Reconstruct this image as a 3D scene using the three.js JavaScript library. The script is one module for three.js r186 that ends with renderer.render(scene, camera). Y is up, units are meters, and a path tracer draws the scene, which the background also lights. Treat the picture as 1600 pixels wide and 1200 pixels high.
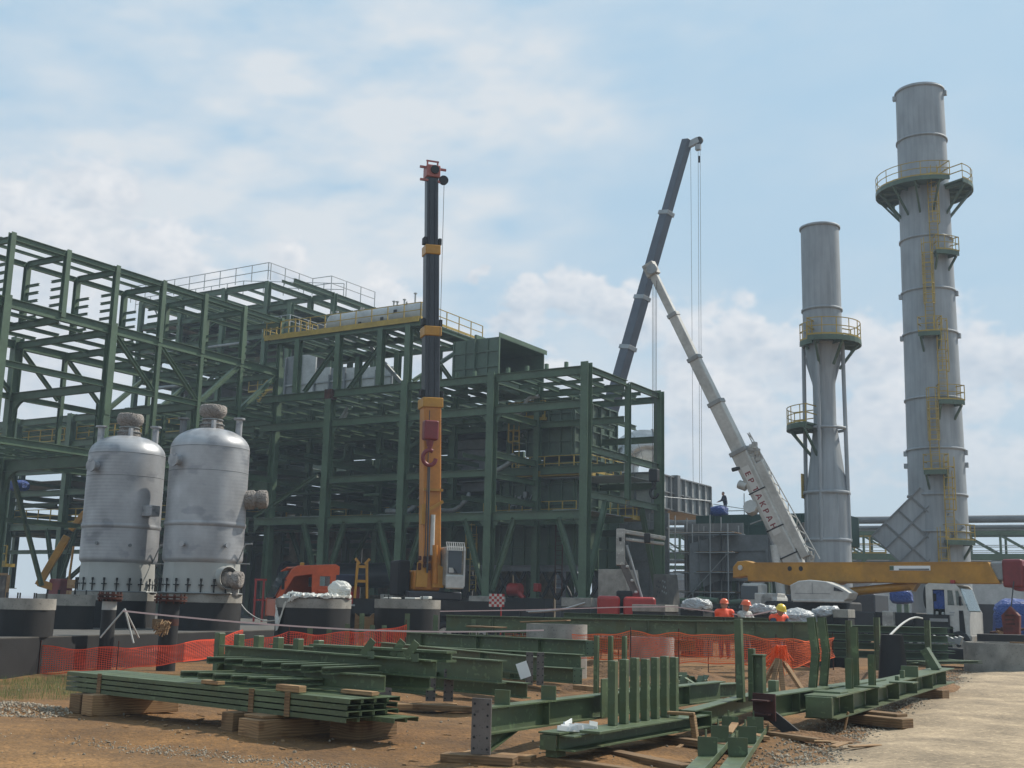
import * as THREE from 'three';
import { RoundedBoxGeometry } from 'three/addons/geometries/RoundedBoxGeometry.js';
import { MarchingCubes } from 'three/addons/objects/MarchingCubes.js';
import { ConvexGeometry } from 'three/addons/geometries/ConvexGeometry.js';
import { mergeGeometries, mergeVertices, toCreasedNormals } from 'three/addons/utils/BufferGeometryUtils.js';

// ---------------------------------------------------------------- camera, light, sky, exposure
// x runs along the long front of the steelwork, -z along its gable; the photographer stands at the origin on the gravel road
const scene = new THREE.Scene();
const camera = new THREE.PerspectiveCamera(36.19, 4 / 3, 0.1, 3000);
camera.position.set(0, 1.65, 0);
camera.rotation.set(0.1876, 0.5504, 0.02296, 'YXZ');
const renderer = new THREE.WebGLRenderer({ antialias: true });
renderer.setSize(1024, 768);
renderer.toneMapping = THREE.LinearToneMapping;
renderer.toneMappingExposure = 1.0;
renderer.shadowMap.enabled = true;
document.body.appendChild(renderer.domElement);

scene.fog = new THREE.FogExp2(new THREE.Color().setRGB(0.70, 0.83, 0.97), 0.0008);

const RAD = Math.PI / 180, V = (x, y, z) => new THREE.Vector3(x, y, z);
const lerp = (a, b, t) => a + (b - a) * t, clamp = (x, a = 0, b = 1) => Math.min(b, Math.max(a, x));
const sstep = (a, b, x) => { const t = clamp((x - a) / (b - a)); return t * t * (3 - 2 * t); };
function rng(seed) { let a = seed >>> 0; return () => { a |= 0; a = (a + 0x6d2b79f5) | 0; let t = Math.imul(a ^ (a >>> 15), 1 | a); t = (t + Math.imul(t ^ (t >>> 7), 61 | t)) ^ t; return ((t ^ (t >>> 14)) >>> 0) / 4294967296; }; }
function hash(x, y, z, s = 0) { let h = Math.imul(x, 374761393) ^ Math.imul(y, 668265263) ^ Math.imul(z, 2147483647 - 1274126177) ^ Math.imul(s + 11, 1103515245); h = Math.imul(h ^ (h >>> 13), 1274126177); return ((h ^ (h >>> 16)) >>> 0) / 4294967296; }
// value noise in 3-D; p > 0 makes it repeat every p cells
function vnoise(x, y, z = 0, p = 0, s = 0) {
  const xi = Math.floor(x), yi = Math.floor(y), zi = Math.floor(z);
  let u = x - xi, v = y - yi, w = z - zi; u = u * u * (3 - 2 * u); v = v * v * (3 - 2 * v);
  let x0 = xi, x1 = xi + 1, y0 = yi, y1 = yi + 1; if (p) { x0 = ((xi % p) + p) % p; x1 = (x0 + 1) % p; y0 = ((yi % p) + p) % p; y1 = (y0 + 1) % p; }
  const a0 = hash(x0, y0, zi, s), b0 = hash(x1, y0, zi, s), c0 = hash(x0, y1, zi, s), d0 = hash(x1, y1, zi, s), e0 = a0 + (b0 - a0) * u, r0 = e0 + (c0 + (d0 - c0) * u - e0) * v;
  if (w === 0) return r0;
  w = w * w * (3 - 2 * w);
  const a1 = hash(x0, y0, zi + 1, s), b1 = hash(x1, y0, zi + 1, s), c1 = hash(x0, y1, zi + 1, s), d1 = hash(x1, y1, zi + 1, s), e1 = a1 + (b1 - a1) * u;
  return r0 + (e1 + (c1 + (d1 - c1) * u - e1) * v - r0) * w;
}
function fbm(x, y, z = 0, oct = 5, p = 0, s = 0) { let a = 0.5, t = 0, n = 0; for (let i = 0; i < oct; i++) { t += a * vnoise(x, y, z, p, s + i); n += a; a *= 0.5; x *= 2; y *= 2; z *= 2; p *= 2; } return t / n; }

const SUN = V(0.47 * Math.cos(47 * RAD), Math.sin(47 * RAD), -0.883 * Math.cos(47 * RAD)).normalize();
const sun = new THREE.DirectionalLight(new THREE.Color(1, 0.93, 0.82), 5);
sun.position.copy(SUN).multiplyScalar(200).add(V(-25, 0, -50)); sun.target.position.set(-25, 0, -50);
sun.castShadow = true; sun.shadow.radius = 1; sun.shadow.mapSize.set(4096, 4096);
Object.assign(sun.shadow.camera, { left: -110, right: 110, top: 110, bottom: -110, near: 1, far: 500 });
scene.add(sun, sun.target);

// the sky: air that pales towards the horizon, thin high cloud, banks of cumulus; azimuth in degrees right of -z, elevation in degrees
{
  const W = 4096, H = 2048, data = new Float32Array(W * H * 4), D = 180 / Math.PI;
  // high thin veils and cumulus banks: [azimuth, elevation, half width, half height, strength]
  const veil = [[-44, 26, 8, 3.6, 0.95], [-36, 25.5, 7, 3.4, 1], [-29.5, 24, 5.5, 2.6, 0.85], [-55, 28, 9, 2.6, 0.7], [-40, 19, 8, 3.4, 0.95], [-50, 17.5, 8, 4.5, 0.85], [-40, 14.5, 6, 4, 0.85], [-57, 13, 8, 6, 0.7], [-46, 11, 9, 4, 0.7], [-21, 29, 8, 2.4, 0.35], [-9, 21, 9, 2, 0.25], [-62, 22, 7, 6, 0.5], [-16, 11, 14, 4, 0.45], [-27, 12, 9, 3, 0.4], [-30, 35, 14, 4, 0.6]];
  const bank = [[-56, 16.6, 2.6, 1.9, 1], [-53.4, 15.6, 2.2, 1.7, 0.95], [-52.2, 18.6, 3.6, 1.5, 0.7], [-49.6, 16.0, 2.3, 1.6, 1], [-47.0, 14.4, 2.2, 1.6, 0.95], [-44.8, 13.2, 2.2, 1.8, 0.9], [-54, 12, 5, 3, 0.75], [-43.0, 16.0, 0.9, 1.0, 1], [-41.0, 13.9, 2.4, 1.5, 0.8], [-38.6, 14.8, 1.5, 1.0, 1], [-36.8, 13.6, 1.6, 1.3, 1], [-34.8, 12.6, 1.8, 1.2, 1], [-33.2, 11.4, 1.4, 1.1, 0.9],
    [-30.6, 15.0, 1.7, 0.7, 0.95], [-28.4, 15.3, 1.6, 0.75, 1], [-26.6, 15.0, 1.4, 0.95, 1], [-25.2, 14.3, 1.3, 1.0, 0.9], [-33.8, 15.8, 0.8, 0.4, 0.7], [-31.4, 14.0, 1.6, 0.5, 0.8], [-29.3, 11.4, 1.3, 1.1, 0.9], [-27.2, 10.6, 2.2, 1.1, 0.6],
    [-22.9, 13.2, 1.5, 1.2, 0.95], [-20.9, 13.7, 1.5, 1.1, 1], [-19.3, 12.8, 1.5, 1.3, 0.9], [-21.5, 10.4, 3.4, 2.2, 0.85], [-17.2, 12.7, 1.4, 1.3, 1], [-15.2, 12.9, 1.2, 1.2, 1], [-13.4, 12.2, 1.2, 1.3, 0.9], [-11.2, 13.2, 1.1, 1.2, 1], [-9.6, 12.0, 1.6, 1.3, 1], [-7.6, 11.4, 1.4, 1.2, 0.95], [-5.6, 10.8, 1.6, 1.4, 0.9], [-12.5, 9.6, 4.0, 2.0, 0.8], [-3, 10.5, 2.4, 1.8, 0.9], [-22, 7.4, 6, 1.6, 0.6], [-10, 7.0, 6, 1.5, 0.6], [-16, 8, 4, 1.5, 0.6], [-60, 14, 4, 3, 0.8], [-66, 12, 5, 3.5, 0.8], [3, 11, 4, 2.5, 0.9]];
  for (let j = 0; j < H; j++) {
    const e = (j + 0.5) / H * 180 - 90, er = e / D;
    for (let i = 0; i < W; i++) {
      const k = (j * W + i) * 4, a = ((i + 0.5) / W - 0.5) * 360; data[k + 3] = 1;
      if (e < -1) { data[k] = 0.5; data[k + 1] = 0.55; data[k + 2] = 0.58; continue; }
      const az = a > 90 ? a - 270 : a + 90, near = az > -75 && az < 20 && e < 45;
      if (!near && (i & 7 || j & 7)) { const q = ((j & ~7) * W + (i & ~7)) * 4; data[k] = data[q]; data[k + 1] = data[q + 1]; data[k + 2] = data[q + 2]; continue; }
      const x = Math.cos(er) * Math.cos(a / D), z = Math.cos(er) * Math.sin(a / D), y = Math.sin(er);
      const sd = x * SUN.x + y * SUN.y + z * SUN.z, t = Math.pow(1 - clamp(y), 5);
      let r = lerp(0.375, 0.57, t), g = lerp(0.565, 0.68, t), b = lerp(0.755, 0.76, t);
      const glow = 0.08 * Math.pow(clamp(sd * 0.5 + 0.5), 5); r += glow; g += glow * 0.95; b += glow * 0.8;
      const X = az * 0.13, Y = e * 0.2, w1 = fbm(X * 1.5, Y * 1.5, 0, 4, 0, 40) - 0.5, w2 = fbm(X * 1.5 + 31, Y * 1.5, 0, 4, 0, 41) - 0.5, w3 = fbm(X * 7, Y * 7, 0, 3, 0, 42) - 0.5, w4 = fbm(X * 7 + 9, Y * 7, 0, 3, 0, 43) - 0.5;
      const A0 = az + w1 * 6 + w3 * 1.2, E0 = e + w2 * 4 + w4 * 0.8, A1 = az + w1 * 1.6 + w3 * 1.7, E1 = e + w2 * 1.1 + w4 * 1.3;
      let cv = 0, cb = 0, lit = 0, wt = 1e-6;
      const far = near ? Math.min(sstep(-75, -66, az), sstep(20, 11, az), sstep(45, 36, e)) : 0;
      if (near) {
        let keep = 1; for (const [A, E, w, h, q] of veil) { const d = ((A0 - A) / w) ** 2 + ((E0 - E) / h) ** 2; if (d < 7) keep *= 1 - 0.8 * q * Math.exp(-d); }
        cv = 1 - keep;
        for (const [A, E, w, h, q] of bank) { const ee = (E1 - E) / h, aa = (A1 - A) / w, d = aa * aa + (ee > 0 ? ee * ee : ee * ee * 0.4); if (d < 6) { const m = q * Math.exp(-d * 0.75); if (m > cb) cb = m; lit += m * m * m * clamp(0.55 + 0.4 * ee + 0.18 * aa, 0, 1.1); wt += m * m * m; } }
      }
      const streak = fbm(X * 2 + Y * 0.9, Y * 3.6 - X * 0.9, 0, 6, 0, 50), base = 0.34 * sstep(-24, -34, az + w1 * 10) * sstep(34, 22, e) + 0.10;
      const va = clamp(lerp(0.36, base * 0.75 + cv * 0.9, far) * (0.60 + 1.9 * (streak - 0.40)));
      r = lerp(r, 0.69, va); g = lerp(g, 0.745, va); b = lerp(b, 0.81, va);
      // billows: rounded lumps of falling size
      const q1 = 1 - Math.abs(2 * fbm(X * 7, Y * 7, 0, 3, 0, 60) - 1), q2 = 1 - Math.abs(2 * fbm(X * 17, Y * 17, 0, 2, 0, 61) - 1), soft = fbm(X * 4, Y * 4.5, 0, 6, 0, 62);
      const dens = lerp(0.42 * sstep(26, 5, e), cb, far) + (q1 - 0.72) * 0.32 + (q2 - 0.72) * 0.13 + (soft - 0.5) * 0.4;
      const ca = sstep(0.26, 0.56, dens) * lerp(0.45, 0.86, sstep(0.15, 0.8, cb)), lum = clamp(lerp(0.5, lit / wt, Math.min(1, wt * 3)) * 0.9 + (q1 - 0.72) * 0.45 + (q2 - 0.72) * 0.22 + 0.35 * (soft - 0.5) + 0.12);
      r = lerp(r, lerp(0.46, 0.86, lum), ca); g = lerp(g, lerp(0.55, 0.86, lum), ca); b = lerp(b, lerp(0.665, 0.89, lum), ca);
      const hz = Math.pow(1 - clamp((e + 0.5) / 10), 1.5) * 0.75;
      r = lerp(r, 0.60, hz); g = lerp(g, 0.675, hz); b = lerp(b, 0.73, hz);
      data[k] = r * 1.04; data[k + 1] = g * 1.04; data[k + 2] = b * 1.02; data[k + 3] = 1;
    }
  }
  const sky = new THREE.DataTexture(data, W, H, THREE.RGBAFormat, THREE.FloatType);
  sky.mapping = THREE.EquirectangularReflectionMapping; sky.magFilter = THREE.LinearFilter; sky.needsUpdate = true;
  scene.background = sky; scene.environment = sky;
}

// ---------------------------------------------------------------- names, parts, geometry
const used = {};
const numbered = (n) => { const k = used[n] = (used[n] ?? -1) + 1; return k ? n + '_' + String(k).padStart(3, '0') : n; };
const shade = (o) => { o.castShadow = o.receiveShadow = true; return o; };
// a thing: a Group at its base; parts given in world positions are moved to it (local = true: given in the thing's own axes)
function thing(name, label, category, [x, y, z] = [0, 0, 0], { turn = 0, group, local = false, kind } = {}) {
  const o = new THREE.Group(); o.name = numbered(name); o.position.set(x, y, z); o.rotation.y = turn;
  o.userData.label = label; if (category) o.userData.category = category; if (group) o.userData.group = group; if (kind) o.userData.kind = kind;
  o.isLocal = local || turn !== 0; scene.add(o); return o;
}
function root(o) { while (o.parent && o.parent !== scene) o = o.parent; return o; }
const merge = (g) => (Array.isArray(g) ? (g.length === 1 ? g[0] : mergeGeometries(g.map((q) => (q.index ? q.toNonIndexed() : q)))) : g);
function boxUV(g) {   // uv in metres from the face's main direction
  g = g.index ? g.toNonIndexed() : g;
  const p = g.attributes.position, uv = new Float32Array(p.count * 2), a = V(), b = V(), c = V(), n = V();
  for (let i = 0; i < p.count; i += 3) {
    a.fromBufferAttribute(p, i); b.fromBufferAttribute(p, i + 1); c.fromBufferAttribute(p, i + 2);
    n.subVectors(b, a).cross(c.clone().sub(a)); const X = Math.abs(n.x), Y = Math.abs(n.y), Z = Math.abs(n.z);
    [a, b, c].forEach((q, k) => { const [s, t] = Y >= X && Y >= Z ? [q.x, q.z] : X >= Z ? [q.z, q.y] : [q.x, q.y]; uv[(i + k) * 2] = s; uv[(i + k) * 2 + 1] = t; });
  }
  g.setAttribute('uv', new THREE.BufferAttribute(uv, 2)); return g;
}
function part(t, name, geo, mat, { label, keepUV, kind } = {}) {
  let g = merge(geo);
  if (!keepUV) g = boxUV(g);
  const r = t.isScene ? null : root(t);
  if (r && !r.isLocal && !g.userData.moved) { g.translate(-r.position.x, -r.position.y, -r.position.z); g.userData.moved = true; }
  const m = shade(new THREE.Mesh(g, mat)); m.name = name; if (label) m.userData.label = label; if (kind) m.userData.kind = kind;
  t.add(m); return m;
}
// one mesh that is a whole thing
function solo(name, label, category, pos, geo, mat, { group, kind, keepUV } = {}) {
  let g = merge(geo); if (!keepUV) g = boxUV(g); g.translate(-pos[0], -pos[1], -pos[2]);
  const m = shade(new THREE.Mesh(g, mat)); m.name = numbered(name); m.position.set(...pos);
  if (label) m.userData.label = label; if (category) m.userData.category = category; if (group) m.userData.group = group; if (kind) m.userData.kind = kind;
  scene.add(m); return m;
}
const plain = (g) => { for (const k of Object.keys(g.attributes)) if (!['position', 'normal', 'uv'].includes(k)) g.deleteAttribute(k); return g.index ? g.toNonIndexed() : g; };
const bx = (x0, x1, y0, y1, z0, z1) => plain(new THREE.BoxGeometry(Math.abs(x1 - x0), Math.abs(y1 - y0), Math.abs(z1 - z0)).translate((x0 + x1) / 2, (y0 + y1) / 2, (z0 + z1) / 2));
const rbx = (x0, x1, y0, y1, z0, z1, r = 0.03, s = 2) => plain(new RoundedBoxGeometry(Math.abs(x1 - x0), Math.abs(y1 - y0), Math.abs(z1 - z0), s, r).translate((x0 + x1) / 2, (y0 + y1) / 2, (z0 + z1) / 2));
// frame along a -> b: x along, y = up-ish (flange direction), z across
function frame(a, b, up) {
  const A = V(...a), B = V(...b), d = B.clone().sub(A), L = d.length(); d.normalize();
  let u = up ? V(...up) : (Math.abs(d.y) > 0.95 ? V(1, 0, 0) : V(0, 1, 0)); const w = d.clone().cross(u).normalize(); u = w.clone().cross(d).normalize();
  return { L, m: new THREE.Matrix4().makeBasis(d, u, w).setPosition(A.add(B).multiplyScalar(0.5)) };
}
function ibeam(a, b, h, w, up, tf = 0.03, tw = 0.022) {
  const { L, m } = frame(a, b, up);
  tf = Math.max(tf, h * 0.06); tw = Math.max(tw, w * 0.07);
  return merge([bx(-L / 2, L / 2, h / 2 - tf, h / 2, -w / 2, w / 2), bx(-L / 2, L / 2, -h / 2, -h / 2 + tf, -w / 2, w / 2), bx(-L / 2, L / 2, -h / 2 + tf, h / 2 - tf, -tw / 2, tw / 2)]).applyMatrix4(m);
}
function channel(a, b, h, w, up, t = 0.02) {   // open towards +across
  const { L, m } = frame(a, b, up);
  return merge([bx(-L / 2, L / 2, h / 2 - t, h / 2, -w / 2, w / 2), bx(-L / 2, L / 2, -h / 2, -h / 2 + t, -w / 2, w / 2), bx(-L / 2, L / 2, -h / 2 + t, h / 2 - t, -w / 2, -w / 2 + t)]).applyMatrix4(m);
}
const bar = (a, b, h, w = h, up) => { const { L, m } = frame(a, b, up); return bx(-L / 2, L / 2, -h / 2, h / 2, -w / 2, w / 2).applyMatrix4(m); };
const rbar = (a, b, h, w, r, up) => { const { L, m } = frame(a, b, up); return rbx(-L / 2, L / 2, -h / 2, h / 2, -w / 2, w / 2, r).applyMatrix4(m); };
function rod(a, b, r, seg = 8, r2 = r) {
  const { L, m } = frame(a, b); return plain(new THREE.CylinderGeometry(r2, r, L, seg).rotateZ(-Math.PI / 2)).applyMatrix4(m);
}
const cyl = (x, z, y0, y1, r, r2 = r, seg = 32, open = false) => plain(new THREE.CylinderGeometry(r2, r, y1 - y0, seg, 1, open).translate(x, (y0 + y1) / 2, z));
const tube = (pts, r, seg = 24, rs = 6, closed = false) => plain(new THREE.TubeGeometry(new THREE.CatmullRomCurve3(pts.map((p) => V(...p)), closed), seg, r, rs, closed));
const lathe = (pts, seg = 48, x = 0, y = 0, z = 0) => plain(new THREE.LatheGeometry(pts.map(([r, h]) => new THREE.Vector2(r, h)), seg).translate(x, y, z));
const prism = (pts, depth, bevel = 0) => plain(new THREE.ExtrudeGeometry(new THREE.Shape(pts.map(([x, y]) => new THREE.Vector2(x, y))), { depth, bevelEnabled: bevel > 0, bevelSize: bevel, bevelThickness: bevel, bevelSegments: 2 }));
const smooth = (g) => toCreasedNormals(g, 0.7);
function copyOf(o, name, pos, { label, turn, scale } = {}) {
  const c = o.clone(); c.name = numbered(name); c.position.set(...pos); if (turn !== undefined) c.rotation.y = turn; if (scale) c.scale.set(...scale);
  c.isLocal = o.isLocal; c.userData = { ...o.userData }; if (label) c.userData.label = label; scene.add(c); return c;
}

// ---------------------------------------------------------------- materials
function tex(n, fn, { color = true, repeat = 1, h } = {}) {   // fn(u, v) -> [r, g, b] in 0..1 (sRGB when colour)
  const m = h ?? n, d = new Uint8Array(n * m * 4);
  for (let j = 0; j < m; j++) for (let i = 0; i < n; i++) { const c = fn(i / n, j / m), k = (j * n + i) * 4; for (let q = 0; q < 3; q++) d[k + q] = clamp(typeof c === 'number' ? c : c[q]) * 255; d[k + 3] = 255; }
  const t = new THREE.DataTexture(d, n, m); t.wrapS = t.wrapT = THREE.RepeatWrapping; t.magFilter = THREE.LinearFilter; t.repeat.set(repeat, repeat);
  if (color) t.colorSpace = THREE.SRGBColorSpace; t.needsUpdate = true; return t;
}
// tints near white, multiplied by a material's colour
const mottle = tex(512, (u, v) => { const a = fbm(u * 4, v * 4, 0, 6, 4, 1), b = fbm(u * 24, v * 24, 0, 3, 24, 5); const s = 0.82 + 0.22 * (a - 0.5) + 0.10 * (b - 0.5); return [s, s, s * 0.99]; }, { repeat: 0.35 });
const grime = tex(512, (u, v) => { const a = fbm(u * 3, v * 9, 0, 5, 3, 2), st = fbm(u * 48, v * 2, 0, 3, 2, 8), d = sstep(0.56, 0.75, fbm(u * 8, v * 8, 4, 5, 8, 9)); const s = 0.80 + 0.34 * (a - 0.5) + 0.03 * (st - 0.5), sc = sstep(0.70, 0.76, fbm(u * 28, v * 28, 6, 3, 28, 14)) * 0.16; return [lerp(s, 0.82, d * 0.5) + sc, lerp(s, 0.72, d * 0.5) + sc, lerp(s, 0.6, d * 0.5) + sc]; }, { repeat: 0.5 });
const rough1 = tex(256, (u, v) => 0.45 + 0.5 * fbm(u * 6, v * 6, 0, 5, 6, 12), { color: false, repeat: 0.5 });
const concT = tex(512, (u, v) => { const a = fbm(u * 5, v * 5, 0, 6, 5, 21), b = hash(Math.floor(u * 512), Math.floor(v * 512), 3), p = sstep(0.74, 0.82, fbm(u * 60, v * 60, 1, 2, 60, 3)); const s = 0.80 + 0.36 * (a - 0.5) + 0.08 * (b - 0.5) - 0.14 * p; return [s, s * 0.985, s * 0.96]; }, { repeat: 0.6 });
const woodT = tex(384, (u, v) => { const g = fbm(u * 3, v * 60, 0, 4, 3, 31), r = 0.5 + 0.5 * Math.sin((v * 26 + 3 * fbm(u * 2, v * 4, 0, 3, 2, 6)) * 6.28); const s = 0.70 + 0.3 * (g - 0.5) + 0.12 * r, d = sstep(0.55, 0.8, fbm(u * 5, v * 5, 2, 4, 5, 7)); return [s - 0.1 * d, s * 0.93 - 0.12 * d, s * 0.82 - 0.13 * d]; }, { repeat: 1.2 });
const rustT = tex(256, (u, v) => { const a = fbm(u * 6, v * 6, 0, 6, 6, 41); return [0.55 + 0.5 * (a - 0.3), 0.46 + 0.4 * (a - 0.4), 0.42 + 0.35 * (a - 0.45)]; }, { repeat: 0.8 });
const wrinkle = tex(512, (u, v) => { const w = fbm(u * 5, v * 5, 0, 3, 5, 50) * 2; return Math.abs(fbm(u * 9 + w, v * 9 - w, 0, 5, 0, 51) - 0.5) * 3.2; }, { color: false, repeat: 1 });
const dirtT = tex(1024, (u, v) => { const a = fbm(u * 7, v * 7, 0, 6, 7, 61), b = fbm(u * 70, v * 70, 0, 3, 70, 62), h = hash(Math.floor(u * 1024), Math.floor(v * 1024), 9); const st = sstep(0.70, 0.76, fbm(u * 110, v * 110, 2, 2, 110, 66)); const s = 0.74 + 0.34 * (a - 0.5) + 0.22 * (b - 0.5) + 0.07 * (h - 0.5) + 0.12 * st; return [s, s * 0.985, s * 0.965]; }, { repeat: 0.22 });
const dirtB = tex(1024, (u, v) => 0.5 * fbm(u * 24, v * 24, 0, 5, 24, 71) + 0.5 * fbm(u * 140, v * 140, 0, 2, 140, 72), { color: false, repeat: 0.22 });
const STACK = tex(512, (u, v) => { const a = fbm(u * 6, v * 3, 0, 5, 3, 91), b = fbm(u * 42, v * 3, 0, 3, 3, 92), c = fbm(u * 4, v * 4, 3, 6, 4, 93); const s = 0.84 + 0.16 * (a - 0.5) + 0.12 * (b - 0.5) + 0.10 * (c - 0.5); return [s, s, s * 1.0]; }, { repeat: 0.18 });
const M = {};
const mat = (n, r, g, b, o = {}) => (M[n] = new THREE.MeshStandardMaterial({ color: new THREE.Color().setRGB(r, g, b), roughness: 0.6, ...o }), M[n].name = n, M[n]);
mat('green', 0.100, 0.172, 0.100, { map: mottle, roughness: 0.48 });
mat('greenFar', 0.100, 0.172, 0.100, { map: mottle, roughness: 0.5 });
mat('greenYard', 0.128, 0.180, 0.088, { map: grime, roughness: 0.46 });
mat('greenPanel', 0.100, 0.160, 0.112, { map: mottle, roughness: 0.5 });
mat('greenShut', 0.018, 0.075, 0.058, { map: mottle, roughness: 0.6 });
mat('yellow', 0.56, 0.385, 0.06, { map: mottle, roughness: 0.5 });
mat('galv', 0.40, 0.42, 0.43, { map: mottle, roughness: 0.5, metalness: 0.35 });
mat('rail', 0.34, 0.36, 0.37, { roughness: 0.5, metalness: 0.4 });
mat('stack', 0.40, 0.435, 0.465, { map: STACK, roughness: 0.65, metalness: 0.1 });
mat('panelGrey', 0.235, 0.25, 0.265, { map: mottle, roughness: 0.6 });
mat('panelPale', 0.56, 0.57, 0.57, { map: mottle, roughness: 0.5, metalness: 0.1 });
mat('steelBright', 0.60, 0.605, 0.61, { map: mottle, roughness: 0.24, metalness: 0.85 });
mat('dark', 0.018, 0.019, 0.021, { map: mottle, roughness: 0.7 });
mat('bitumen', 0.020, 0.020, 0.022, { map: concT, roughness: 0.75, bumpMap: concT, bumpScale: 0.004 });
mat('concrete', 0.42, 0.41, 0.385, { map: concT, roughness: 0.9, bumpMap: concT, bumpScale: 0.006 });
mat('concreteTan', 0.30, 0.27, 0.205, { map: concT, roughness: 0.9, bumpMap: concT, bumpScale: 0.006 });
mat('slab', 0.15, 0.145, 0.135, { map: concT, roughness: 0.9, bumpMap: concT, bumpScale: 0.008 });
mat('timber', 0.52, 0.37, 0.235, { map: woodT, roughness: 0.85, bumpMap: woodT, bumpScale: 0.003 });
mat('timberOld', 0.33, 0.235, 0.15, { map: woodT, roughness: 0.9, bumpMap: woodT, bumpScale: 0.003 });
mat('plate', 0.20, 0.185, 0.18, { map: concT, roughness: 0.8 });
mat('primer', 0.13, 0.055, 0.052, { map: rustT, roughness: 0.75 });
mat('rust', 0.14, 0.062, 0.04, { map: rustT, roughness: 0.9 });
mat('craneYellow', 0.60, 0.29, 0.022, { map: mottle, roughness: 0.38 });
mat('craneOrange', 0.66, 0.25, 0.02, { map: mottle, roughness: 0.4 });
mat('cabOrange', 0.74, 0.105, 0.014, { map: mottle, roughness: 0.35 });
mat('redPaint', 0.50, 0.035, 0.028, { map: mottle, roughness: 0.4 });
mat('redDark', 0.25, 0.02, 0.025, { map: mottle, roughness: 0.45 });
mat('headRed', 0.50, 0.15, 0.13, { map: mottle, roughness: 0.5 });
mat('rustRed', 0.30, 0.07, 0.045, { map: rustT, roughness: 0.7 });
mat('white', 0.68, 0.68, 0.655, { map: mottle, roughness: 0.4 });
mat('offWhite', 0.50, 0.49, 0.45, { map: grime, roughness: 0.5 });
mat('boomDark', 0.045, 0.05, 0.062, { map: mottle, roughness: 0.38, metalness: 0.2 });
mat('boomBlue', 0.062, 0.078, 0.115, { map: mottle, roughness: 0.4 });
mat('boomGrey', 0.42, 0.45, 0.48, { map: mottle, roughness: 0.4 });
mat('tyre', 0.014, 0.014, 0.015, { roughness: 0.9 });
mat('glass', 0.04, 0.05, 0.06, { roughness: 0.06, metalness: 0.1 });
M.pane = new THREE.MeshPhysicalMaterial({ color: 0xdfe8e8, roughness: 0.05, transmission: 1, thickness: 0 }); M.pane.name = 'pane';
mat('cable', 0.05, 0.05, 0.055, { roughness: 0.6, metalness: 0.4 });
mat('mesh', 0.82, 0.125, 0.022, { roughness: 0.55, side: THREE.DoubleSide });
mat('meshRed', 0.80, 0.075, 0.025, { roughness: 0.55, side: THREE.DoubleSide });
mat('tape', 0.62, 0.45, 0.43, { roughness: 0.5, side: THREE.DoubleSide });
mat('tarpBlue', 0.022, 0.065, 0.27, { roughness: 0.5, bumpMap: wrinkle, bumpScale: 0.05, side: THREE.DoubleSide });
mat('wrap', 0.34, 0.355, 0.36, { roughness: 0.4, metalness: 0.2, bumpMap: wrinkle, bumpScale: 0.025, side: THREE.DoubleSide });
mat('poly', 0.56, 0.55, 0.50, { roughness: 0.4, bumpMap: wrinkle, bumpScale: 0.014, side: THREE.DoubleSide });
mat('lagging', 0.43, 0.40, 0.385, { map: concT, roughness: 0.95, bumpMap: wrinkle, bumpScale: 0.05 });
mat('skin', 0.38, 0.20, 0.13, { roughness: 0.6 });
mat('navy', 0.03, 0.035, 0.06, { roughness: 0.85 });
mat('workwear', 0.045, 0.055, 0.085, { roughness: 0.9 });
mat('hiVis', 0.85, 0.085, 0.02, { roughness: 0.6 });
mat('helmetYellow', 0.72, 0.52, 0.03, { roughness: 0.3 });
mat('helmetOrange', 0.70, 0.11, 0.03, { roughness: 0.3 });
mat('hair', 0.02, 0.015, 0.012, { roughness: 0.8 });
mat('crate', 0.21, 0.175, 0.15, { map: grime, roughness: 0.7 });
mat('paper', 0.75, 0.76, 0.76, { roughness: 0.7, side: THREE.DoubleSide });
const VESSEL = tex(1024, (u, v) => {   // aluminium paint: mottled, brushed round the shell, scuffed black in places
  const a = fbm(u * 8, v * 8, 0, 6, 8, 81), h = fbm(u * 2, v * 90, 0, 4, 2, 82), s = 0.78 + 0.24 * (a - 0.5) + 0.14 * (h - 0.5);
  const sc = sstep(0.60, 0.78, fbm(u * 6, v * 12, 5, 6, 6, 83)) * 0.09; return [s - sc, s - sc * 0.95, s - sc * 0.85];
});
mat('vessel', 0.58, 0.59, 0.61, { map: VESSEL, roughness: 0.46, metalness: 0.35 });
mat('skirt', 0.55, 0.555, 0.535, { map: mottle, roughness: 0.6 });

// ---------------------------------------------------------------- the setting
const roadEdge = [[-2.9, 0], [-3.6, -9], [-4.3, -13], [-4.74, -16.9], [-5.5, -23.8], [-6.7, -34.9], [-8.6, -55], [-10.2, -71], [-14, -110]];
function roadX(z) { for (let i = 0; i < roadEdge.length - 1; i++) { const [x0, z0] = roadEdge[i], [x1, z1] = roadEdge[i + 1]; if (z <= z0 && z >= z1) return lerp(x0, x1, (z - z0) / (z1 - z0)); } return z > 0 ? -2.9 : -14; }
const roadD = (x, z) => x - roadX(z) + 0.7 * (fbm(x * 0.5, z * 0.5, 3, 4) - 0.5) + 0.22 * (fbm(x * 3, z * 3, 8, 3) - 0.5);
function H(x, z) {
  const r = Math.hypot(x + 8, z + 18), k = 1 - sstep(30, 60, r);
  return k * (0.16 * (fbm(x * 0.22, z * 0.22, 0, 3, 0, 5) - 0.5) + 0.10 * (fbm(x * 0.9, z * 0.9, 2, 4, 0, 6) - 0.5) + 0.03 * (fbm(x * 4, z * 4, 1, 3, 0, 7) - 0.5));
}
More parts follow.
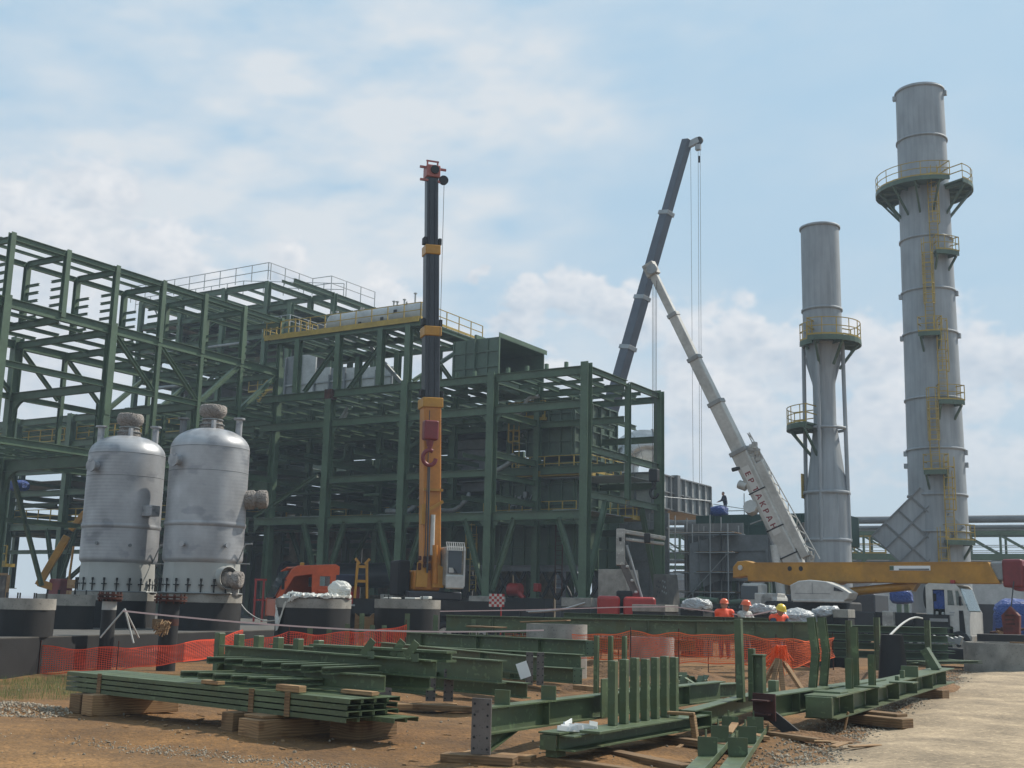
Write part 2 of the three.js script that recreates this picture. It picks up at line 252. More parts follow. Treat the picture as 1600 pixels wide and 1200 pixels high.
{
  const N = 420, pos = [], col = [], uv = [], idx = [], w = (s) => Math.sinh(s * 4.8) / Math.sinh(4.8) * 600;
  for (let j = 0; j <= N; j++) for (let i = 0; i <= N; i++) {
    const x = -9 + w(i / N * 2 - 1), z = -16 + w(j / N * 2 - 1), y = H(x, z);
    pos.push(x, y, z); uv.push(x, z);
    // ochre loam, pale dust where wheels run along the front, darker turned earth in patches
    const p = fbm(x * 0.35, z * 0.35, 4, 5, 0, 8), q = fbm(x * 1.7, z * 1.7, 2, 4, 0, 9);
    let r = 0.285, g = 0.146, b = 0.044;
    const dust = sstep(-0.06, 0.3, (z + 10.3 - 0.13 * (x + 9)) * 0.2 + (p - 0.5) * 0.7) * 0.8 + 0.14 * sstep(0.5, 0.7, q);
    r = lerp(r, 0.34, dust); g = lerp(g, 0.19, dust); b = lerp(b, 0.072, dust);
    const turned = sstep(0.50, 0.66, p) * 0.5; r *= 1 - 0.32 * turned; g *= 1 - 0.36 * turned; b *= 1 - 0.38 * turned;
    col.push(r, g, b);
  }
  for (let j = 0; j < N; j++) for (let i = 0; i < N; i++) { const a = j * (N + 1) + i, b = a + 1, c = a + N + 1, d = c + 1; idx.push(a, c, b, b, c, d); }
  const g = new THREE.BufferGeometry(); g.setAttribute('position', new THREE.Float32BufferAttribute(pos, 3)); g.setAttribute('color', new THREE.Float32BufferAttribute(col, 3)); g.setAttribute('uv', new THREE.Float32BufferAttribute(uv, 2)); g.setIndex(idx); g.computeVertexNormals();
  const m = shade(new THREE.Mesh(g, new THREE.MeshStandardMaterial({ vertexColors: true, map: dirtT, roughness: 0.97, bumpMap: dirtB, bumpScale: 0.035 }))); m.name = 'ground'; m.userData.kind = 'structure'; m.userData.label = 'ochre dirt ground of the building site'; scene.add(m);
}
{ // the gravel road along the right, with a ragged left edge
  const pos = [], uv = [], idx = [], col = [], rows = 420, cols = 60, z0 = 3, z1 = -110;
  for (let j = 0; j <= rows; j++) { const z = lerp(z0, z1, Math.pow(j / rows, 1.6)), e = roadX(z);
    for (let i = 0; i <= cols; i++) { const t = i / cols, x0 = e - 0.7 * (fbm(e * 0.5, z * 0.5, 3, 4) - 0.5) - 0.5 * (fbm(z * 2.2, 3, 8, 4) - 0.5), x = x0 + Math.pow(t, 1.8) * 34, y = H(x, z) + 0.006 + 0.05 * sstep(0, 0.8, x - x0);
      pos.push(x, y, z); uv.push(x, z); const p = fbm(x * 0.5, z * 0.16, 7, 5, 0, 14), s = 0.9 + 0.3 * (p - 0.5), f = 1 - 0.16 * (1 - sstep(0.0, 0.9, x - x0)); col.push(0.60 * s * f, 0.47 * s * f, 0.315 * s * f); } }
  for (let j = 0; j < rows; j++) for (let i = 0; i < cols; i++) { const a = j * (cols + 1) + i, b = a + 1, c = a + cols + 1, d = c + 1; idx.push(a, b, c, b, d, c); }
  const g = new THREE.BufferGeometry(); g.setAttribute('position', new THREE.Float32BufferAttribute(pos, 3)); g.setAttribute('uv', new THREE.Float32BufferAttribute(uv, 2)); g.setAttribute('color', new THREE.Float32BufferAttribute(col, 3)); g.setIndex(idx); g.computeVertexNormals();
  const m = shade(new THREE.Mesh(g, new THREE.MeshStandardMaterial({ vertexColors: true, map: dirtT, roughness: 0.97, bumpMap: dirtB, bumpScale: 0.02 }))); m.name = 'road'; m.userData.kind = 'structure'; m.userData.label = 'pale dusty gravel road along the right'; scene.add(m);
}
{ // loose stones, grass: nobody could count them
  const R = rng(5), st = [], base = new THREE.IcosahedronGeometry(1, 0), P = base.attributes.position;
  for (let i = 0; i < P.count; i++) { const k = 0.7 + 0.5 * hash(Math.round(P.getX(i) * 50), Math.round(P.getY(i) * 50), Math.round(P.getZ(i) * 50)); P.setXYZ(i, P.getX(i) * k, P.getY(i) * k * 0.7, P.getZ(i) * k); }
  base.computeVertexNormals();
  const put = (x, z, s, y = 0) => st.push([x, H(x, z) + s * 0.3 + y, z, s]);
  for (let i = 0; i < 15000; i++) { const z = -8 - 34 * Math.pow(R(), 1.7), d = (R() + R() + R() - 1.5) * 0.9, x = roadX(z) + 0.1 + d + 0.5 * (fbm(z * 1.2, 2, 9, 3) - 0.5); put(x, z, 0.008 + 0.026 * R() * R()); }
  for (let i = 0; i < 1700; i++) { const a = R() * 6.28, r = Math.sqrt(R()), x = -15.6 + Math.cos(a) * r * 1.3, z = -11.3 + Math.sin(a) * r * 0.85; put(x, z, 0.008 + 0.026 * R() * R(), 0.03 * (1 - r * r)); }
  for (let i = 0; i < 900; i++) { const t = R(), x = lerp(-11.5, -7.5, t) + (R() - 0.5) * 1.4, z = lerp(-9.6, -9.9, t) + (R() + R() - 1) * 0.4; put(x, z, 0.006 + 0.016 * R() * R()); }
  for (let i = 0; i < 1500; i++) { const x = -20 + 16 * R(), z = -8 - 30 * R() * R(); put(x, z, 0.005 + 0.022 * R() ** 4); }
  const im = new THREE.InstancedMesh(base, new THREE.MeshStandardMaterial({ color: new THREE.Color().setRGB(1, 1, 1), roughness: 0.95, flatShading: true }), st.length), m4 = new THREE.Matrix4(), q = new THREE.Quaternion(), c = new THREE.Color();
  st.forEach(([x, y, z, s], i) => { q.setFromEuler(new THREE.Euler(R() * 6, R() * 6, R() * 6)); m4.compose(V(x, y, z), q, V(s, s, s)); im.setMatrixAt(i, m4); const k = 0.2 + 0.2 * R(); im.setColorAt(i, c.setRGB(k, k * 0.84, k * 0.63)); });
  { const ch = [], bg = new THREE.BoxGeometry(1, 1, 1); for (let i = 0; i < 150; i++) { const x = -16 + 12 * R(), z = -10.5 - 14 * R() * R(); ch.push([x, H(x, z) + 0.008, z]); } const cm = new THREE.InstancedMesh(bg, M.timber, ch.length); ch.forEach(([x, y, z], i) => { q.setFromEuler(new THREE.Euler((R() - 0.5) * 0.3, R() * 6.28, (R() - 0.5) * 0.3)); m4.compose(V(x, y, z), q, V(0.04 + 0.22 * R() * R(), 0.012, 0.015 + 0.04 * R())); cm.setMatrixAt(i, m4); }); cm.name = 'wood_chips'; Object.assign(cm.userData, { kind: 'stuff', label: 'splinters and chips of board scattered on the dirt', category: 'wood chips' }); scene.add(shade(cm)); }
  im.name = 'gravel'; Object.assign(im.userData, { kind: 'stuff', label: 'loose pale gravel stones along the road edge and on the dirt', category: 'gravel' }); scene.add(shade(im));
  const gr = [], bl = new THREE.BufferGeometry(); bl.setAttribute('position', new THREE.Float32BufferAttribute([-0.006, 0, 0, 0.006, 0, 0, 0.004, 0.5, 0.12, -0.006, 0, 0, 0.004, 0.5, 0.12, -0.003, 0.5, 0.12, -0.003, 0.5, 0.12, 0.004, 0.5, 0.12, 0.002, 1, 0.42], 3)); bl.computeVertexNormals();
  for (let i = 0; i < 24000; i++) { const x = -21.2 + 5.2 * R(), z = -18.6 + 6.2 * R(); const c0 = fbm(x * 0.8, z * 0.8, 1, 3); const inside = z > -15.6 - 0.55 * (x + 21) - 3.0 * 0 - 1.2 && x + z * 0.35 < -21.9 + 1.2 * c0 && z < -12.2; if (inside && R() < c0 * 1.5) gr.push([x, z]); }
  const g2 = new THREE.InstancedMesh(bl, new THREE.MeshStandardMaterial({ color: 0xffffff, roughness: 0.8, side: THREE.DoubleSide }), gr.length);
  gr.forEach(([x, z], i) => { const s = 0.06 + 0.13 * R(); q.setFromEuler(new THREE.Euler((R() - 0.5) * 0.6, R() * 6.28, 0)); m4.compose(V(x, H(x, z) - 0.01, z), q, V(s * 1.6, s, s)); g2.setMatrixAt(i, m4); const k = R(); g2.setColorAt(i, c.setRGB(0.05 + 0.06 * k, 0.115 + 0.06 * k, 0.03)); });
  g2.name = 'grass'; Object.assign(g2.userData, { kind: 'stuff', label: 'patch of green weeds and grass beside the dark concrete base', category: 'grass' }); scene.add(shade(g2));
}
// the concrete base that carries the vessels
{ const poly = [[-20.7, -12.6], [-26.6, -31.5], [-34, -44], [-60, -44], [-60, -12.6]].map(([x, z]) => [x, z]);
  const solid = (y0, y1) => { const g = prism(poly.map(([x, z]) => [x, -z]), y1 - y0); g.rotateX(-Math.PI / 2); g.translate(0, y0, 0); return g; };
  const m = shade(new THREE.Mesh(boxUV(solid(-0.4, 0.775)), M.bitumen)); m.name = 'concrete_base'; m.userData.kind = 'structure'; m.userData.label = 'black coated concrete base slab under the silver vessels'; scene.add(m);
  const t = shade(new THREE.Mesh(boxUV(solid(0.776, 0.80)), M.slab)); t.name = 'concrete_floor'; t.userData.kind = 'structure'; t.userData.label = 'grey floor on top of the concrete base'; scene.add(t); }

// ---------------------------------------------------------------- the steelwork
const G = M.green, GF = M.greenFar;
// beam whose top is at height y
const hb = (t, n, x0, z0, x1, z1, y, h, w, m = G) => part(t, n, ibeam([x0, y - h / 2, z0], [x1, y - h / 2, z1], h, w), m);
const col = (t, x, z, y0, y1, h, w, up, m = G) => part(t, 'column', [ibeam([x, y0, z], [x, y1, z], h, w, up), bx(x - h * 0.75, x + h * 0.75, y0, y0 + 0.05, z - h * 0.75, z + h * 0.75)], m);
const brace = (t, a, b, h = 0.24, w = 0.24, m = G, up) => part(t, 'brace', ibeam(a, b, h, w, up), m);
// guardrail: posts, two rails, toe board
function guardrail(pts, { h = 1.1, step = 1.4, r = 0.028, toe = true } = {}) {
  const g = [];
  for (let i = 0; i < pts.length - 1; i++) {
    const A = V(...pts[i]), B = V(...pts[i + 1]), L = A.distanceTo(B), n = Math.max(1, Math.round(L / step));
    for (let k = i ? 1 : 0; k <= n; k++) { const p = A.clone().lerp(B, k / n); g.push(bar([p.x, p.y, p.z], [p.x, p.y + h, p.z], r * 2, r * 2)); }
    for (const q of [h, h * 0.55]) g.push(bar([A.x, A.y + q, A.z], [B.x, B.y + q, B.z], r * 1.7, r * 1.7));
    if (toe) g.push(bar([A.x, A.y + 0.09, A.z], [B.x, B.y + 0.09, B.z], 0.16, 0.02));
  }
  return g;
}
function cageLadder(x, z, y0, y1, dir, hoops = true, w = 0.5) {   // dir: unit vector the climber's back faces
  const g = [], s = V(-dir[1], 0, dir[0]), P = (u, v, y) => [x + s.x * u + dir[0] * v, y, z + s.z * u + dir[1] * v];
  for (const u of [-w / 2, w / 2]) g.push(bar(P(u, 0, y0), P(u, 0, y1), 0.07, 0.04));
  for (let y = y0 + 0.15; y < y1; y += 0.3) g.push(bar(P(-w / 2, 0, y), P(w / 2, 0, y), 0.03, 0.03));
  if (hoops) { const c = [[-w / 2, 0], [-0.38, 0.3], [-0.22, 0.66], [0.22, 0.66], [0.38, 0.3], [w / 2, 0]], top = y1 + 0.9;
    for (let y = y0 + 2.1; y <= top; y += 0.75) for (let i = 0; i < 5; i++) g.push(bar(P(...c[i], y), P(...c[i + 1], y), 0.06, 0.02));
    for (let i = 1; i < 5; i++) g.push(bar(P(...c[i], y0 + 2.1), P(...c[i], top), 0.05, 0.02)); }
  return g;
}

// --- the open wing on the left: three storeys and a narrow pipe tier on top
{
  const t = thing('rack_building', 'open green steel frame wing on the left with stub brackets in its top tier', 'steel building', [-60.5, 0, -49]), X0 = -56.1, X1 = -64.9, XT = -59.65;
  for (const z of [-38.5, -45.7, -60.2]) {
    col(t, X0, z, 1.9, 17.75, 0.5, 0.46, [1, 0, 0]);
    if (z > -60) col(t, X1, z, 0.9, 17.75, 0.62, 0.5, [0, 0, 1], GF);
    part(t, 'splice_plate', bx(X0 + 0.251, X0 + 0.275, 12.2, 12.5, z - 0.2, z + 0.2), G);
  }
  const posts = [-38.5, -42.15, -45.7, -49.35, -52.9, -56.5, -60.2];
  for (const z of posts) {
    part(t, 'post', ibeam([X0, 17.3, z], [X0, 21.3, z], 0.32, 0.3, [1, 0, 0]), G);
    part(t, 'post', ibeam([XT, 17.3, z], [XT, 21.05, z], 0.32, 0.3, [1, 0, 0]), GF);
    hb(t, 'cross_beam', X0 - 0.16, z, XT + 0.16, z, 21.08, 0.34, 0.2, GF);
    hb(t, 'cross_beam', X0 - 0.2, z, X1, z, 17.42, 0.42, 0.24, GF);
    for (let k = 0; k < 5; k++) for (const [x, s] of [[X0, -1], [XT, 1]]) part(t, 'bracket', ibeam([x + s * 0.16, 19.55 - k * 0.48, z], [x + s * 1.2, 19.55 - k * 0.48, z], 0.15, 0.12), k % 2 ? G : GF);
  }
  for (let i = 0; i < posts.length - 1; i++) {
    const [a, b] = [posts[i], posts[i + 1]];
    hb(t, 'beam', X0, a - 0.16, X0, b + 0.16, 21.2, 0.32, 0.22);
    hb(t, 'beam', XT, a - 0.16, XT, b + 0.16, 21.0, 0.3, 0.2, GF);
    for (const x of [-57.2, -58.45]) hb(t, 'purlin', x, a, x, b, 21.22, 0.16, 0.14, GF);
  }
  for (const [a, b] of [[-34, -38.3], [-38.7, -45.45], [-45.95, -59.95]]) {
    hb(t, 'beam', X0, a, X0, b, 17.62, 0.55, 0.3);
    hb(t, 'beam', X0, a, X0, b, 14.2, 0.36, 0.26);
    hb(t, 'beam', X1, a, X1, b, 17.5, 0.5, 0.3, GF); hb(t, 'beam', X1, a, X1, b, 14.1, 0.34, 0.26, GF);
    hb(t, 'beam', X0, a, X0, b, 10.05, 0.42, 0.26); hb(t, 'beam', X1, a, X1, b, 10.0, 0.4, 0.26, GF);
    hb(t, 'beam', X1, a, X1, b, 6.4, 0.3, 0.2, GF);
    for (const x of [-58.4, -60.6, -62.8]) { hb(t, 'joist', x, a, x, b, 17.5, 0.22, 0.16, GF); hb(t, 'joist', x, a, x, b, 10.0, 0.2, 0.15, GF); }
  }
  for (const z of [-38.5, -45.7, -52.9, -60.2]) {
    hb(t, 'cross_beam', X0 - 0.25, z, X1, z, 14.15, 0.5, 0.28, GF); hb(t, 'cross_beam', X0 - 0.25, z, X1, z, 9.95, 0.75, 0.34, GF);
    // haunches where the deep cross beams meet the rear columns
    if (z > -50) for (const y of [13.65, 9.2]) { const pts = [[0, 0]]; for (let k = 0; k <= 8; k++) { const a = k / 8 * Math.PI / 2; pts.push([1.25 - 1.25 * Math.sin(a), -1.25 + 1.25 * Math.cos(a)].map((v, i) => (i ? v : v))); } part(t, 'haunch', prism(pts.map(([x, yy]) => [x, yy]), 0.22).translate(X1 + 0.28, y, z - 0.11), GF); }
  }
  for (const [z, y0, y1] of [[-49.35, 9.8, 17.1], [-52.9, 2.0, 17.1], [-56.5, 9.8, 17.1]]) { part(t, 'post', ibeam([X0, y0, z], [X0, y1, z], 0.28, 0.26, [1, 0, 0]), G); part(t, 'post', ibeam([X1, y0, z], [X1, y1, z], 0.28, 0.26, [1, 0, 0]), GF); }
  for (const x of [X0 + 0.02, X1]) {
    const m = x > -60 ? G : GF;
    brace(t, [x, 17.05, -46.0], [x, 14.25, -49.1], 0.24, 0.22, m); brace(t, [x, 17.05, -49.55], [x, 14.25, -52.7], 0.24, 0.22, m);
    brace(t, [x, 17.05, -56.2], [x, 14.25, -53.1], 0.3, 0.26, m); brace(t, [x, 17.05, -59.9], [x, 14.25, -56.7], 0.3, 0.26, m);
    brace(t, [x, 9.6, -46.1], [x, 2.3, -49.2], 0.24, 0.22, m); 
  }
  brace(t, [X1, 17.1, -38.9], [X1, 14.2, -42.2], 0.26, 0.24, GF); brace(t, [X1, 17.1, -42.4], [X1, 14.2, -45.5], 0.26, 0.24, GF); brace(t, [X1, 9.5, -39], [X1, 2, -42.2], 0.28, 0.24, GF); brace(t, [X1, 9.5, -45.5], [X1, 2, -42.2], 0.28, 0.24, GF);
  // stubs on the lower rear pipe posts
  for (const z of [-50, -55.5]) { part(t, 'post', ibeam([-62.0, 9.9, z], [-62.0, 14, z], 0.24, 0.24, [1, 0, 0]), GF); for (let k = 0; k < 4; k++) part(t, 'bracket', bar([-62.9, 11.2 + k * 0.6, z], [-61, 11.2 + k * 0.6, z], 0.14, 0.14), GF); }
}

// --- the main frame: front row at z = -60, gable at x = -31.7
const XC = [-31.7, -38.2, -44.8, -51.1, -57.6, -64.2, -70.8, -77.4, -84, -90.6], ZR = [-60, -65.6, -70.3, -76.2];
{
  const t = thing('plant_building', 'large green steel building frame behind the orange crane, joists bare and roof open', 'steel building', [-60, 0, -67]);
  XC.forEach((x, i) => ZR.forEach((z, j) => {
    if (j === 3 && i < 2) return;
    if (j && i === 0 && z === -65.6) { part(t, 'post', ibeam([x, 8.3, z], [x, 15.6, z], 0.34, 0.3, [0, 0, 1]), G); return; }
    const big = j === 0 || i === 0; if (i === 4 && j === 0) return;
    col(t, x, z, 2.25, j === 0 && i > 0 ? (i === 3 ? 15.1 : 15.85) : 15.92, big ? 0.56 : 0.44, big ? 0.5 : 0.4, i === 0 && j === 2 ? [0, 0, 1] : [0, 0, 1], j ? GF : G);
  }));
  part(t, 'column_cap', bx(-51.4, -50.8, 15.1, 15.75, -60.3, -59.7), M.rust, { label: 'rusty stub on a column head' });
  for (let i = 0; i < XC.length - 1; i++) {
    const a = XC[i] - 0.26, b = XC[i + 1] + 0.26;
    const F = (y, h, z = -60, w = 0.3, m = G) => hb(t, 'beam', a, z, b, z, y, h, w, m);
    F(15.72, 0.5); F(13.72, 0.5); F(7.25, 0.5);
    if (i === 2 || i === 1 || i > 3) F(9.85, 0.42);
    if (i > 3) { F(11.5, 0.34); F(5.2, 0.3); }
    for (const [z, ys] of [[-65.6, [15.6, 13.55, 10.6, 7.3]], [-70.3, [15.55, 12.9, 9.85, 6.8]], [-76.2, [15.5, 12.5, 9.6, 6.5]]]) if (i || z > -76) for (const y of ys) F(y, y === 10.6 ? 0.5 : 0.42, z, 0.26, GF);
    // joists run back from the front row
    const n = i ? 5 : 4;
    for (let k = 1; k < n; k++) { const x = lerp(XC[i], XC[i + 1], k / n);
      for (let r = 0; r < 3; r++) { if (r === 2 && !i) continue;
        hb(t, 'joist', x, ZR[r] - 0.15, x, ZR[r + 1] + 0.15, 15.66, 0.3, 0.18, r ? GF : G);
        if (i > 0 || r) hb(t, 'joist', x, ZR[r] - 0.15, x, ZR[r + 1] + 0.15, 13.66, 0.3, 0.18, r ? GF : G);
        if (r === 0 && i < 6) hb(t, 'joist', x, ZR[r] - 0.15, x, ZR[r + 1] + 0.15, 7.2, 0.24, 0.15, GF); } }
    // trimmers between joists
    for (const z of [-62.7, -68]) { hb(t, 'trimmer', a, z, b, z, 15.5, 0.22, 0.14, GF); if (i) hb(t, 'trimmer', a, z, b, z, 13.5, 0.22, 0.14, GF); }
    // short upstands on the roof beams
    if (i === 0 || i === 1) for (let k = 0; k < 4; k++) part(t, 'upstand', bx(a - 1.1 - k * 1.35 - 0.09, a - 1.1 - k * 1.35 + 0.09, 15.725, 16.05, -60.1, -59.9), G);
  }
  for (let i = 0; i < XC.length; i++) for (let r = 0; r < 3; r++) { if (!i && r === 2) continue; const x = XC[i];
    for (const [y, h] of i === 0 ? [[15.75, 0.36], [11.05, 0.42], [8.4, 0.42]] : [[15.63, 0.42], [13.63, 0.42], [11.0, 0.4], [9.7, 0.34], [8.35, 0.4], [7.15, 0.4]]) hb(t, 'beam', x, ZR[r] - 0.28, x, ZR[r + 1] + 0.28, y, h, 0.26, i === 0 || r === 0 ? G : GF); }
  part(t, 'guardrail', guardrail([[-92, 13.75, -60.45], [-65.5, 13.75, -60.45]], { step: 1.5, r: 0.035 }), M.yellow); part(t, 'guardrail', guardrail([[-90, 7.3, -60.45], [-66, 7.3, -60.45]], { step: 1.5, r: 0.035 }), M.yellow);
  // joists of the mid storeys seen from below in the right-hand bays
  for (const x of [-40.4, -42.6]) for (const y of [11, 8.35]) hb(t, 'joist', x, -60.2, x, -65.4, y, 0.26, 0.17, G);
  for (const x of [-47, -49, -53.3, -55.5]) for (const y of [9.75, 11.6]) hb(t, 'joist', x, -60.2, x, -70, y, 0.26, 0.17, GF);
  // floor gratings laid over the rear bays
  for (let i = 0; i < XC.length - 1; i++) for (const [y, r, q] of [[15.74, 2, 1], [13.74, 1, 0.8], [13.74, 2, 1], [9.88, 1, 1], [9.88, 2, 1], [7.28, 1, 1], [7.28, 2, 1], [7.28, 0, i > 2 ? 1 : 0.4], [10.62, 0, i > 3 ? 0.7 : 0]]) { if (!q || (!i && r === 2) || (i < 1 && y > 13)) continue; const a = XC[i] - 0.3, b = lerp(XC[i], XC[i + 1], q) + 0.3; part(t, 'grating', bx(a, b, y, y + 0.04, ZR[r] - 0.3, ZR[r + 1] + 0.3), M.galv); }
  // gussets at the front joints, cable trays under the floors
  for (let i = 0; i < 7; i++) for (const y of [7.0, 13.45]) for (const s of [-1, 1]) if (!(i === 0 && s > 0)) part(t, 'gusset', prism([[0, 0], [s * 0.5, 0], [0, -0.55]], 0.02).translate(XC[i] + s * 0.27, y - 0.25, -60.01), G);
  for (const [y, z] of [[13.0, -63], [9.2, -64], [6.5, -63.5]]) part(t, 'cable_tray', [bx(-90, -46 - y * 0.5, y, y + 0.1, z, z + 0.5)], G);
  for (const [y, z, r] of [[12.4, -64.2, 0.16], [8.9, -62.2, 0.12], [11.9, -66.4, 0.22], [6.0, -66.0, 0.18], [12.8, -68, 0.14]]) for (let k = 0; k < 4; k++) part(t, 'pipe', rod([-88 + k * 12 + r * 20, y - 0.1 * (k % 2), z + 0.4 * (k % 3)], [-79.5 + k * 11 - r * 14, y - 0.1 * (k % 2), z + 0.4 * (k % 3)], r, 10), k === 1 ? M.galv : G);
  // braces rising from the column feet
  for (const x of [-31.7, -38.2, -44.8, -51.1, -70.8, -77.4]) for (const s of [-1, 1]) if (!(x > -32 && s > 0)) brace(t, [x + s * 0.3, 2.6, -60], [x + s * 1.75, 6.85, -60], 0.3, 0.26);
  brace(t, [-31.7, 2.6, -60.3], [-31.7, 8.0, -62.6], 0.3, 0.26); brace(t, [-31.7, 2.6, -70.0], [-31.7, 7.98, -67.6], 0.3, 0.26);
  brace(t, [-51, 7.3, -65.6], [-47, 10.3, -65.6], 0.3, 0.26, GF); brace(t, [-57.6, 7.3, -60.2], [-52, 10, -60.1], 0.26, 0.24, GF);
  for (const [x, s] of [[-46.5, 1], [-49.4, -1], [-54, 1], [-56.8, -1]]) brace(t, [x, 2.6, -65.6], [x + s * 2.2, 6.8, -65.6], 0.26, 0.24, GF);
  for (const [a, b] of [[-70.8, -77.4], [-84, -77.4]]) { brace(t, [a, 2.6, -65.6], [b, 6.8, -65.6], 0.3, 0.26, GF); }
}
// black coated footings with pale concrete heads under the columns
{
  const foot = (x, z, s = 0.75, y = 2.25, label) => { const t = thing('concrete_footing', label, 'footing', [x, 0, z], { group: 'concrete footings under the steel columns' });
    part(t, 'footing_base', bx(x - s, x + s, -0.3, y - 0.5, z - s, z + s), M.bitumen); part(t, 'footing_head', rbx(x - s, x + s, y - 0.5, y, z - s, z + s, 0.03), M.concrete); return t; };
  [['square footing under the front gable corner column left of the boom lift', 0], ['square footing under the front column next to the chequered board', 1], ['square footing behind the operator cab of the orange crane', 2], ['square footing behind the yellow boom rest', 3]].forEach(([l, i]) => foot(XC[i], -60, i ? 0.8 : 0.95, 2.25, l));
  foot(-31.7, -70.3, 0.85, 2.25, 'footing under the far right corner column of the green frame'); foot(-56.1, -45.7, 0.8, 1.9, 'footing under the near tall column of the open wing'); foot(-56.1, -38.5, 0.8, 1.9, 'footing under the column at the left edge of the picture');
  foot(-38.2, -65.6, 0.8, 2.2, 'footing behind the front row with a pale head'); foot(-42.5, -62, 0.6, 2.1, 'small footing with red machine behind it');
}

// --- the drum deck on the roof
{
  const t = thing('steel_platform', 'raised green platform with yellow guardrails carrying the long silver drum', 'platform', [-50, 15.8, -63.5]);
  const z0 = -60, z1 = -67.4, x0 = -56.9, x1 = -43.9, y = 19.85;
  for (const x of [-54.2, -50.6, -47.0, -44.75]) for (const z of [z0, -66.6]) part(t, 'column', ibeam([x, 15.75, z], [x, y - 0.3, z], 0.42, 0.4, [0, 0, 1]), z === z0 ? G : GF);
  for (const z of [z0, -63.6, -67.2]) hb(t, 'beam', x0, z, x1, z, y - 0.02, 0.4, 0.26, z === z0 ? G : GF);
  for (let k = 0; k <= 11; k++) hb(t, 'joist', lerp(x0, x1, k / 11), z0 - 0.1, lerp(x0, x1, k / 11), z1, y - 0.05, 0.26, 0.16, GF);
  part(t, 'grating', [bx(x0, x1, y, y + 0.05, -60.0, -60.9), bx(-45.2, x1, y, y + 0.05, -60.9, z1), bx(x0, -51, y, y + 0.05, -66.4, z1), bx(x0 - 0.2, x0 + 0.6, y - 0.002, y + 0.045, -60.9, -64)], M.greenFar);
  part(t, 'guardrail', guardrail([[x0 - 0.4, y + 0.05, -60], [x1, y + 0.05, -60]]).concat([bx(x0 - 0.4, x1, y - 0.16, y + 0.2, -59.86, -59.82)]), M.yellow);
  part(t, 'guardrail', guardrail([[x1 + 0.02, y + 0.05, -60], [x1 + 0.02, y + 0.05, z1]]), M.yellow);
  part(t, 'guardrail', guardrail([[x0 - 1.2, y + 0.3, -62.5], [x0 - 1.2, y + 0.3, -60.6], [-55.2, y + 0.3, -60.6], [-55.2, y + 0.3, -63]], { step: 0.6 }), M.yellow);
  brace(t, [-50.8, 19.4, -63.6], [-47.2, 15.9, -63.6], 0.26, 0.2, M.galv); brace(t, [-54, 15.9, -60.6], [-50.8, 19.4, -60.6], 0.26, 0.24, GF); brace(t, [-50.4, 15.9, -61], [-47.2, 19.4, -61], 0.26, 0.24, GF);
  brace(t, [-44.7, 15.9, -66.4], [-44.7, 19.4, -60.5], 0.24, 0.22, GF); brace(t, [-44.7, 19.4, -66.4], [-44.7, 15.9, -60.5], 0.24, 0.22, GF);
  const d = thing('steam_drum', 'long pale silver drum lying on the yellow railed roof platform', 'steam drum', [-48.9, 19.9, -62.2], { local: true }), r = 0.86, L = 8.9;
  const prof = [[0, -L / 2]]; for (let k = 1; k <= 8; k++) { const a = k / 8 * Math.PI / 2; prof.push([r * Math.sin(a), -L / 2 + 0.5 - 0.5 * Math.cos(a)]); } for (let k = 8; k >= 0; k--) { const a = k / 8 * Math.PI / 2; prof.push([Math.max(0, r * Math.sin(a)), L / 2 - 0.5 + 0.5 * Math.cos(a)]); }
  part(d, 'shell', lathe(prof).rotateZ(-Math.PI / 2).translate(0, 0.92, 0), M.galvDrum ?? M.panelPale);
  for (const x of [-2.6, 2.4]) part(d, 'saddle', bx(x - 0.2, x + 0.2, 0, 0.5, -0.6, 0.6), M.galv);
  for (const [x, h] of [[-3.9, 0.25], [-1.6, 0.22], [1.1, 0.4], [1.4, 0.34], [2.0, 0.42], [2.9, 0.75], [3.8, 0.45]]) part(d, 'nozzle', [cyl(x, 0, 1.7, 1.75 + h, 0.06, 0.06, 12), cyl(x, 0, 1.75 + h - 0.06, 1.75 + h, 0.12, 0.12, 12)], M.panelPale);
  for (const x of [-4.0, -1.4, 2.5, 4.1]) part(d, 'lifting_lug', [bar([x, 1.55, 0.55], [x + 0.28, 1.75, 0.75], 0.1, 0.04), bar([x, 1.75, 0.5], [x + 0.3, 1.62, 0.72], 0.08, 0.03)], M.white);
  for (const [x, y2] of [[-1.1, 0.62], [0.8, 0.75], [1.9, 1.15]]) part(d, 'name_plate', bx(x - 0.12, x + 0.12, y2 - 0.1, y2 + 0.1, 0.84, 0.9), M.dark);
}

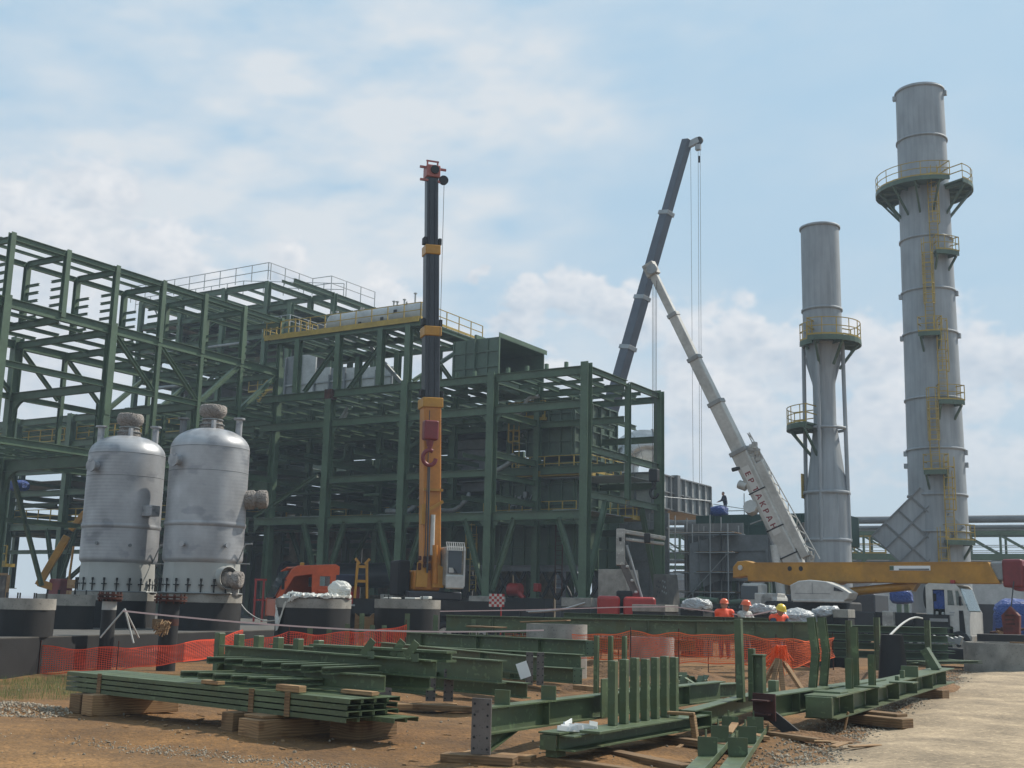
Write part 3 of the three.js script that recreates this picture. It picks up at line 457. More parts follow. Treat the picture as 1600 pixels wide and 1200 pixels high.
// --- the boiler house frame behind, with scaffold rails round its roof
{
  const t = thing('boiler_tower', 'tall dark green boiler frame behind the wing, scaffold rails round its stepped roof', 'steel building', [-75, 0, -79]);
  const xs = [-84.5, -79.3, -74, -68.9, -66.2], zs = [-72, -77.5, -83.4], Y = [6, 9.5, 12.8, 16, 18.8, 21.4, 24.0, 26.4, 28.6];
  for (const x of xs) for (const z of zs) col(t, x, z, 0.5, z === -72 && x > -68 ? 26.4 : 28.6, 0.44, 0.4, [0, 0, 1], GF);
  for (const y of Y) {
    for (const z of zs) for (let i = 0; i < 4; i++) { if (z === -72 && i === 3 && y > 27) continue; hb(t, 'beam', xs[i] + 0.2, z, xs[i + 1] - 0.2, z, y, y > 26 ? 0.5 : 0.4, 0.26, GF); }
    for (const x of xs) { hb(t, 'beam', x, zs[0] - 0.2, x, zs[1] + 0.2, y - 0.03, 0.4, 0.26, GF); hb(t, 'beam', x, zs[1] - 0.2, x, zs[2] + 0.2, y - 0.03, 0.4, 0.26, GF); }
    if (y > 20) for (let k = 0; k < 8; k++) { const x = lerp(xs[0], xs[4], (k + 0.5) / 8); hb(t, 'joist', x, zs[0], x, zs[1], y - 0.05, 0.22, 0.15, GF); if (y > 26) hb(t, 'joist', x, zs[1], x, zs[2], y - 0.05, 0.22, 0.15, GF); }
  }
  for (const y of Y) if (y < 28) for (let i = 0; i < 4; i++) for (let r = 0; r < 2; r++) if ((i * 3 + r * 5 + Math.round(y)) % 4) part(t, 'grating', bx(xs[i] + 0.1, xs[i + 1] - 0.1, y + 0.003, y + 0.05, zs[r] - 0.1, zs[r + 1] + 0.1), M.galv);
  for (const [x0, x1, y0, y1] of [[-83, -79, 19, 21], [-77, -73.5, 16.2, 18.4], [-73, -70, 21.6, 23.8], [-82, -76, 24.2, 26.1], [-72, -67.5, 13, 15.6], [-80, -75, 9.7, 12.4], [-71, -67, 24.2, 25.8]]) part(t, 'equipment_box', rbx(x0, x1, y0, y1, -82, -76.5, 0.05), x0 % 2 ? M.panelGrey : M.greenPanel);
  for (const [i, k] of [[0, 3], [1, 4], [2, 5], [3, 6], [1, 6], [0, 5]]) brace(t, [xs[i] + 0.2, Y[k] - 0.4, -72], [xs[i + 1] - 0.2, Y[k + 1] - 0.4, -72], 0.22, 0.2, GF);
  for (let k = 1; k < 6; k++) brace(t, [-66.8, Y[k], -72.2], [-66.8, Y[k + 1], -77.3], 0.22, 0.2, GF);
  part(t, 'scaffold_rail', guardrail([[-86, 28.7, -71.9], [-68.9, 28.75, -71.9], [-68.7, 28.7, -72], [-68.7, 28.7, -77.4], [-66.6, 28.7, -77.5], [-66.5, 28.7, -83.6]], { h: 1.5, step: 1.9, r: 0.03, toe: false }), M.rail);
  part(t, 'scaffold_rail', guardrail([[-88, 28.6, -74.2], [-74, 28.6, -74.2], [-66.4, 28.6, -79]], { h: 1.25, step: 1.9, r: 0.03, toe: false }), M.rail);
  part(t, 'scaffold_rail', guardrail([[-69, 24.1, -71.8], [-66, 24.1, -71.8], [-66, 24.1, -77.6]], { h: 1.2, step: 1.2, toe: false }), M.rail);
  part(t, 'guardrail', guardrail([[-74, 16.1, -71.7], [-66.6, 16.1, -71.7]], { step: 1.1 }), M.yellow); part(t, 'guardrail', guardrail([[-70, 18.9, -71.6], [-67, 18.9, -71.6]], { step: 0.9 }), M.yellow);
  part(t, 'stair', [bar([-70.5, 16.1, -71.2], [-67.4, 18.9, -71.2], 0.2, 0.05), bar([-70.5, 17.1, -71.2], [-67.4, 19.9, -71.2], 0.05, 0.05), bar([-70.5, 16.1, -70.5], [-67.4, 18.9, -70.5], 0.2, 0.05)].concat([...Array(12)].map((_, k) => bx(-70.5 + k * 0.26, -70.28 + k * 0.26, 16.2 + k * 0.233, 16.24 + k * 0.233, -71.2, -70.5))), M.yellow);
  for (const [x0, x1, y, z, r] of [[-84, -67, 20.1, -71.3, 0.16], [-80, -70, 23.2, -71.2, 0.13], [-86, -72, 17.4, -71.4, 0.2], [-78, -67, 21.9, -76, 0.22]]) part(t, 'pipe', rod([x0, y, z], [x1, y, z], r, 10), M.galv);
  part(t, 'vessel', [rod([-79.5, 15, -74], [-76, 15, -74], 0.75, 20)], M.dark);
  const R = rng(12);
  for (let i = 0; i < 44; i++) { const x = lerp(-86, -67, R()), y = Y[2 + Math.floor(R() * 6)] + 0.1, z = lerp(-73, -82, R()); part(t, i % 3 ? 'pipe' : 'post', i % 3 ? rod([x, y, z], [x + (R() - 0.5) * 6, y + (R() < 0.5 ? 0 : 2), z], 0.07 + 0.1 * R(), 8) : bar([x, y, z], [x, y + 2.3, z], 0.14, 0.14), i % 4 ? GF : M.galv); }
}

// --- what stands inside the frame
{ // cladding panels, pale, under the drum deck
  const t = thing('cladding_wall', 'pale grey sheet wall standing on the roof under the drum platform', 'wall', [-59.7, 18, -70.9]);
  for (let k = 0; k < 7; k++) part(t, 'panel', bx(-65.1 + k * 1.56, -65.1 + k * 1.56 + 1.5, 17.6, k < 2 ? 21.4 : 20.4 - 0.12 * k, -70.9 - (k % 2) * 0.04, -70.8), k === 0 || k === 3 ? M.panelGrey : M.panelPale);
  for (let k = 0; k < 8; k++) part(t, 'rib', bx(-65.18 + k * 1.56, -65.06 + k * 1.56, 17.6, k < 2 ? 21.3 : 19.5, -70.79, -70.6), M.panelGrey);
  part(t, 'rib', [bx(-65.1, -54.3, 18.9, 19.02, -70.78, -70.68)], M.galv);
}
function ribbedBox(t, x0, x1, y0, y1, z0, z1, nx, ny, nz, m, rib = m, d = 0.14) {   // sheet casing with stiffeners on +z and +x
  part(t, 'casing', bx(x0, x1, y0, y1, z0, z1), m);
  for (let i = 0; i <= nx; i++) { const x = lerp(x0, x1, i / nx); part(t, 'stiffener', bx(x - 0.05, x + 0.05, y0 + 0.01, y1 - 0.01, Math.max(z0, z1) + 0.001, Math.max(z0, z1) + d), rib); }
  for (let j = 0; j <= ny; j++) { const y = lerp(y0, y1, j / ny); part(t, 'stiffener', bx(x0, x1 + 0.002, y - 0.045, y + 0.045, Math.max(z0, z1) + 0.002, Math.max(z0, z1) + d * 0.8), rib); part(t, 'stiffener', bx(x1 + 0.001, x1 + d * 0.8, y - 0.045, y + 0.045, z0 - 0.003, z1 + 0.003), rib); }
  for (let k = 0; k <= nz; k++) { const z = lerp(z0, z1, k / nz); part(t, 'stiffener', bx(x1 + 0.002, x1 + d, y0 + 0.012, y1 - 0.012, z - 0.05, z + 0.05), rib); }
}
{
  const t = thing('boiler_casing', 'dark green ribbed boiler casing inside the right bays of the frame', 'boiler casing', [-38, 3.5, -70]);
  ribbedBox(t, -39.3, -35.95, 11.4, 15.1, -72.4, -66.2, 4, 4, 5, M.greenPanel, M.greenPanel, 0.2);
  ribbedBox(t, -41.6, -36.05, 4.2, 11.0, -73, -66.8, 6, 5, 4, M.greenPanel, M.greenFar, 0.16);
  ribbedBox(t, -49.5, -42.3, 4.4, 9.2, -73.5, -68.2, 5, 3, 3, M.greenFar, M.greenFar);
  part(t, 'guardrail', guardrail([[-39.9, 10.2, -65.75], [-34.5, 10.2, -65.75], [-34.5, 10.2, -71.5]], { step: 1.1 }).concat([bx(-39.9, -34.5, 10.0, 10.2, -66.7, -65.72)]), M.yellow);
  part(t, 'guardrail', guardrail([[-40.6, 13.9, -65.8], [-37.8, 13.9, -65.8]], { step: 0.7 }).concat([bx(-40.6, -37.8, 13.72, 13.92, -66.1, -65.77)]), M.yellow);
  part(t, 'ladder', cageLadder(-39.9, -65.7, 10.2, 14, [0, 1]), M.yellow);
  part(t, 'ladder', cageLadder(-43.2, -66, 2.6, 6.4, [0, 1]), M.yellow);
  part(t, 'guardrail', guardrail([[-42.5, 7.3, -66], [-35.5, 7.3, -66]], { step: 1.0 }), M.yellow);
  part(t, 'ladder', cageLadder(-36.6, -65.8, 2.4, 7.2, [0, 1], false), M.rust);
  for (let k = 0; k < 9; k++) { const x = -44 + k * 1.15; part(t, 'lattice_leg', [bar([x, 2.2, -66.6], [x + 1.1, 4.1, -66.6], 0.16, 0.16), bar([x + 1.1, 2.2, -66.62], [x, 4.1, -66.62], 0.16, 0.16)], M.dark); }
  part(t, 'sill_beam', [ibeam([-45, 4.15, -66.4], [-34.5, 4.15, -66.4], 0.4, 0.3)], M.panelGrey);
  const s = thing('silencer_box', 'grey sheet boxes with dark louvres beside the crane jib inside the frame', 'plant', [-43.6, 8, -67.5]);
  for (let k = 0; k < 6; k++) part(s, 'panel', bx(-45.6, -41.9, 9.3 + k * 0.72, 9.95 + k * 0.72, -68.8 + (k % 2) * 0.05, -66.6 + (k % 2) * 0.1), k === 1 || k === 5 ? M.dark : M.panelGrey);
  part(s, 'frame', [bx(-41.2, -40.9, 9, 15, -66.9, -66.6), bx(-45.9, -45.7, 9, 14.4, -66.9, -66.5)], M.greenFar);
  for (let k = 0; k < 5; k++) part(s, 'valve', [bx(-40.4 + k * 0.45, -40.15 + k * 0.45, 8.2 + (k % 3) * 0.25, 8.5 + (k % 3) * 0.3, -66.4, -66.1), rod([-40.5 + k * 0.4, 8.1, -66.2], [-40.2 + k * 0.42, 8.9, -66.3], 0.05, 6)], M.galv);
  const w = thing('plant_wall', 'plain grey sheet wall low behind the red boom lift', 'wall', [-35.2, 2, -73.2]);
  for (let k = 0; k < 4; k++) part(w, 'panel', bx(-38 + k * 1.45, -36.6 + k * 1.45, 2.2, 8.1, -73.2, -73.05 + (k % 2) * 0.03), M.panelGrey);
  part(w, 'rib', [bx(-38, -32.3, 4.9, 5.05, -73, -72.85), bx(-38, -32.3, 7.0, 7.15, -73, -72.86)], M.panelGrey);
  const pl = thing('access_platform', 'small yellow railed platform in the gable bay of the frame', 'platform', [-33.3, 7.3, -67.5]);
  part(pl, 'deck', bx(-34, -31.9, 7.2, 7.3, -66.8, -68.4), M.yellow); part(pl, 'guardrail', guardrail([[-34, 7.3, -66.8], [-31.9, 7.3, -66.8], [-31.9, 7.3, -68.4]], { step: 0.5 }), M.yellow);
  const pt = [[-61, -68.6], [-57.4, -68.6], [-53.1, -68.6], [-48.6, -68.6]];
  pt.forEach(([x, z], i) => { const c = thing('concrete_column', ['tan concrete column behind the silver vessels', 'tan concrete column behind the orange cab', 'tan concrete column right of the yellow boom rest', 'tan concrete column left of the orange crane jib'][i], 'column', [x, 0, z], { group: 'tan concrete columns under the boiler floor' }); part(c, 'shaft', rbx(x - 0.42, x + 0.42, 0, 6.9, z - 0.42, z + 0.42, 0.05), M.concreteTan); part(c, 'capital', rbx(x - 0.6, x + 0.6, 6.4, 6.95, z - 0.6, z + 0.6, 0.05), M.concreteTan); });
  const fl = thing('walkway', 'brown floor edge with yellow rail posts above the tan concrete columns', 'walkway', [-54, 7, -68.4]);
  part(fl, 'floor_edge', bx(-66, -45.5, 6.96, 7.4, -69.4, -67.9), M.concreteTan); part(fl, 'guardrail', guardrail([[-66, 7.4, -67.92], [-45.6, 7.4, -67.92]], { step: 1.5, r: 0.045 }), M.yellow);
  solo('pipe', 'fat black pipe lying low behind the orange crane truck', 'pipe', [-53, 3.2, -65.4], [rod([-59, 3.6, -65.4], [-46.5, 3.6, -65.4], 0.85, 28), rod([-59.06, 3.6, -65.4], [-58.9, 3.6, -65.4], 0.98, 28)], M.boomDark);
  const bk = thing('plant_wall', 'dark brown grey wall low behind the pipe and concrete columns', 'wall', [-56, 0, -78]);
  for (let k = 0; k < 12; k++) part(bk, 'panel', bx(-88 + k * 3.7, -84.4 + k * 3.7, 0, 6.9, -78.2, -78 + (k % 2) * 0.04), k % 3 ? M.concreteTan : M.panelGrey);
  const um = thing('plant_wall', 'dark upper wall of boiler panels deep inside the frame', 'wall', [-54, 7, -77.6]);
  for (let k = 0; k < 11; k++) for (let j = 0; j < 2; j++) if (!(k > 7 && j === 1) && k !== 8) part(um, 'panel', bx(-63 + k * 2.1, -61.02 + k * 2.1, 7.5 + j * 3.1, 10.4 + j * 3.1, -77.6 - (k % 2) * 0.06, -77.4), M.greenFar);
  // pipe runs and small plant on the floors
  const R = rng(77);
  for (let i = 0; i < 16; i++) { const x = -57 + R() * 20, y = [7.5, 9.9, 11.2, 13.9][i % 4], z = -63 - R() * 6; solo('pipe', `loose ${['grey', 'silver', 'green', 'pale'][i % 4]} pipe spool ${['low on the first floor', 'on the second floor', 'on the third floor', 'under the roof joists'][i % 4]} of the frame, ${['leftmost', 'left of middle', 'right of middle', 'rightmost'][Math.floor(i / 4)]}`, 'pipe', [x, y, z], [tube([[x, y + 0.3, z], [x + 1.2 + R(), y + 0.3, z], [x + 1.7 + R(), y + 0.5 + R(), z - 0.2], [x + 1.9 + R(), y + 1.3, z - 0.3]], 0.09 + R() * 0.1, 14, 8)], [M.galv, M.galv, M.green, M.panelPale][i % 4], { group: 'pipe spools on the floors of the frame' }); }
}
// --- green hood on the roof, open on its right side
{
  const t = thing('duct_hood', 'green sheet duct hood on the roof with its dark mouth open to the right', 'duct hood', [-40.6, 15.9, -64.7]), x0 = -42.45, x1 = -38.9, z0 = -61.8, z1 = -67.5, y0 = 15.9, y1 = 18.55;
  part(t, 'front_panel', [bx(x0, x1, y0, y1, z0 - 0.06, z0)], M.greenPanel); part(t, 'rear_panel', bx(x0, x1, y0, y1, z1, z1 + 0.06), M.greenPanel); part(t, 'end_panel', bx(x0, x0 + 0.06, y0, y1, z0 - 0.07, z1 + 0.07), M.greenPanel); part(t, 'roof_panel', bx(x0 + 0.001, x1 - 0.001, y1 - 0.05, y1 + 0.02, z0 - 0.001, z1 + 0.001), M.greenPanel); part(t, 'floor_panel', bx(x0 + 0.07, x1 - 0.01, y0 + 0.02, y0 + 0.08, z0 - 0.07, z1 + 0.07), M.greenPanel);
  for (const x of [x0 + 0.05, -41.5, -40.7, -39.8]) part(t, 'stiffener', bx(x - 0.05, x + 0.05, y0, y1, z0 + 0.001, z0 + (x === -40.7 ? 0.24 : 0.1)), M.greenPanel);
  for (const y of [16.7, 17.7]) part(t, 'stiffener', bx(x0, x1, y - 0.05, y + 0.05, z0 + 0.002, z0 + 0.09), M.greenPanel);
  part(t, 'mouth_rim', [bx(x1 - 0.02, x1 + 0.03, y1 - 0.02, y1 + 0.28, z0 + 0.1, z1 - 0.3), bx(x1 - 0.03, x1 + 0.03, y0, y1 - 0.02, z0 + 0.003, z0 + 0.12)], M.green);
  part(t, 'roof_rib', [bx(-40.78, -40.62, y1 + 0.02, y1 + 0.3, z0 + 0.1, z0 - 1.2)], M.green);
}

// ---------------------------------------------------------------- chimneys, ducts, pipe rack
// platform sector round a stack: centre angle a (0 = +x, counter-clockwise towards -z), half width, inner and outer radius
function sectorPlatform(t, cx, cz, y, a, half, r0, r1, braces = 3, deckMat = M.greenPanel) {
  const n = Math.max(6, Math.round(half * 10)), P = (r, q) => [cx + r * Math.cos(q), cz - r * Math.sin(q)], g = [], deck = [], rail = [];
  for (let i = 0; i < n; i++) { const q0 = a - half + i / n * 2 * half, q1 = a - half + (i + 1) / n * 2 * half, s = new THREE.Shape([P(r0, q0), P(r1, q0), P(r1, q1), P(r0, q1)].map(([x, z]) => new THREE.Vector2(x, -z))); deck.push(plain(new THREE.ExtrudeGeometry(s, { depth: 0.12, bevelEnabled: false })).rotateX(-Math.PI / 2).translate(0, y - 0.12, 0));
    const A = P(r1 - 0.04, q0), B = P(r1 - 0.04, q1); for (const h of [1.1, 0.58]) rail.push(bar([A[0], y + h, A[1]], [B[0], y + h, B[1]], 0.045, 0.045)); rail.push(bar([A[0], y + 0.08, A[1]], [B[0], y + 0.06, B[1]], 0.1, 0.02));
    g.push(bar([A[0], y - 0.22, A[1]], [B[0], y - 0.22, B[1]], 0.2, 0.1)); if (i % 2 === 0 || i === n - 1) rail.push(bar([A[0], y, A[1]], [A[0], y + 1.1, A[1]], 0.045, 0.045)); }
  const E = [P(r0 + 0.1, a - half), P(r1, a - half), P(r0 + 0.1, a + half), P(r1, a + half)];
  for (const k of [0, 2]) for (const h of [1.1, 0.58]) rail.push(bar([E[k][0], y + h, E[k][1]], [E[k + 1][0], y + h, E[k + 1][1]], 0.06, 0.06));
  rail.push(bar([E[3][0], y, E[3][1]], [E[3][0], y + 1.1, E[3][1]], 0.06, 0.06));
  for (let k = 0; k < braces; k++) { const q = a - half * 0.86 + (braces > 1 ? k / (braces - 1) : 0.5) * half * 1.72, A = P(r1 - 0.15, q), B = P(r0 - 0.05, q); g.push(bar([A[0], y - 0.25, A[1]], [B[0], y - 0.25, B[1]], 0.2, 0.12), bar([A[0], y - 0.3, A[1]], [B[0], y - (r1 - r0) * 1.15 - 0.3, B[1]], 0.15, 0.12)); }
  part(t, 'platform', deck.concat(g), deckMat); part(t, 'guardrail', rail, M.yellow);
}
{
  const cx = -17.95, cz = -88.2, t = thing('chimney', 'tallest grey chimney at far right with yellow ladders and a ring platform', 'chimney', [cx, 0, cz]);
  const R = (y) => lerp(2.08, 1.74, clamp(y / 41.8)), fl = [5.2, 7.6, 10.2, 13.5, 17.2, 22.1, 25.3, 29.3, 37.2];
  const cuts = [0, ...fl, 41.35];
  for (let i = 0; i < cuts.length - 1; i++) part(t, 'shell_ring', lathe([[R(cuts[i]), cuts[i]], [R(cuts[i + 1]), cuts[i + 1]], ...(i === cuts.length - 2 ? [[R(42) - 0.05, 41.35], [R(40) - 0.08, 37.5]] : [])], 64, cx, 0, cz), M.stack);
  for (const y of [...fl, 41.2]) part(t, 'flange', lathe([[R(y) - 0.02, y - 0.09], [R(y) + 0.1, y - 0.09], [R(y) + 0.1, y + 0.05], [R(y) - 0.02, y + 0.06]], 64, cx, 0, cz), M.stack);
  const vw = Math.atan2(-(0 - cz), 0 - cx), face = Math.atan2(88.2, -17.95);   // bearing of the side towards the road
  const ang = (d) => -Math.PI / 2 + Math.atan2(17.95, 88.2) + d;               // d > 0: to the right as seen from the road
  sectorPlatform(t, cx, cz, 33.3, ang(-0.95), 1.5, R(33.6), 3.5, 6); sectorPlatform(t, cx, cz, 33.3, ang(1.75), 0.85, R(33.6), 3.5, 4);
  for (const [y, d, h] of [[27.9, 0.62, 0.36], [21.8, 0.0, 0.3], [16.8, 0.5, 0.36], [11.8, 0.0, 0.3], [6.9, 0.55, 0.4], [3.9, 0.1, 0.3]]) sectorPlatform(t, cx, cz, y, ang(d), h, R(y), R(y) + 0.85, 2);
  const lad = (y0, y1, d) => { const q = ang(d), r = R(y0) + 0.22; part(t, 'ladder', cageLadder(cx + r * Math.cos(q), cz - r * Math.sin(q), y0, y1, [Math.cos(q), -Math.sin(q)], true, 0.6), M.yellow); };
  lad(27.9, 33.4, 0.28); lad(21.8, 27.9, 0.02); lad(16.8, 21.8, 0.34); lad(11.8, 16.8, -0.02); lad(6.9, 11.8, 0.34); lad(0.5, 6.9, 0.1);
  for (const y of [40.7, 24.9, 21.7, 13.1, 12.2]) for (const s of [-1, 1]) { const q = ang(s * 1.45); part(t, 'lug', bx(cx + (R(y) + 0.08) * Math.cos(q) - 0.14, cx + (R(y) + 0.08) * Math.cos(q) + 0.14, y, y + 0.35, cz - (R(y) + 0.08) * Math.sin(q) - 0.14, cz - (R(y) + 0.08) * Math.sin(q) + 0.14), M.stack); }
  // the square inlet duct that meets its left flank at 45 degrees
  const D = new THREE.Matrix4().makeRotationY(Math.atan2(17.95, 88.2)).setPosition(cx, 0, cz), q = Math.SQRT1_2, S = 1.95;
  const box = (u0, u1, v0, v1, w0, w1) => bx(u0, u1, v0, v1, w0, w1).rotateZ(Math.PI / 4).translate(-1.3, 7.7, 0.2).applyMatrix4(D);
  part(t, 'inlet_duct', box(-2.6, 2.2, -S, S, -1.6, 1.6), M.panelPaleDuct ?? M.stack);
  for (let k = 0; k < 4; k++) { part(t, 'duct_rib', box(-2.62, 2.2, -S + k * S * 2 / 3 - 0.05, -S + k * S * 2 / 3 + 0.05, 1.6, 1.72), M.panelGrey); part(t, 'duct_rib', box(-2.6 + k * 1.3 - 0.05, -2.6 + k * 1.3 + 0.05, -S - 0.02, S + 0.02, 1.598, 1.7), M.panelGrey); }
}
{
  const cx = -21.2, cz = -72.0, t = thing('chimney', 'shorter grey chimney with a waisted shaft between four corner tubes', 'chimney', [cx, 0, cz]), yaw = Math.atan2(21.2, 72);
  part(t, 'upper_shell', lathe([[1.2, 18.3], [1.2, 20.6], [1.2, 23.4], [1.19, 26.15], [1.12, 26.15], [1.1, 20]], 64, cx, 0, cz), M.stack);
  for (const y of [20.6, 18.35, 26.05]) part(t, 'flange', lathe([[1.18, y - 0.08], [1.28, y - 0.08], [1.28, y + 0.06], [1.18, y + 0.06]], 64, cx, 0, cz), M.stack);
  part(t, 'waist', lathe([[1.2, 18.3], [0.72, 15.8], [0.72, 13.4], [1.3, 8.95]], 8, cx, 0, cz), M.stack);
  part(t, 'base_shell', lathe([[1.31, 9], [1.33, 6.2], [1.33, 6], [1.36, 6], [1.36, 0]], 64, cx, 0, cz), M.stack);
  for (const y of [9.0, 6.1, 4.6]) part(t, 'flange', lathe([[1.3, y - 0.1], [1.42, y - 0.1], [1.42, y + 0.08], [1.3, y + 0.08]], 64, cx, 0, cz), M.stack);
  for (let k = 0; k < 4; k++) { const q = k * Math.PI / 2 + Math.PI / 4 + yaw + 0.5, c = Math.cos(q) * 1.32, s = Math.sin(q) * 1.32; part(t, 'corner_tube', rod([cx + c, 6, cz + s], [cx + c * 0.94, 18.4, cz + s * 0.94], 0.13, 12), M.stack); part(t, 'strut', [bar([cx + c, 13, cz + s], [cx + c * 0.55, 13, cz + s * 0.55], 0.12, 0.1), bar([cx + c * 0.95, 18, cz + s * 0.95], [cx + c * 0.5, 15.9, cz + s * 0.5], 0.12, 0.08)], M.stack); }
  for (let k = 0; k < 8; k++) { const q = k * Math.PI / 4; part(t, 'fin', bar([cx + Math.cos(q) * 1.31, 6.2, cz + Math.sin(q) * 1.31], [cx + Math.cos(q) * 1.33, 8.9, cz + Math.sin(q) * 1.33], 0.1, 0.05), M.stack); }
  part(t, 'ring_beam', lathe([[1.2, 12.9], [1.36, 12.9], [1.36, 13.05], [1.2, 13.05]], 32, cx, 0, cz), M.stack);
  const ang = (d) => -Math.PI / 2 + yaw + d;
  sectorPlatform(t, cx, cz, 18.55, ang(0.95), 1.35, 1.2, 2.35, 4); sectorPlatform(t, cx, cz, 18.55, ang(-0.9), 0.45, 1.2, 1.45, 1);
  sectorPlatform(t, cx, cz, 13.2, ang(-1.35), 0.85, 0.75, 2.35, 3); part(t, 'guardrail', guardrail([[cx - 1.45, 8.7, cz - 0.1], [cx - 1.45, 8.7, cz + 0.35]], { h: 1.5, step: 0.25, r: 0.04 }), M.yellow);
}
{ // bright elbow duct on its round stub
  const t = thing('elbow_duct', 'shiny silver elbow duct seen through the gable of the frame', 'duct', [-38.6, 8, -79]), R = 1.26, dir = V(0.82, 0, -0.57);
  const pts = [], B = 1.75, c0 = V(-38.7, 12.0, -79);
  class Arc extends THREE.Curve { getPoint(u, o = V()) { const a = u * Math.PI / 2; return o.copy(c0).addScaledVector(dir, B - B * Math.cos(a)).add(V(0, B * Math.sin(a), 0)); } }
  const arc = new Arc(); part(t, 'riser', [cyl(-38.7, -79, 11.45, 12.0, R, R, 48, true)], M.steelBright);
  part(t, 'bend', plain(new THREE.TubeGeometry(arc, 24, R, 48, false)), M.steelBright);
  const e = arc.getPoint(1), f = e.clone().addScaledVector(dir, 0.5); part(t, 'mouth', [rod(e.toArray(), f.toArray(), R, 48)], M.steelBright); part(t, 'mouth_ring', rod(f.toArray(), f.clone().addScaledVector(dir, 0.1).toArray(), R + 0.08, 48), M.galv);
  for (const u of [0.25, 0.5, 0.75]) { const p = arc.getPoint(u), q = arc.getPoint(u + 0.012); part(t, 'seam', rod(p.toArray(), q.toArray(), R + 0.012, 48), M.galv); }
  part(t, 'stub', cyl(-38.7, -79, 8.3, 11.4, R + 0.16, R + 0.05, 48), M.panelPale); for (const y of [11.4, 10.2]) part(t, 'flange', cyl(-38.7, -79, y, y + 0.1, R + 0.22, R + 0.22, 48), M.galv);
  for (let k = 0; k < 10; k++) { const q = k * 0.628; part(t, 'stiffener', bx(-38.7 + Math.cos(q) * 1.42 - 0.05, -38.7 + Math.cos(q) * 1.42 + 0.05, 8.4, 11.4, -79 + Math.sin(q) * 1.42 - 0.05, -79 + Math.sin(q) * 1.42 + 0.05), M.galv); }
}
{ // ribbed grey duct running back from the gable
  const t = thing('flue_duct', 'long pale grey ribbed flue duct stepping down behind the gable', 'duct', [-35.8, 8, -80]);
  ribbedBox(t, -38, -34.0, 8.7, 11.05, -84.6, -74.4, 3, 2, 8, M.panelPale, M.panelGrey, 0.22);
  part(t, 'splice', bx(-34.1, -33.6, 8.6, 11.2, -78.2, -77.7), M.panelGrey); part(t, 'transition', prism([[-84.6, 8.7], [-84.6, 11.05], [-86.4, 8.7]].map(([a, b]) => [a, b]), 3.6).rotateY(-Math.PI / 2).translate(-34.1, 0, 0), M.panelPale);
  part(t, 'hopper', prism([[-37, 8.7], [-34.2, 8.7], [-35, 7.2], [-36.2, 7.2]], 2.6).translate(0, 0, -77.5), M.panelGrey);
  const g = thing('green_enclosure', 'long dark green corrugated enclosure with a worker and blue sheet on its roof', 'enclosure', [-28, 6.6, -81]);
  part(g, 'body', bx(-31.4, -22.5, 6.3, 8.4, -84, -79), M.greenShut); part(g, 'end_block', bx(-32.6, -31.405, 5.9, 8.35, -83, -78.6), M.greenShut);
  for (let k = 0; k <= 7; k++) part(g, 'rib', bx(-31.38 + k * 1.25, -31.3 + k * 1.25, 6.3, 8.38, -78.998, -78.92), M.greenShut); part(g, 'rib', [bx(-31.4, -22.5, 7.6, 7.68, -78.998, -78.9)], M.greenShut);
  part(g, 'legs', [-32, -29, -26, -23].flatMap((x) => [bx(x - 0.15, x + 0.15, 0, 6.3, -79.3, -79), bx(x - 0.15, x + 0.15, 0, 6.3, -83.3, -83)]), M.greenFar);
  const d = thing('grey_duct', 'grey sheet duct blocks under the green enclosure, left face receding', 'duct', [-28, 3, -75]);
  part(d, 'front_face', bx(-29.4, -25.7, 3.7, 6.72, -78, -75.3), M.panelGrey); for (const y of [4.7, 5.7]) part(d, 'rib', bx(-29.38, -25.72, y - 0.04, y + 0.04, -75.3, -75.2), M.panelGrey);
  for (const x of [-29.2, -26.2]) part(d, 'rib', bx(x - 0.1, x + 0.1, 3.72, 6.7, -75.3, -75.16), M.panelGrey);
  const sideQ = [[-31.05, -73.8], [-29.45, -75.25]];
  for (let k = 0; k < 3; k++) { const f = (u) => [lerp(sideQ[0][0], sideQ[1][0], u), lerp(sideQ[0][1], sideQ[1][1], u)], [xa, za] = f(k / 3), [xb, zb] = f((k + 0.94) / 3), m = (a, b, u) => lerp(a, b, u); const v = [[xa, m(2.9, 3.75, k / 3), za], [xb, m(2.9, 3.75, (k + 0.94) / 3), zb], [xb, m(6.1, 6.72, (k + 0.94) / 3), zb], [xa, m(6.1, 6.72, k / 3), za]]; const pts = v.concat(v.map(([x, y, z]) => [x - 0.12, y, z - 0.14])).map((p) => V(...p)); part(d, 'side_panel', plain(new ConvexGeometry(pts)), M.panelGrey); part(d, 'rib', bar([xb + 0.05, m(2.9, 3.75, (k + 1) / 3), zb + 0.05], [xb + 0.05, m(6.1, 6.72, (k + 1) / 3) + 0.1, zb + 0.05], 0.1, 0.12), M.panelGrey); }
  part(d, 'rear_block', bx(-24.9, -21.6, 3.5, 6.4, -78.5, -75.4), M.panelGrey); part(d, 'rib', [bx(-24.7, -24.45, 3.5, 6.6, -75.4, -75.2), bx(-24.9, -21.6, 5, 5.1, -75.4, -75.3)], M.panelGrey);
  part(d, 'pier', rbx(-25.65, -24.95, 0, 7.1, -76, -75.2, 0.04), M.concreteTan); part(d, 'lagging', [...Array(7)].map((_, k) => rbx(-25.6 + k * 0.33, -25.3 + k * 0.33, 6.5, 7.1 + 0.2 * ((k * 7) % 3), -75.8, -75.4, 0.08)), M.lagging);
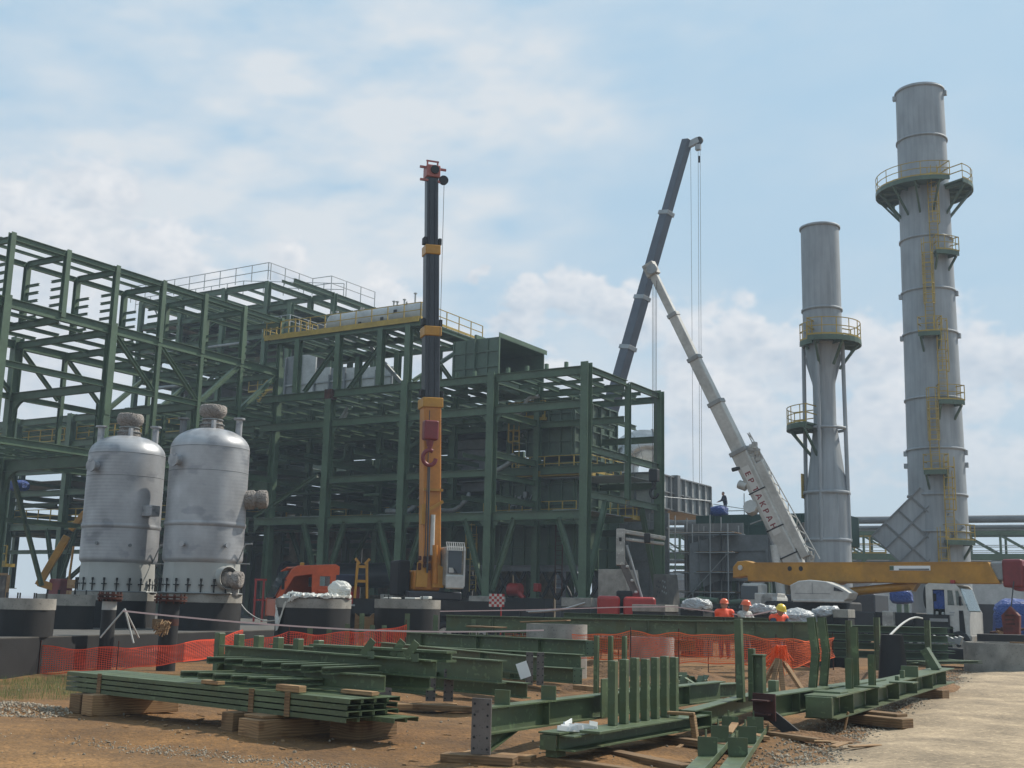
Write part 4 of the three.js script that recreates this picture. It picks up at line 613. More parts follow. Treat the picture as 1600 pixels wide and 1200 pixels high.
  part(d, 'support_frame', [[-30.5, -74.4], [-28.8, -76], [-26, -76], [-23, -76]].flatMap(([x, z]) => [bx(x - 0.12, x + 0.12, 0, 3.7, z - 0.12, z + 0.12)]).concat([bar([-30.5, 0.4, -74.4], [-28.8, 3, -76], 0.12, 0.12), bar([-28.8, 0.4, -76], [-26, 3, -76], 0.12, 0.12), bar([-26, 0.4, -76], [-23, 3, -76], 0.12, 0.12)]), M.greenFar);
  const s = thing('scaffold', 'dark tube scaffold between the gable column and the grey duct', 'scaffold', [-28, 0, -67.5]), tb = [];
  for (let i = 0; i < 4; i++) for (let j = 0; j < 2; j++) { const x = -32.2 + i * 1.25, z = -74 - j * 2; part(s, 'standard', rod([x, 0, z], [x, 8 - (i % 2) * 0.6, z], 0.045, 6), M.rail); }
  for (let y = 1.6; y < 8; y += 1.3) { part(s, 'ledger', [rod([-32.6, y, -74], [-28, y, -74], 0.04, 6), rod([-32.6, y, -76], [-28, y, -76], 0.04, 6)], M.rail); part(s, 'board', bx(-32.4, -28.2, y + 0.04, y + 0.09, -75.9, -74.1), M.timberOld); }
  for (let k = 0; k < 4; k++) part(s, 'sheet', bx(-32.5 + k * 1.08, -31.45 + k * 1.08, 0.3, 7.6, -76.3, -76.25 + 0.02 * (k % 2)), M.panelGrey); part(s, 'brace', [rod([-32.2, 1.6, -73.95], [-28.5, 5.4, -73.95], 0.035, 6)], M.rail);
}
{ // pipe rack on the horizon at right
  const t = thing('pipe_rack', 'long grey pipe rack crossing behind both chimneys at right', 'pipe rack', [-15, 0, -118]), x0 = -52, x1 = 12, Z = (x) => -119.6 - (x + 12) * 0.12;
  const ln = (n, y, h, w, dz, m) => part(t, n, bar([x0, y, Z(x0) + dz], [x1, y, Z(x1) + dz], h, w), m);
  part(t, 'pipe', rod([x0, 10.85, Z(x0)], [x1, 10.85, Z(x1)], 0.36, 14), M.panelGrey); part(t, 'pipe', rod([x0, 10.05, Z(x0) + 0.9], [x1, 10.05, Z(x1) + 0.9], 0.2, 12), M.panelGrey); part(t, 'pipe', rod([x0, 9.9, Z(x0) - 1], [x1, 9.9, Z(x1) - 1], 0.22, 12), M.galv);
  for (const dz of [-1.5, 1.5]) { ln('chord', 9.45, 0.4, 0.25, dz, M.greenFar); ln('chord', 7.25, 0.55, 0.3, dz, M.greenFar); ln('chord', 6.1, 0.3, 0.25, dz, M.greenFar); ln('rail', 8.3, 0.07, 0.07, dz + 0.05, M.rail); ln('rail', 7.8, 0.06, 0.06, dz + 0.05, M.rail); ln('rail', 5.2, 0.06, 0.06, dz, M.rail); }
  part(t, 'pipe', rod([x0, 6.75, Z(x0)], [x1, 6.75, Z(x1)], 0.24, 10), M.panelGrey);
  for (let k = 0; k < 21; k++) { const x = x0 + k * 3.05, z = Z(x); for (const dz of [-1.5, 1.5]) { part(t, 'truss_post', bar([x, 7.3, z + dz], [x, 9.3, z + dz], 0.2, 0.2), M.greenFar); part(t, 'truss_brace', bar([x, 9.2, z + dz], [x + 2.9, 7.4, Z(x + 2.9) + dz], 0.17, 0.17), M.greenFar); if (k % 4 === 0) part(t, 'leg', bar([x, 0, z + dz], [x, 7.2, z + dz], 0.4, 0.4), M.greenFar); } }
  part(t, 'guardrail', guardrail([[-33, 7.5, Z(-31) + 1.7], [-28.6, 7.5, Z(-28) + 1.7]], { h: 1.7, step: 1.4, r: 0.06 }), M.yellow); part(t, 'knee_brace', [bar([-33, 4.6, Z(-33) + 1.5], [-30.5, 7, Z(-30.5) + 1.5], 0.25, 0.25)], M.greenFar);
  solo('warehouse', 'pale low warehouse roof far behind under the pipe rack', 'building', [-30, 0, -175], [prism([[-45, 0], [-45, 5.6], [-42, 7.1], [-18, 7.1], [-15, 5.6], [-15, 0]], 30).translate(0, 0, -200)], M.panelPale);
  const wl = [[-190, -120, -210, 9], [-118, -60, -230, 8], [20, 70, -230, 7]]; wl.forEach(([a, b, z, h], i) => { const w = thing('warehouse', ['long brown grey shed far left behind the wing', 'long low shed far behind the steel frame', 'low pale shed at the right horizon'][i], 'building', [(a + b) / 2, 0, z]); part(w, 'wall', bx(a, b, 0, h, z - 16, z), M.crate); part(w, 'roof', prism([[a - 0.4, h], [b + 0.4, h], [b - 2, h + 1.6], [a + 2, h + 1.6]], 16.6).translate(0, 0, z - 16.3), M.panelGrey); });
}

// ---------------------------------------------------------------- cranes and vehicles
const wheel = (t, x, z, r, w, side) => { const g = plain(new THREE.TorusGeometry(r * 0.72, r * 0.28, 10, 28)).scale(1, 1, w / (r * 0.56)).translate(x, r, z); const wh = part(t, 'wheel', [cyl(0, 0, -w * 0.36, w * 0.36, r * 0.6, r * 0.6, 24).rotateX(Math.PI / 2).translate(x, r, z)], M.offWhite); part(wh, 'tyre', g, M.tyre); part(wh, 'hub', cyl(0, 0, -w * 0.5, w * 0.5, r * 0.2, r * 0.2, 12).rotateX(Math.PI / 2).translate(x, r, z), M.dark); return wh; };
function hookBlock(t, p, s, m = M.redDark) {   // sheave cheeks, swivel and hook hanging below p (world)
  const [x, y, z] = p, b = part(t, 'hook_block', [rbx(x - 0.3 * s, x + 0.3 * s, y - 0.8 * s, y, z - 0.22 * s, z + 0.22 * s, 0.08 * s), cyl(x, z, y - 1.05 * s, y - 0.78 * s, 0.12 * s, 0.16 * s, 12)], m);
  const c = []; for (let k = 0; k <= 14; k++) { const a = -0.5 * Math.PI + (-0.15 + k / 14 * 1.62) * Math.PI + Math.PI; c.push([x + 0.27 * s * Math.cos(a), y - 1.5 * s + 0.3 * s * Math.sin(a), z]); }
  part(b, 'hook', [tube(c, 0.085 * s, 28, 8), rod([x, y - 1.22 * s, z], [x, y - 1.0 * s, z], 0.09 * s, 10)], m);
  part(b, 'sheave', [cyl(0, 0, -0.06 * s, 0.06 * s, 0.27 * s, 0.27 * s, 20).rotateX(Math.PI / 2).translate(x - 0.02, y - 0.3 * s, z + 0.12 * s)], M.dark); return b;
}
{ // orange truck crane, boom up, in front of the frame
  const t = thing('mobile_crane', 'truck crane with orange cab at left and orange and black boom raised upright', 'crane', [-31.6, 0, -34.6], { turn: 51.5 * RAD });
  // own axes: x along the truck from its cab, z towards the road
  const P = (w) => { const v = V(...w).sub(V(-31.6, 0, -34.6)).applyAxisAngle(V(0, 1, 0), -51.5 * RAD); return [v.x, v.y, v.z]; };
  part(t, 'chassis', [bx(-0.2, 9.6, 0.75, 1.25, -0.9, 0.9), bx(1.9, 9.8, 1.25, 1.85, -1.2, 1.2)], M.dark);
  for (const x of [0.9, 4.8, 6.4, 7.9]) for (const z of [-1.05, 1.05]) wheel(t, x, z, 0.52, 0.38);
  // cab: side profile with sloping screen at its front, extruded across
  const hollow = (outer, holes, th, z) => { const sh = new THREE.Shape(outer.map(([x, y]) => new THREE.Vector2(x, y))); for (const h of holes) sh.holes.push(new THREE.Path(h.map(([x, y]) => new THREE.Vector2(x, y)))); return plain(new THREE.ExtrudeGeometry(sh, { depth: th, bevelEnabled: true, bevelSize: 0.015, bevelThickness: 0.015, bevelSegments: 2 })).translate(0, 0, z); };
  const cs = [[-0.25, 1.1], [-0.25, 1.75], [0.28, 2.85], [0.5, 3.0], [1.95, 3.1], [2.1, 3.02], [2.1, 1.1]], door = [[-0.1, 1.2], [1.12, 1.2], [1.08, 2.72], [0.38, 2.62], [-0.08, 1.78]], win = [[1.36, 2.26], [1.78, 2.26], [1.78, 2.66], [1.36, 2.66]];
  const cab = part(t, 'cab', [hollow(cs, [door, win], 0.05, 1.13), hollow(cs, [win], 0.05, -1.18), bx(2.02, 2.1, 1.12, 3.02, -1.13, 1.13), bx(-0.24, -0.19, 1.12, 1.76, -1.13, 1.13), bar([0.48, 2.97, 0], [1.96, 3.07, 0], 0.05, 2.26), bx(-0.2, 2.02, 1.1, 1.16, -1.13, 1.13)], M.cabOrange);
  part(cab, 'seat', [rbx(0.9, 1.5, 1.5, 1.65, 0.2, 0.8, 0.06), rbx(1.4, 1.58, 1.6, 2.4, 0.2, 0.8, 0.06)], M.tyre); part(cab, 'dashboard', [rbx(-0.1, 0.25, 1.6, 1.85, -1.0, 1.0, 0.06)], M.tyre);
  part(cab, 'windscreen', prism([[-0.34, 1.8], [0.2, 2.82], [0.24, 2.8], [-0.3, 1.78]], 1.9).translate(0, 0, -0.95), M.glass);
  part(cab, 'window', [bx(1.36, 1.78, 2.26, 2.66, 1.14, 1.16)], M.pane); part(cab, 'window_blind', bx(1.38, 1.58, 2.28, 2.64, 1.10, 1.12), M.white); part(cab, 'mirror', [rbx(-0.1, 0.0, 2.1, 2.5, 1.35, 1.5, 0.03), bar([0.1, 2.45, 1.2], [-0.05, 2.5, 1.42], 0.03, 0.03)], M.tyre); part(cab, 'roof_lamp', [rbx(0.62, 0.78, 3.02, 3.14, 0.9, 1.05, 0.03)], M.craneYellow);
  for (let k = 0; k < 4; k++) part(cab, 'vent_slat', rbx(1.3, 1.95, 1.5 + k * 0.17, 1.62 + k * 0.17, 1.2, 1.28, 0.03), M.cabOrange);
  part(cab, 'vest', [rbx(0.98, 1.1, 1.5, 1.8, 1.225, 1.28, 0.02)], new THREE.MeshStandardMaterial({ color: 0x9ac21c, roughness: 0.7 }));
  part(t, 'engine_cover', [rbx(2.2, 3.0, 1.6, 2.5, -1.0, 1.0, 0.08)], M.redDark); part(t, 'exhaust_box', [rbx(1.95, 3.15, 2.3, 2.75, 0.5, 1.2, 0.06)], M.navy); part(t, 'tank', [rbx(2.2, 2.7, 1.6, 2.1, 0.7, 1.25, 0.08)], M.redPaint); part(t, 'tank_rim', bx(2.1, 2.75, 1.55, 1.62, 0.65, 1.3), M.galv); part(t, 'air_tank', [rod([1.9, 1.5, 1.2], [2.5, 1.5, 1.2], 0.28, 16), rod([2.0, 1.9, 1.25], [2.3, 1.9, 1.25], 0.2, 12)], M.tyre);
  part(t, 'front_rail', [[-1.0, -0.8], [-0.7, -0.55]].flatMap(([a, b]) => [bar([a, 0.9, 1.0], [a, 2.45, 1.0], 0.07, 0.07)]).concat([bar([-1.05, 2.45, 1.0], [-0.6, 2.45, 1.0], 0.07, 0.07), bar([-1.05, 1.7, 1.0], [-0.6, 1.7, 1.0], 0.06, 0.06)]), M.redPaint);
  // boom rest: yellow A-shaped fork
  part(t, 'boom_rest', [bar([2.72, 1.85, 1.3], [2.78, 3.2, 1.3], 0.09, 0.09), bar([3.2, 1.85, 1.3], [3.14, 3.2, 1.3], 0.09, 0.09), bar([2.75, 2.5, 1.3], [3.17, 2.5, 1.3], 0.1, 0.09), bar([2.78, 3.05, 1.3], [3.14, 3.05, 1.3], 0.1, 0.09), bar([2.68, 3.36, 1.3], [2.86, 3.15, 1.3], 0.09, 0.08), bar([3.24, 3.36, 1.3], [3.06, 3.15, 1.3], 0.09, 0.08)], M.craneYellow);
  for (const x of [3.6, 9.3]) { part(t, 'outrigger', [rbx(x - 0.25, x + 0.25, 0.8, 1.3, 0.9, 2.3, 0.04), bx(x - 0.14, x + 0.14, 0.1, 1.5, 2.1, 2.35), cyl(x, 2.2, 0, 0.12, 0.32, 0.32, 20)], M.dark); }
  part(t, 'turntable', [rbx(5.15, 6.25, 2.2, 3.0, -0.8, 0.9, 0.1)], M.craneOrange); part(t, 'slewing_ring', [rbx(4.9, 7.1, 1.85, 2.2, -1.1, 1.1, 0.08)], M.boomDark); part(t, 'winch_box', [rbx(4.62, 5.1, 2.0, 3.4, -0.9, 0.5, 0.08)], M.tyre);
  for (const x of [5.42, 6.1]) part(t, 'boom_cheek', [prism([[-0.22, 0], [0.22, 0], [0.26, 0.75], [-0.16, 0.95]], 0.1, 0.01).translate(x, 2.35, 0.95)], M.craneYellow);
  const oc = part(t, 'operator_cab', [rbx(6.28, 7.0, 2.4, 3.95, 0.2, 1.5, 0.08)], M.offWhite);
  part(oc, 'front_window', [rbx(6.35, 6.92, 2.9, 3.8, 1.48, 1.53, 0.03)], M.glass); part(oc, 'paper', [bx(6.38, 6.58, 2.93, 3.12, 1.532, 1.54)], M.white); part(oc, 'wiper', [bar([6.75, 2.9, 1.56], [6.55, 3.12, 1.56], 0.03, 0.03)], M.dark); part(oc, 'lower_panel', [rbx(6.27, 7.02, 2.3, 2.85, 1.4, 1.58, 0.07)], M.white); part(oc, 'side_frame', [bx(6.98, 7.05, 2.4, 3.95, 1.42, 1.56)], M.white);
  const gl = []; for (let k = 0; k <= 8; k++) gl.push(bar([6.28 + k * 0.09, 3.8, 1.6], [6.28 + k * 0.09, 4.12, 1.45], 0.025, 0.025)); for (const k of [0, 0.5, 1]) gl.push(bar([6.26, 3.8 + k * 0.32, 1.6 - 0.15 * k], [7.02, 3.8 + k * 0.32, 1.6 - 0.15 * k], 0.025, 0.025)); part(oc, 'roof_grille', gl, M.white);
  // boom, straight up, section by section
  const b0 = [6.0, 2.6, 0.55], at = (y) => [5.9 - 0.0295 * (y - 2.6), y, lerp(0.55, 0.4, (y - 2.6) / 18)];
  const sec = (n, y0, y1, w, d, m, r = 0.07) => part(t, n, rbar(at(y0), at(y1), d, w, r, [1, 0, 0]), m);
  sec('boom_section', 2.6, 9.7, 0.72, 0.74, M.craneOrange); sec('boom_section', 9.5, 12.7, 0.62, 0.64, M.boomDark); sec('boom_section', 12.5, 16.2, 0.56, 0.58, M.boomDark); sec('boom_section', 16.0, 19.55, 0.48, 0.5, M.boomDark);
  for (const [y, w] of [[9.55, 0.86], [12.55, 0.74], [16.05, 0.66]]) { part(t, 'boom_collar', [rbar(at(y), at(y + 0.42), w, w, 0.05, [1, 0, 0])], M.craneYellow); const a = at(y + 0.45); part(t, 'collar_pad', [rbx(a[0] - w / 2 - 0.06, a[0] - w / 2 + 0.08, a[1], a[1] + 0.3, a[2] - 0.1, a[2] + 0.25, 0.03), rbx(a[0] + w / 2 - 0.08, a[0] + w / 2 + 0.06, a[1], a[1] + 0.3, a[2] - 0.1, a[2] + 0.25, 0.03)], M.dark); }
  for (const u of [-0.14, 0.1]) { part(t, 'boom_crease', [bar([5.68 + u, 9.9, 0.83], [5.4 + u, 19.3, 0.66], 0.03, 0.05)], M.boomDark); }
  part(t, 'rope_guide', [bar([5.4, 6.2, 0.96], [6.2, 6.2, 0.96], 0.1, 0.1), bar([5.5, 5.3, 0.98], [6.22, 5.75, 0.98], 0.12, 0.08), bx(5.35, 5.5, 4.8, 5.6, 0.75, 1.0)], M.craneYellow);
  part(t, 'lift_cylinder', [rod([5.83, 3.6, 0.98], [5.82, 5.2, 0.98], 0.09, 14)], M.white); part(t, 'lift_cylinder_barrel', [rod([5.98, 2.5, 1.0], [5.92, 4.0, 1.0], 0.13, 14)], M.craneOrange);
  const h = part(t, 'boom_head', [rbx(5.1, 5.7, 19.45, 19.98, 0.12, 0.75, 0.05), bar([4.85, 19.9, 0.5], [6.0, 19.9, 0.5], 0.09, 0.09), bar([4.85, 19.3, 0.6], [5.95, 19.3, 0.6], 0.09, 0.09), bar([5.2, 19.98, 0.4], [5.2, 20.25, 0.4], 0.06, 0.06), bar([5.65, 19.98, 0.4], [5.65, 20.25, 0.4], 0.06, 0.06), bar([5.15, 20.25, 0.4], [5.7, 20.25, 0.4], 0.06, 0.06)], M.headRed);
  part(h, 'sheave', [cyl(0, 0, -0.06, 0.06, 0.2, 0.2, 20).rotateX(Math.PI / 2).translate(5.88, 19.4, 0.6)], M.dark); part(h, 'sheave', [cyl(0, 0, -0.05, 0.05, 0.18, 0.18, 20).rotateX(Math.PI / 2).translate(5.43, 19.75, 0.8)], M.dark);
  part(t, 'hoist_rope', [rod([5.9, 19.35, 0.62], [5.85, 12, 1.0], 0.012, 5), rod([5.52, 9.4, 1.0], [5.52, 3.2, 1.05], 0.02, 5)], M.cable);
  hookBlock(t, [5.52, 8.95, 1.2], 1.0, M.redDark); part(t, 'hook_sling', [rod([5.53, 7.1, 1.2], [5.6, 2.9, 1.2], 0.04, 6)], M.cable); for (let k = 0; k < 6; k++) part(t, 'ball_hook', rbx(5.25 + (k % 3) * 0.2, 5.38 + (k % 3) * 0.2, 3.0 + (k > 2 ? 0.28 : 0) + (k % 2) * 0.1, 3.28 + (k > 2 ? 0.28 : 0), 1.0, 1.15, 0.05), M.rust);
}
{ // white telescopic crane, boom leaning left
  const B = V(-20.75, 2.6, -66.85), T = V(-29.15, 22.0, -63.7), t = thing('mobile_crane', 'white mobile crane with its long telescopic boom leaning left across the sky', 'crane', [-20.75, 0, -66.85]);
  const d = T.clone().sub(B), L = d.length(); d.normalize(); const at = (s) => B.clone().addScaledVector(d, s * L).toArray(), up = [0.93, 0.3, 0.05];
  const sec = (a, b, w) => part(t, 'boom_section', rbar(at(a), at(b), w, w * 0.86, 0.08, up), M.white);
  sec(0.0, 0.43, 0.98); sec(0.42, 0.58, 0.80); sec(0.575, 0.72, 0.68); sec(0.715, 0.86, 0.58); sec(0.855, 1.0, 0.48);
  for (const [s, w] of [[0.43, 1.08], [0.58, 0.9], [0.72, 0.78], [0.86, 0.66]]) part(t, 'boom_collar', rbar(at(s - 0.006), at(s + 0.006), w, w * 0.9, 0.03, up), M.galv);
  for (const s of [0.12, 0.2, 0.31]) part(t, 'boom_pad', rbar(at(s), at(s + 0.004), 1.05, 0.9, 0.02, up), M.dark);
  const o = V(0.80, 0.34, 0.1).normalize().multiplyScalar(0.8), off = (s, k = 1) => V(...at(s)).addScaledVector(o, k).toArray();
  part(t, 'stowed_jib', [rbar(off(0.1), off(0.38), 0.5, 0.45, 0.05, up), rbar(off(0.13, 0.66), off(0.4, 0.7), 0.16, 0.5, 0.03, up)], M.white);
  const lat = []; const N = 16; for (let k = 0; k < N; k++) { const s0 = 0.08 + k * 0.024, s1 = s0 + 0.024; lat.push(rod(off(s0, 1.85 - k * 0.035), off(s1, 1.85 - (k + 1) * 0.035), 0.035, 5), rod(off(s0, 1.32 - k * 0.01), off(s1, 1.32 - (k + 1) * 0.01), 0.035, 5), rod(off(s0, k % 2 ? 1.85 - k * 0.035 : 1.32 - k * 0.01), off(s1, k % 2 ? 1.32 - (k + 1) * 0.01 : 1.85 - (k + 1) * 0.035), 0.028, 5)); } part(t, 'lattice_jib', lat, M.white);
  const R = rng(3); part(t, 'jib_foot', [...Array(12)].map((_, k) => { const p = off(0.37 + R() * 0.07, 0.7 + R() * 0.6); return rbx(p[0] - 0.14, p[0] + 0.14, p[1] - 0.2, p[1] + 0.2, p[2] - 0.15, p[2] + 0.15, 0.03); }), M.offWhite); part(t, 'jib_tip', [...Array(5)].map(() => { const p = off(0.085 + R() * 0.02, 0.9 + R() * 0.6); return rbx(p[0] - 0.12, p[0] + 0.12, p[1] - 0.12, p[1] + 0.12, p[2] - 0.1, p[2] + 0.1, 0.03); }), M.offWhite);
  // rope drum, small winches on its underside
  const un = (s, k) => V(...at(s)).add(V(-0.72, -0.3, 0.3).multiplyScalar(k * 0.88)).toArray(); { const p = un(0.275, 1.15); part(t, 'winch_drum', [plain(new THREE.CylinderGeometry(0.42, 0.42, 0.5, 8)).rotateX(Math.PI / 2 - 0.3).translate(...p)], M.white); const q = un(0.34, 1.0); part(t, 'winch_drum', [plain(new THREE.CylinderGeometry(0.26, 0.26, 0.5, 8)).rotateZ(1.2).translate(...q)], M.white); const w = un(0.39, 1.2); part(t, 'hose_reel', [rod(w, [w[0] + 0.5, w[1] + 0.1, w[2]], 0.12, 10)], M.dark); const a = un(0.235, 0.7), b = un(0.235, 1.8); part(t, 'hook_stay', rod(a, b, 0.05, 6), M.galv); }
  // lettering along the flank of the base section
  { const cv = document.createElement('canvas'); cv.width = 1024; cv.height = 128; const c = cv.getContext('2d'); c.fillStyle = '#c4c4c0'; c.fillRect(0, 0, 1024, 128); c.fillStyle = '#7a2326'; c.font = 'bold 124px sans-serif'; c.textBaseline = 'middle'; c.textAlign = 'center'; c.fillText('Е Р  Т А К Р А Н', 512, 66, 980);
    const tx = new THREE.CanvasTexture(cv); tx.colorSpace = THREE.SRGBColorSpace; const tm = new THREE.MeshStandardMaterial({ map: tx, roughness: 0.5 });
    const { m } = frame(at(0.365), at(0.2), up), g = plain(new THREE.PlaneGeometry(4.3, 0.5)); const e = new THREE.Matrix4(); e.extractBasis; const X = V(), Y = V(), Z = V(); m.extractBasis(X, Y, Z); const mid = V(...at(0.285)); const nrm = Z.clone().multiplyScalar(Math.sign(Z.dot(mid.clone().negate()))); const yy = nrm.clone().cross(X).normalize();
    g.applyMatrix4(new THREE.Matrix4().makeBasis(X, yy, nrm).setPosition(mid.addScaledVector(nrm, 0.44).addScaledVector(yy, 0.0))); part(t, 'lettering', g, tm, { keepUV: true }); }
  part(t, 'lift_cylinder', [rod([-22.2, 2.0, -66.2], V(...at(0.16)).add(V(-0.5, -0.2, 0.2)).toArray(), 0.26, 16)], M.white); part(t, 'cylinder_rod', [rod(V(...at(0.16)).add(V(-0.5, -0.2, 0.2)).toArray(), V(...at(0.27)).add(V(-0.3, -0.1, 0.1)).toArray(), 0.16, 12)], M.boomGrey);
  part(t, 'turntable', [rbx(-23.2, -18.6, 1.9, 2.7, -68.2, -65.6, 0.12)], M.boomDark); part(t, 'operator_cab', [rbx(-24.4, -23.2, 1.7, 3.3, -66.6, -65.5, 0.12)], M.white); part(t, 'cab_window', [rbx(-24.43, -23.4, 2.4, 3.15, -65.52, -65.46, 0.03)], M.glass); part(t, 'counterweight', [rbx(-18.6, -16.8, 1.7, 2.8, -68.4, -65.4, 0.1)], M.boomDark); part(t, 'carrier', [rbx(-27.5, -15, 0.7, 1.7, -68.2, -65.6, 0.1)], M.boomDark);
  for (let k = 0; k < 6; k++) for (const z of [-68, -65.7]) wheel(t, -26.6 + k * 2.1, z, 0.6, 0.42);
  part(t, 'boom_head', [rbar(at(0.99), at(1.03), 0.75, 0.6, 0.06, up)], M.offWhite); part(t, 'sheave', [cyl(0, 0, -0.1, 0.1, 0.32, 0.32, 20).rotateX(Math.PI / 2).translate(T.x + 0.1, T.y + 0.15, T.z + 0.3)], M.galv);
  for (const k of [-0.16, -0.03, 0.1, 0.22]) part(t, 'hoist_rope', rod([T.x + 0.1 + k, T.y, T.z + k * 0.5], [T.x + 0.1 + k * 0.8, 9.0, T.z + k * 0.4], 0.014, 5), M.cable); hookBlock(t, [T.x + 0.1, 9.9, T.z], 0.95, M.dark);
}
{ // blue grey telescopic crane behind the frame
  const B = V(-51.3, 2.5, -91.9), T = V(-40.75, 45.0, -96.8), t = thing('mobile_crane', 'blue grey telescopic crane boom rising from behind the frame to a drooping head', 'crane', [-51.3, 0, -91.9]);
  const d = T.clone().sub(B), L = d.length(); d.normalize(); const at = (s) => B.clone().addScaledVector(d, s * L).toArray(), up = [0.9, -0.3, 0.3];
  const sec = (a, b, w) => { part(t, 'boom_section', rbar(at(a), at(b), w, w * 0.9, 0.08, up), M.boomBlue); const s = V(-0.85, 0.2, -0.3).normalize().multiplyScalar(w * 0.5); part(t, 'boom_flank', rbar(V(...at(a)).add(s).toArray(), V(...at(b)).add(s).toArray(), w * 0.3, w * 0.6, 0.03, up), M.boomGrey); };
  sec(0, 0.44, 1.2); sec(0.43, 0.64, 1.05); sec(0.63, 0.83, 0.95); sec(0.82, 1, 0.82);
  for (const [s, w] of [[0.44, 1.5], [0.53, 1.3], [0.64, 1.25], [0.83, 1.2]]) part(t, 'boom_collar', rbar(at(s - 0.004), at(s + 0.005), w, w * 0.85, 0.03, up), M.boomGrey);
  part(t, 'boom_head', [rbar(at(0.985), V(...at(1.0)).add(V(1.0, -0.1, -0.3)).toArray(), 0.6, 0.5, 0.06), rbx(T.x + 0.7, T.x + 1.2, T.y - 1.1, T.y - 0.1, T.z - 0.5, T.z - 0.1, 0.06)], M.boomGrey); part(t, 'sheave', [cyl(0, 0, -0.12, 0.12, 0.36, 0.36, 20).rotateX(Math.PI / 2).translate(T.x + 1.1, T.y - 0.2, T.z - 0.2)], M.dark);
  for (const [k, b] of [[0.2, 0.25], [0.95, 0.85], [1.15, 1.05]]) part(t, 'hoist_rope', rod([T.x + k, T.y - 0.4, T.z - 0.3], [T.x + b, 9.5, T.z - 0.3], 0.018, 5), M.cable); part(t, 'rope_weight', [cyl(T.x + 1.05, T.z - 0.3, T.y - 2.3, T.y - 1.7, 0.1, 0.1, 10)], M.dark);
  part(t, 'carrier', [rbx(-57, -46, 0.7, 1.9, -93.4, -90.6, 0.1)], M.boomBlue); part(t, 'turntable', [rbx(-53.5, -49, 1.9, 3.4, -93.2, -90.6, 0.12)], M.boomBlue); for (let k = 0; k < 5; k++) for (const z of [-93.2, -90.8]) wheel(t, -56 + k * 2.3, z, 0.6, 0.42);
}
{ // yellow crane truck with its boom laid flat, at right
  const t = thing('mobile_crane', 'truck crane at right with flat yellow boom over its white cab', 'crane', [-20.07, 0, -53.9], { turn: -4 * RAD }), Z = 0.5; t.scale.set(0.885, 1, 0.95);
  const boom = prism([[0.0, 3.26], [0.0, 3.72], [0.25, 3.96], [0.7, 4.0], [1.1, 3.9], [12.9, 3.88], [13.35, 3.07], [8.6, 3.07], [8.0, 3.1], [5.8, 3.06], [4.4, 2.55], [3.2, 2.9], [2.2, 3.12], [0.85, 3.12], [0.8, 3.36]], 0.8, 0.03);
  part(t, 'boom', [boom.translate(0, 0, Z - 0.4)], M.craneYellow);
  part(t, 'boom_reinforcement', [prism([[4.3, 3.62], [7.6, 3.22], [7.6, 3.1], [5.0, 3.1]], 0.05).translate(0, 0, Z + 0.43)], M.craneYellow); part(t, 'boom_top_plate', [bx(1.2, 12.9, 3.895, 3.94, Z - 0.46, Z + 0.46)], M.craneYellow);
  for (const x of [3.15, 3.75]) part(t, 'boom_hole', [cyl(0, 0, 0, 0.02, 0.11, 0.11, 20).rotateX(Math.PI / 2).translate(x, 3.66, Z + 0.435)], M.dark); part(t, 'pivot_pin', [cyl(0, 0, 0, 0.1, 0.12, 0.12, 20).rotateX(Math.PI / 2).translate(0.42, 3.7, Z + 0.42)], M.white);
  part(t, 'name_board', [bx(8.3, 10.25, 3.58, 3.78, Z + 0.431, Z + 0.45)], M.paper); part(t, 'name_stripe', [bx(8.75, 10.2, 3.59, 3.66, Z + 0.451, Z + 0.46)], M.panelGrey); part(t, 'name_mark', [bx(8.3, 8.5, 3.59, 3.77, Z + 0.452, Z + 0.461)], M.green);
  part(t, 'boom_end', [rbx(12.95, 13.6, 3.15, 3.95, Z - 0.3, Z + 0.3, 0.1)], M.galv); part(t, 'boom_tip', [rbx(13.5, 14.4, 2.9, 4.05, Z - 0.3, Z + 0.45, 0.12), cyl(0, 0, -0.3, 0.3, 0.55, 0.55, 20).rotateX(Math.PI / 2).translate(14.2, 3.3, Z)], M.redDark);
  part(t, 'lift_cylinder', [rod([5.5, 2.6, Z], [9.3, 2.95, Z], 0.19, 14)], M.craneYellow); part(t, 'cylinder_lug', [prism([[9.0, 3.1], [9.3, 2.7], [9.6, 3.1]], 0.5).translate(0, 0, Z - 0.25)], M.craneYellow);
  const X0 = 1.35, oc = part(t, 'operator_cab', [prism([[2.55, 2.25], [2.5, 2.85], [2.9, 3.02], [3.5, 3.07], [4.3, 3.0], [5.0, 2.78], [5.45, 2.55], [5.35, 2.36], [5.15, 2.25]].map(([a, c]) => [a + X0, c]), 1.0, 0.05).translate(0, 0, Z + 0.9)], M.white);
  part(oc, 'window', [prism([[4.7, 2.66], [4.72, 2.82], [4.95, 2.74], [5.2, 2.62]].map(([a, c]) => [a + X0, c]), 0.03).translate(0, 0, Z + 1.945)], M.glass); part(oc, 'door_seam', [bx(4.95, 4.97, 2.5, 3.0, Z + 1.945, Z + 1.96), bx(4.05, 5.85, 2.52, 2.54, Z + 1.945, Z + 1.958)], M.panelGrey); part(oc, 'sill', [rbx(3.95, 6.55, 2.16, 2.27, Z + 0.9, Z + 1.98, 0.03)], M.white);
  part(t, 'turntable', [rbx(1.9, 6.2, 1.75, 2.2, -0.9, 1.3, 0.1)], M.dark); part(t, 'winch', [rod([2.0, 2.2, -0.6], [2.0, 2.2, 1.2], 0.35, 16), rbx(1.3, 2.3, 1.8, 2.55, -0.4, 1.2, 0.05)], M.white); part(t, 'tyre_stack', [cyl(0, 0, -0.3, 0.3, 0.5, 0.5, 24).rotateZ(Math.PI / 2).translate(10.3, 2.45, Z + 0.4)], M.tyre);
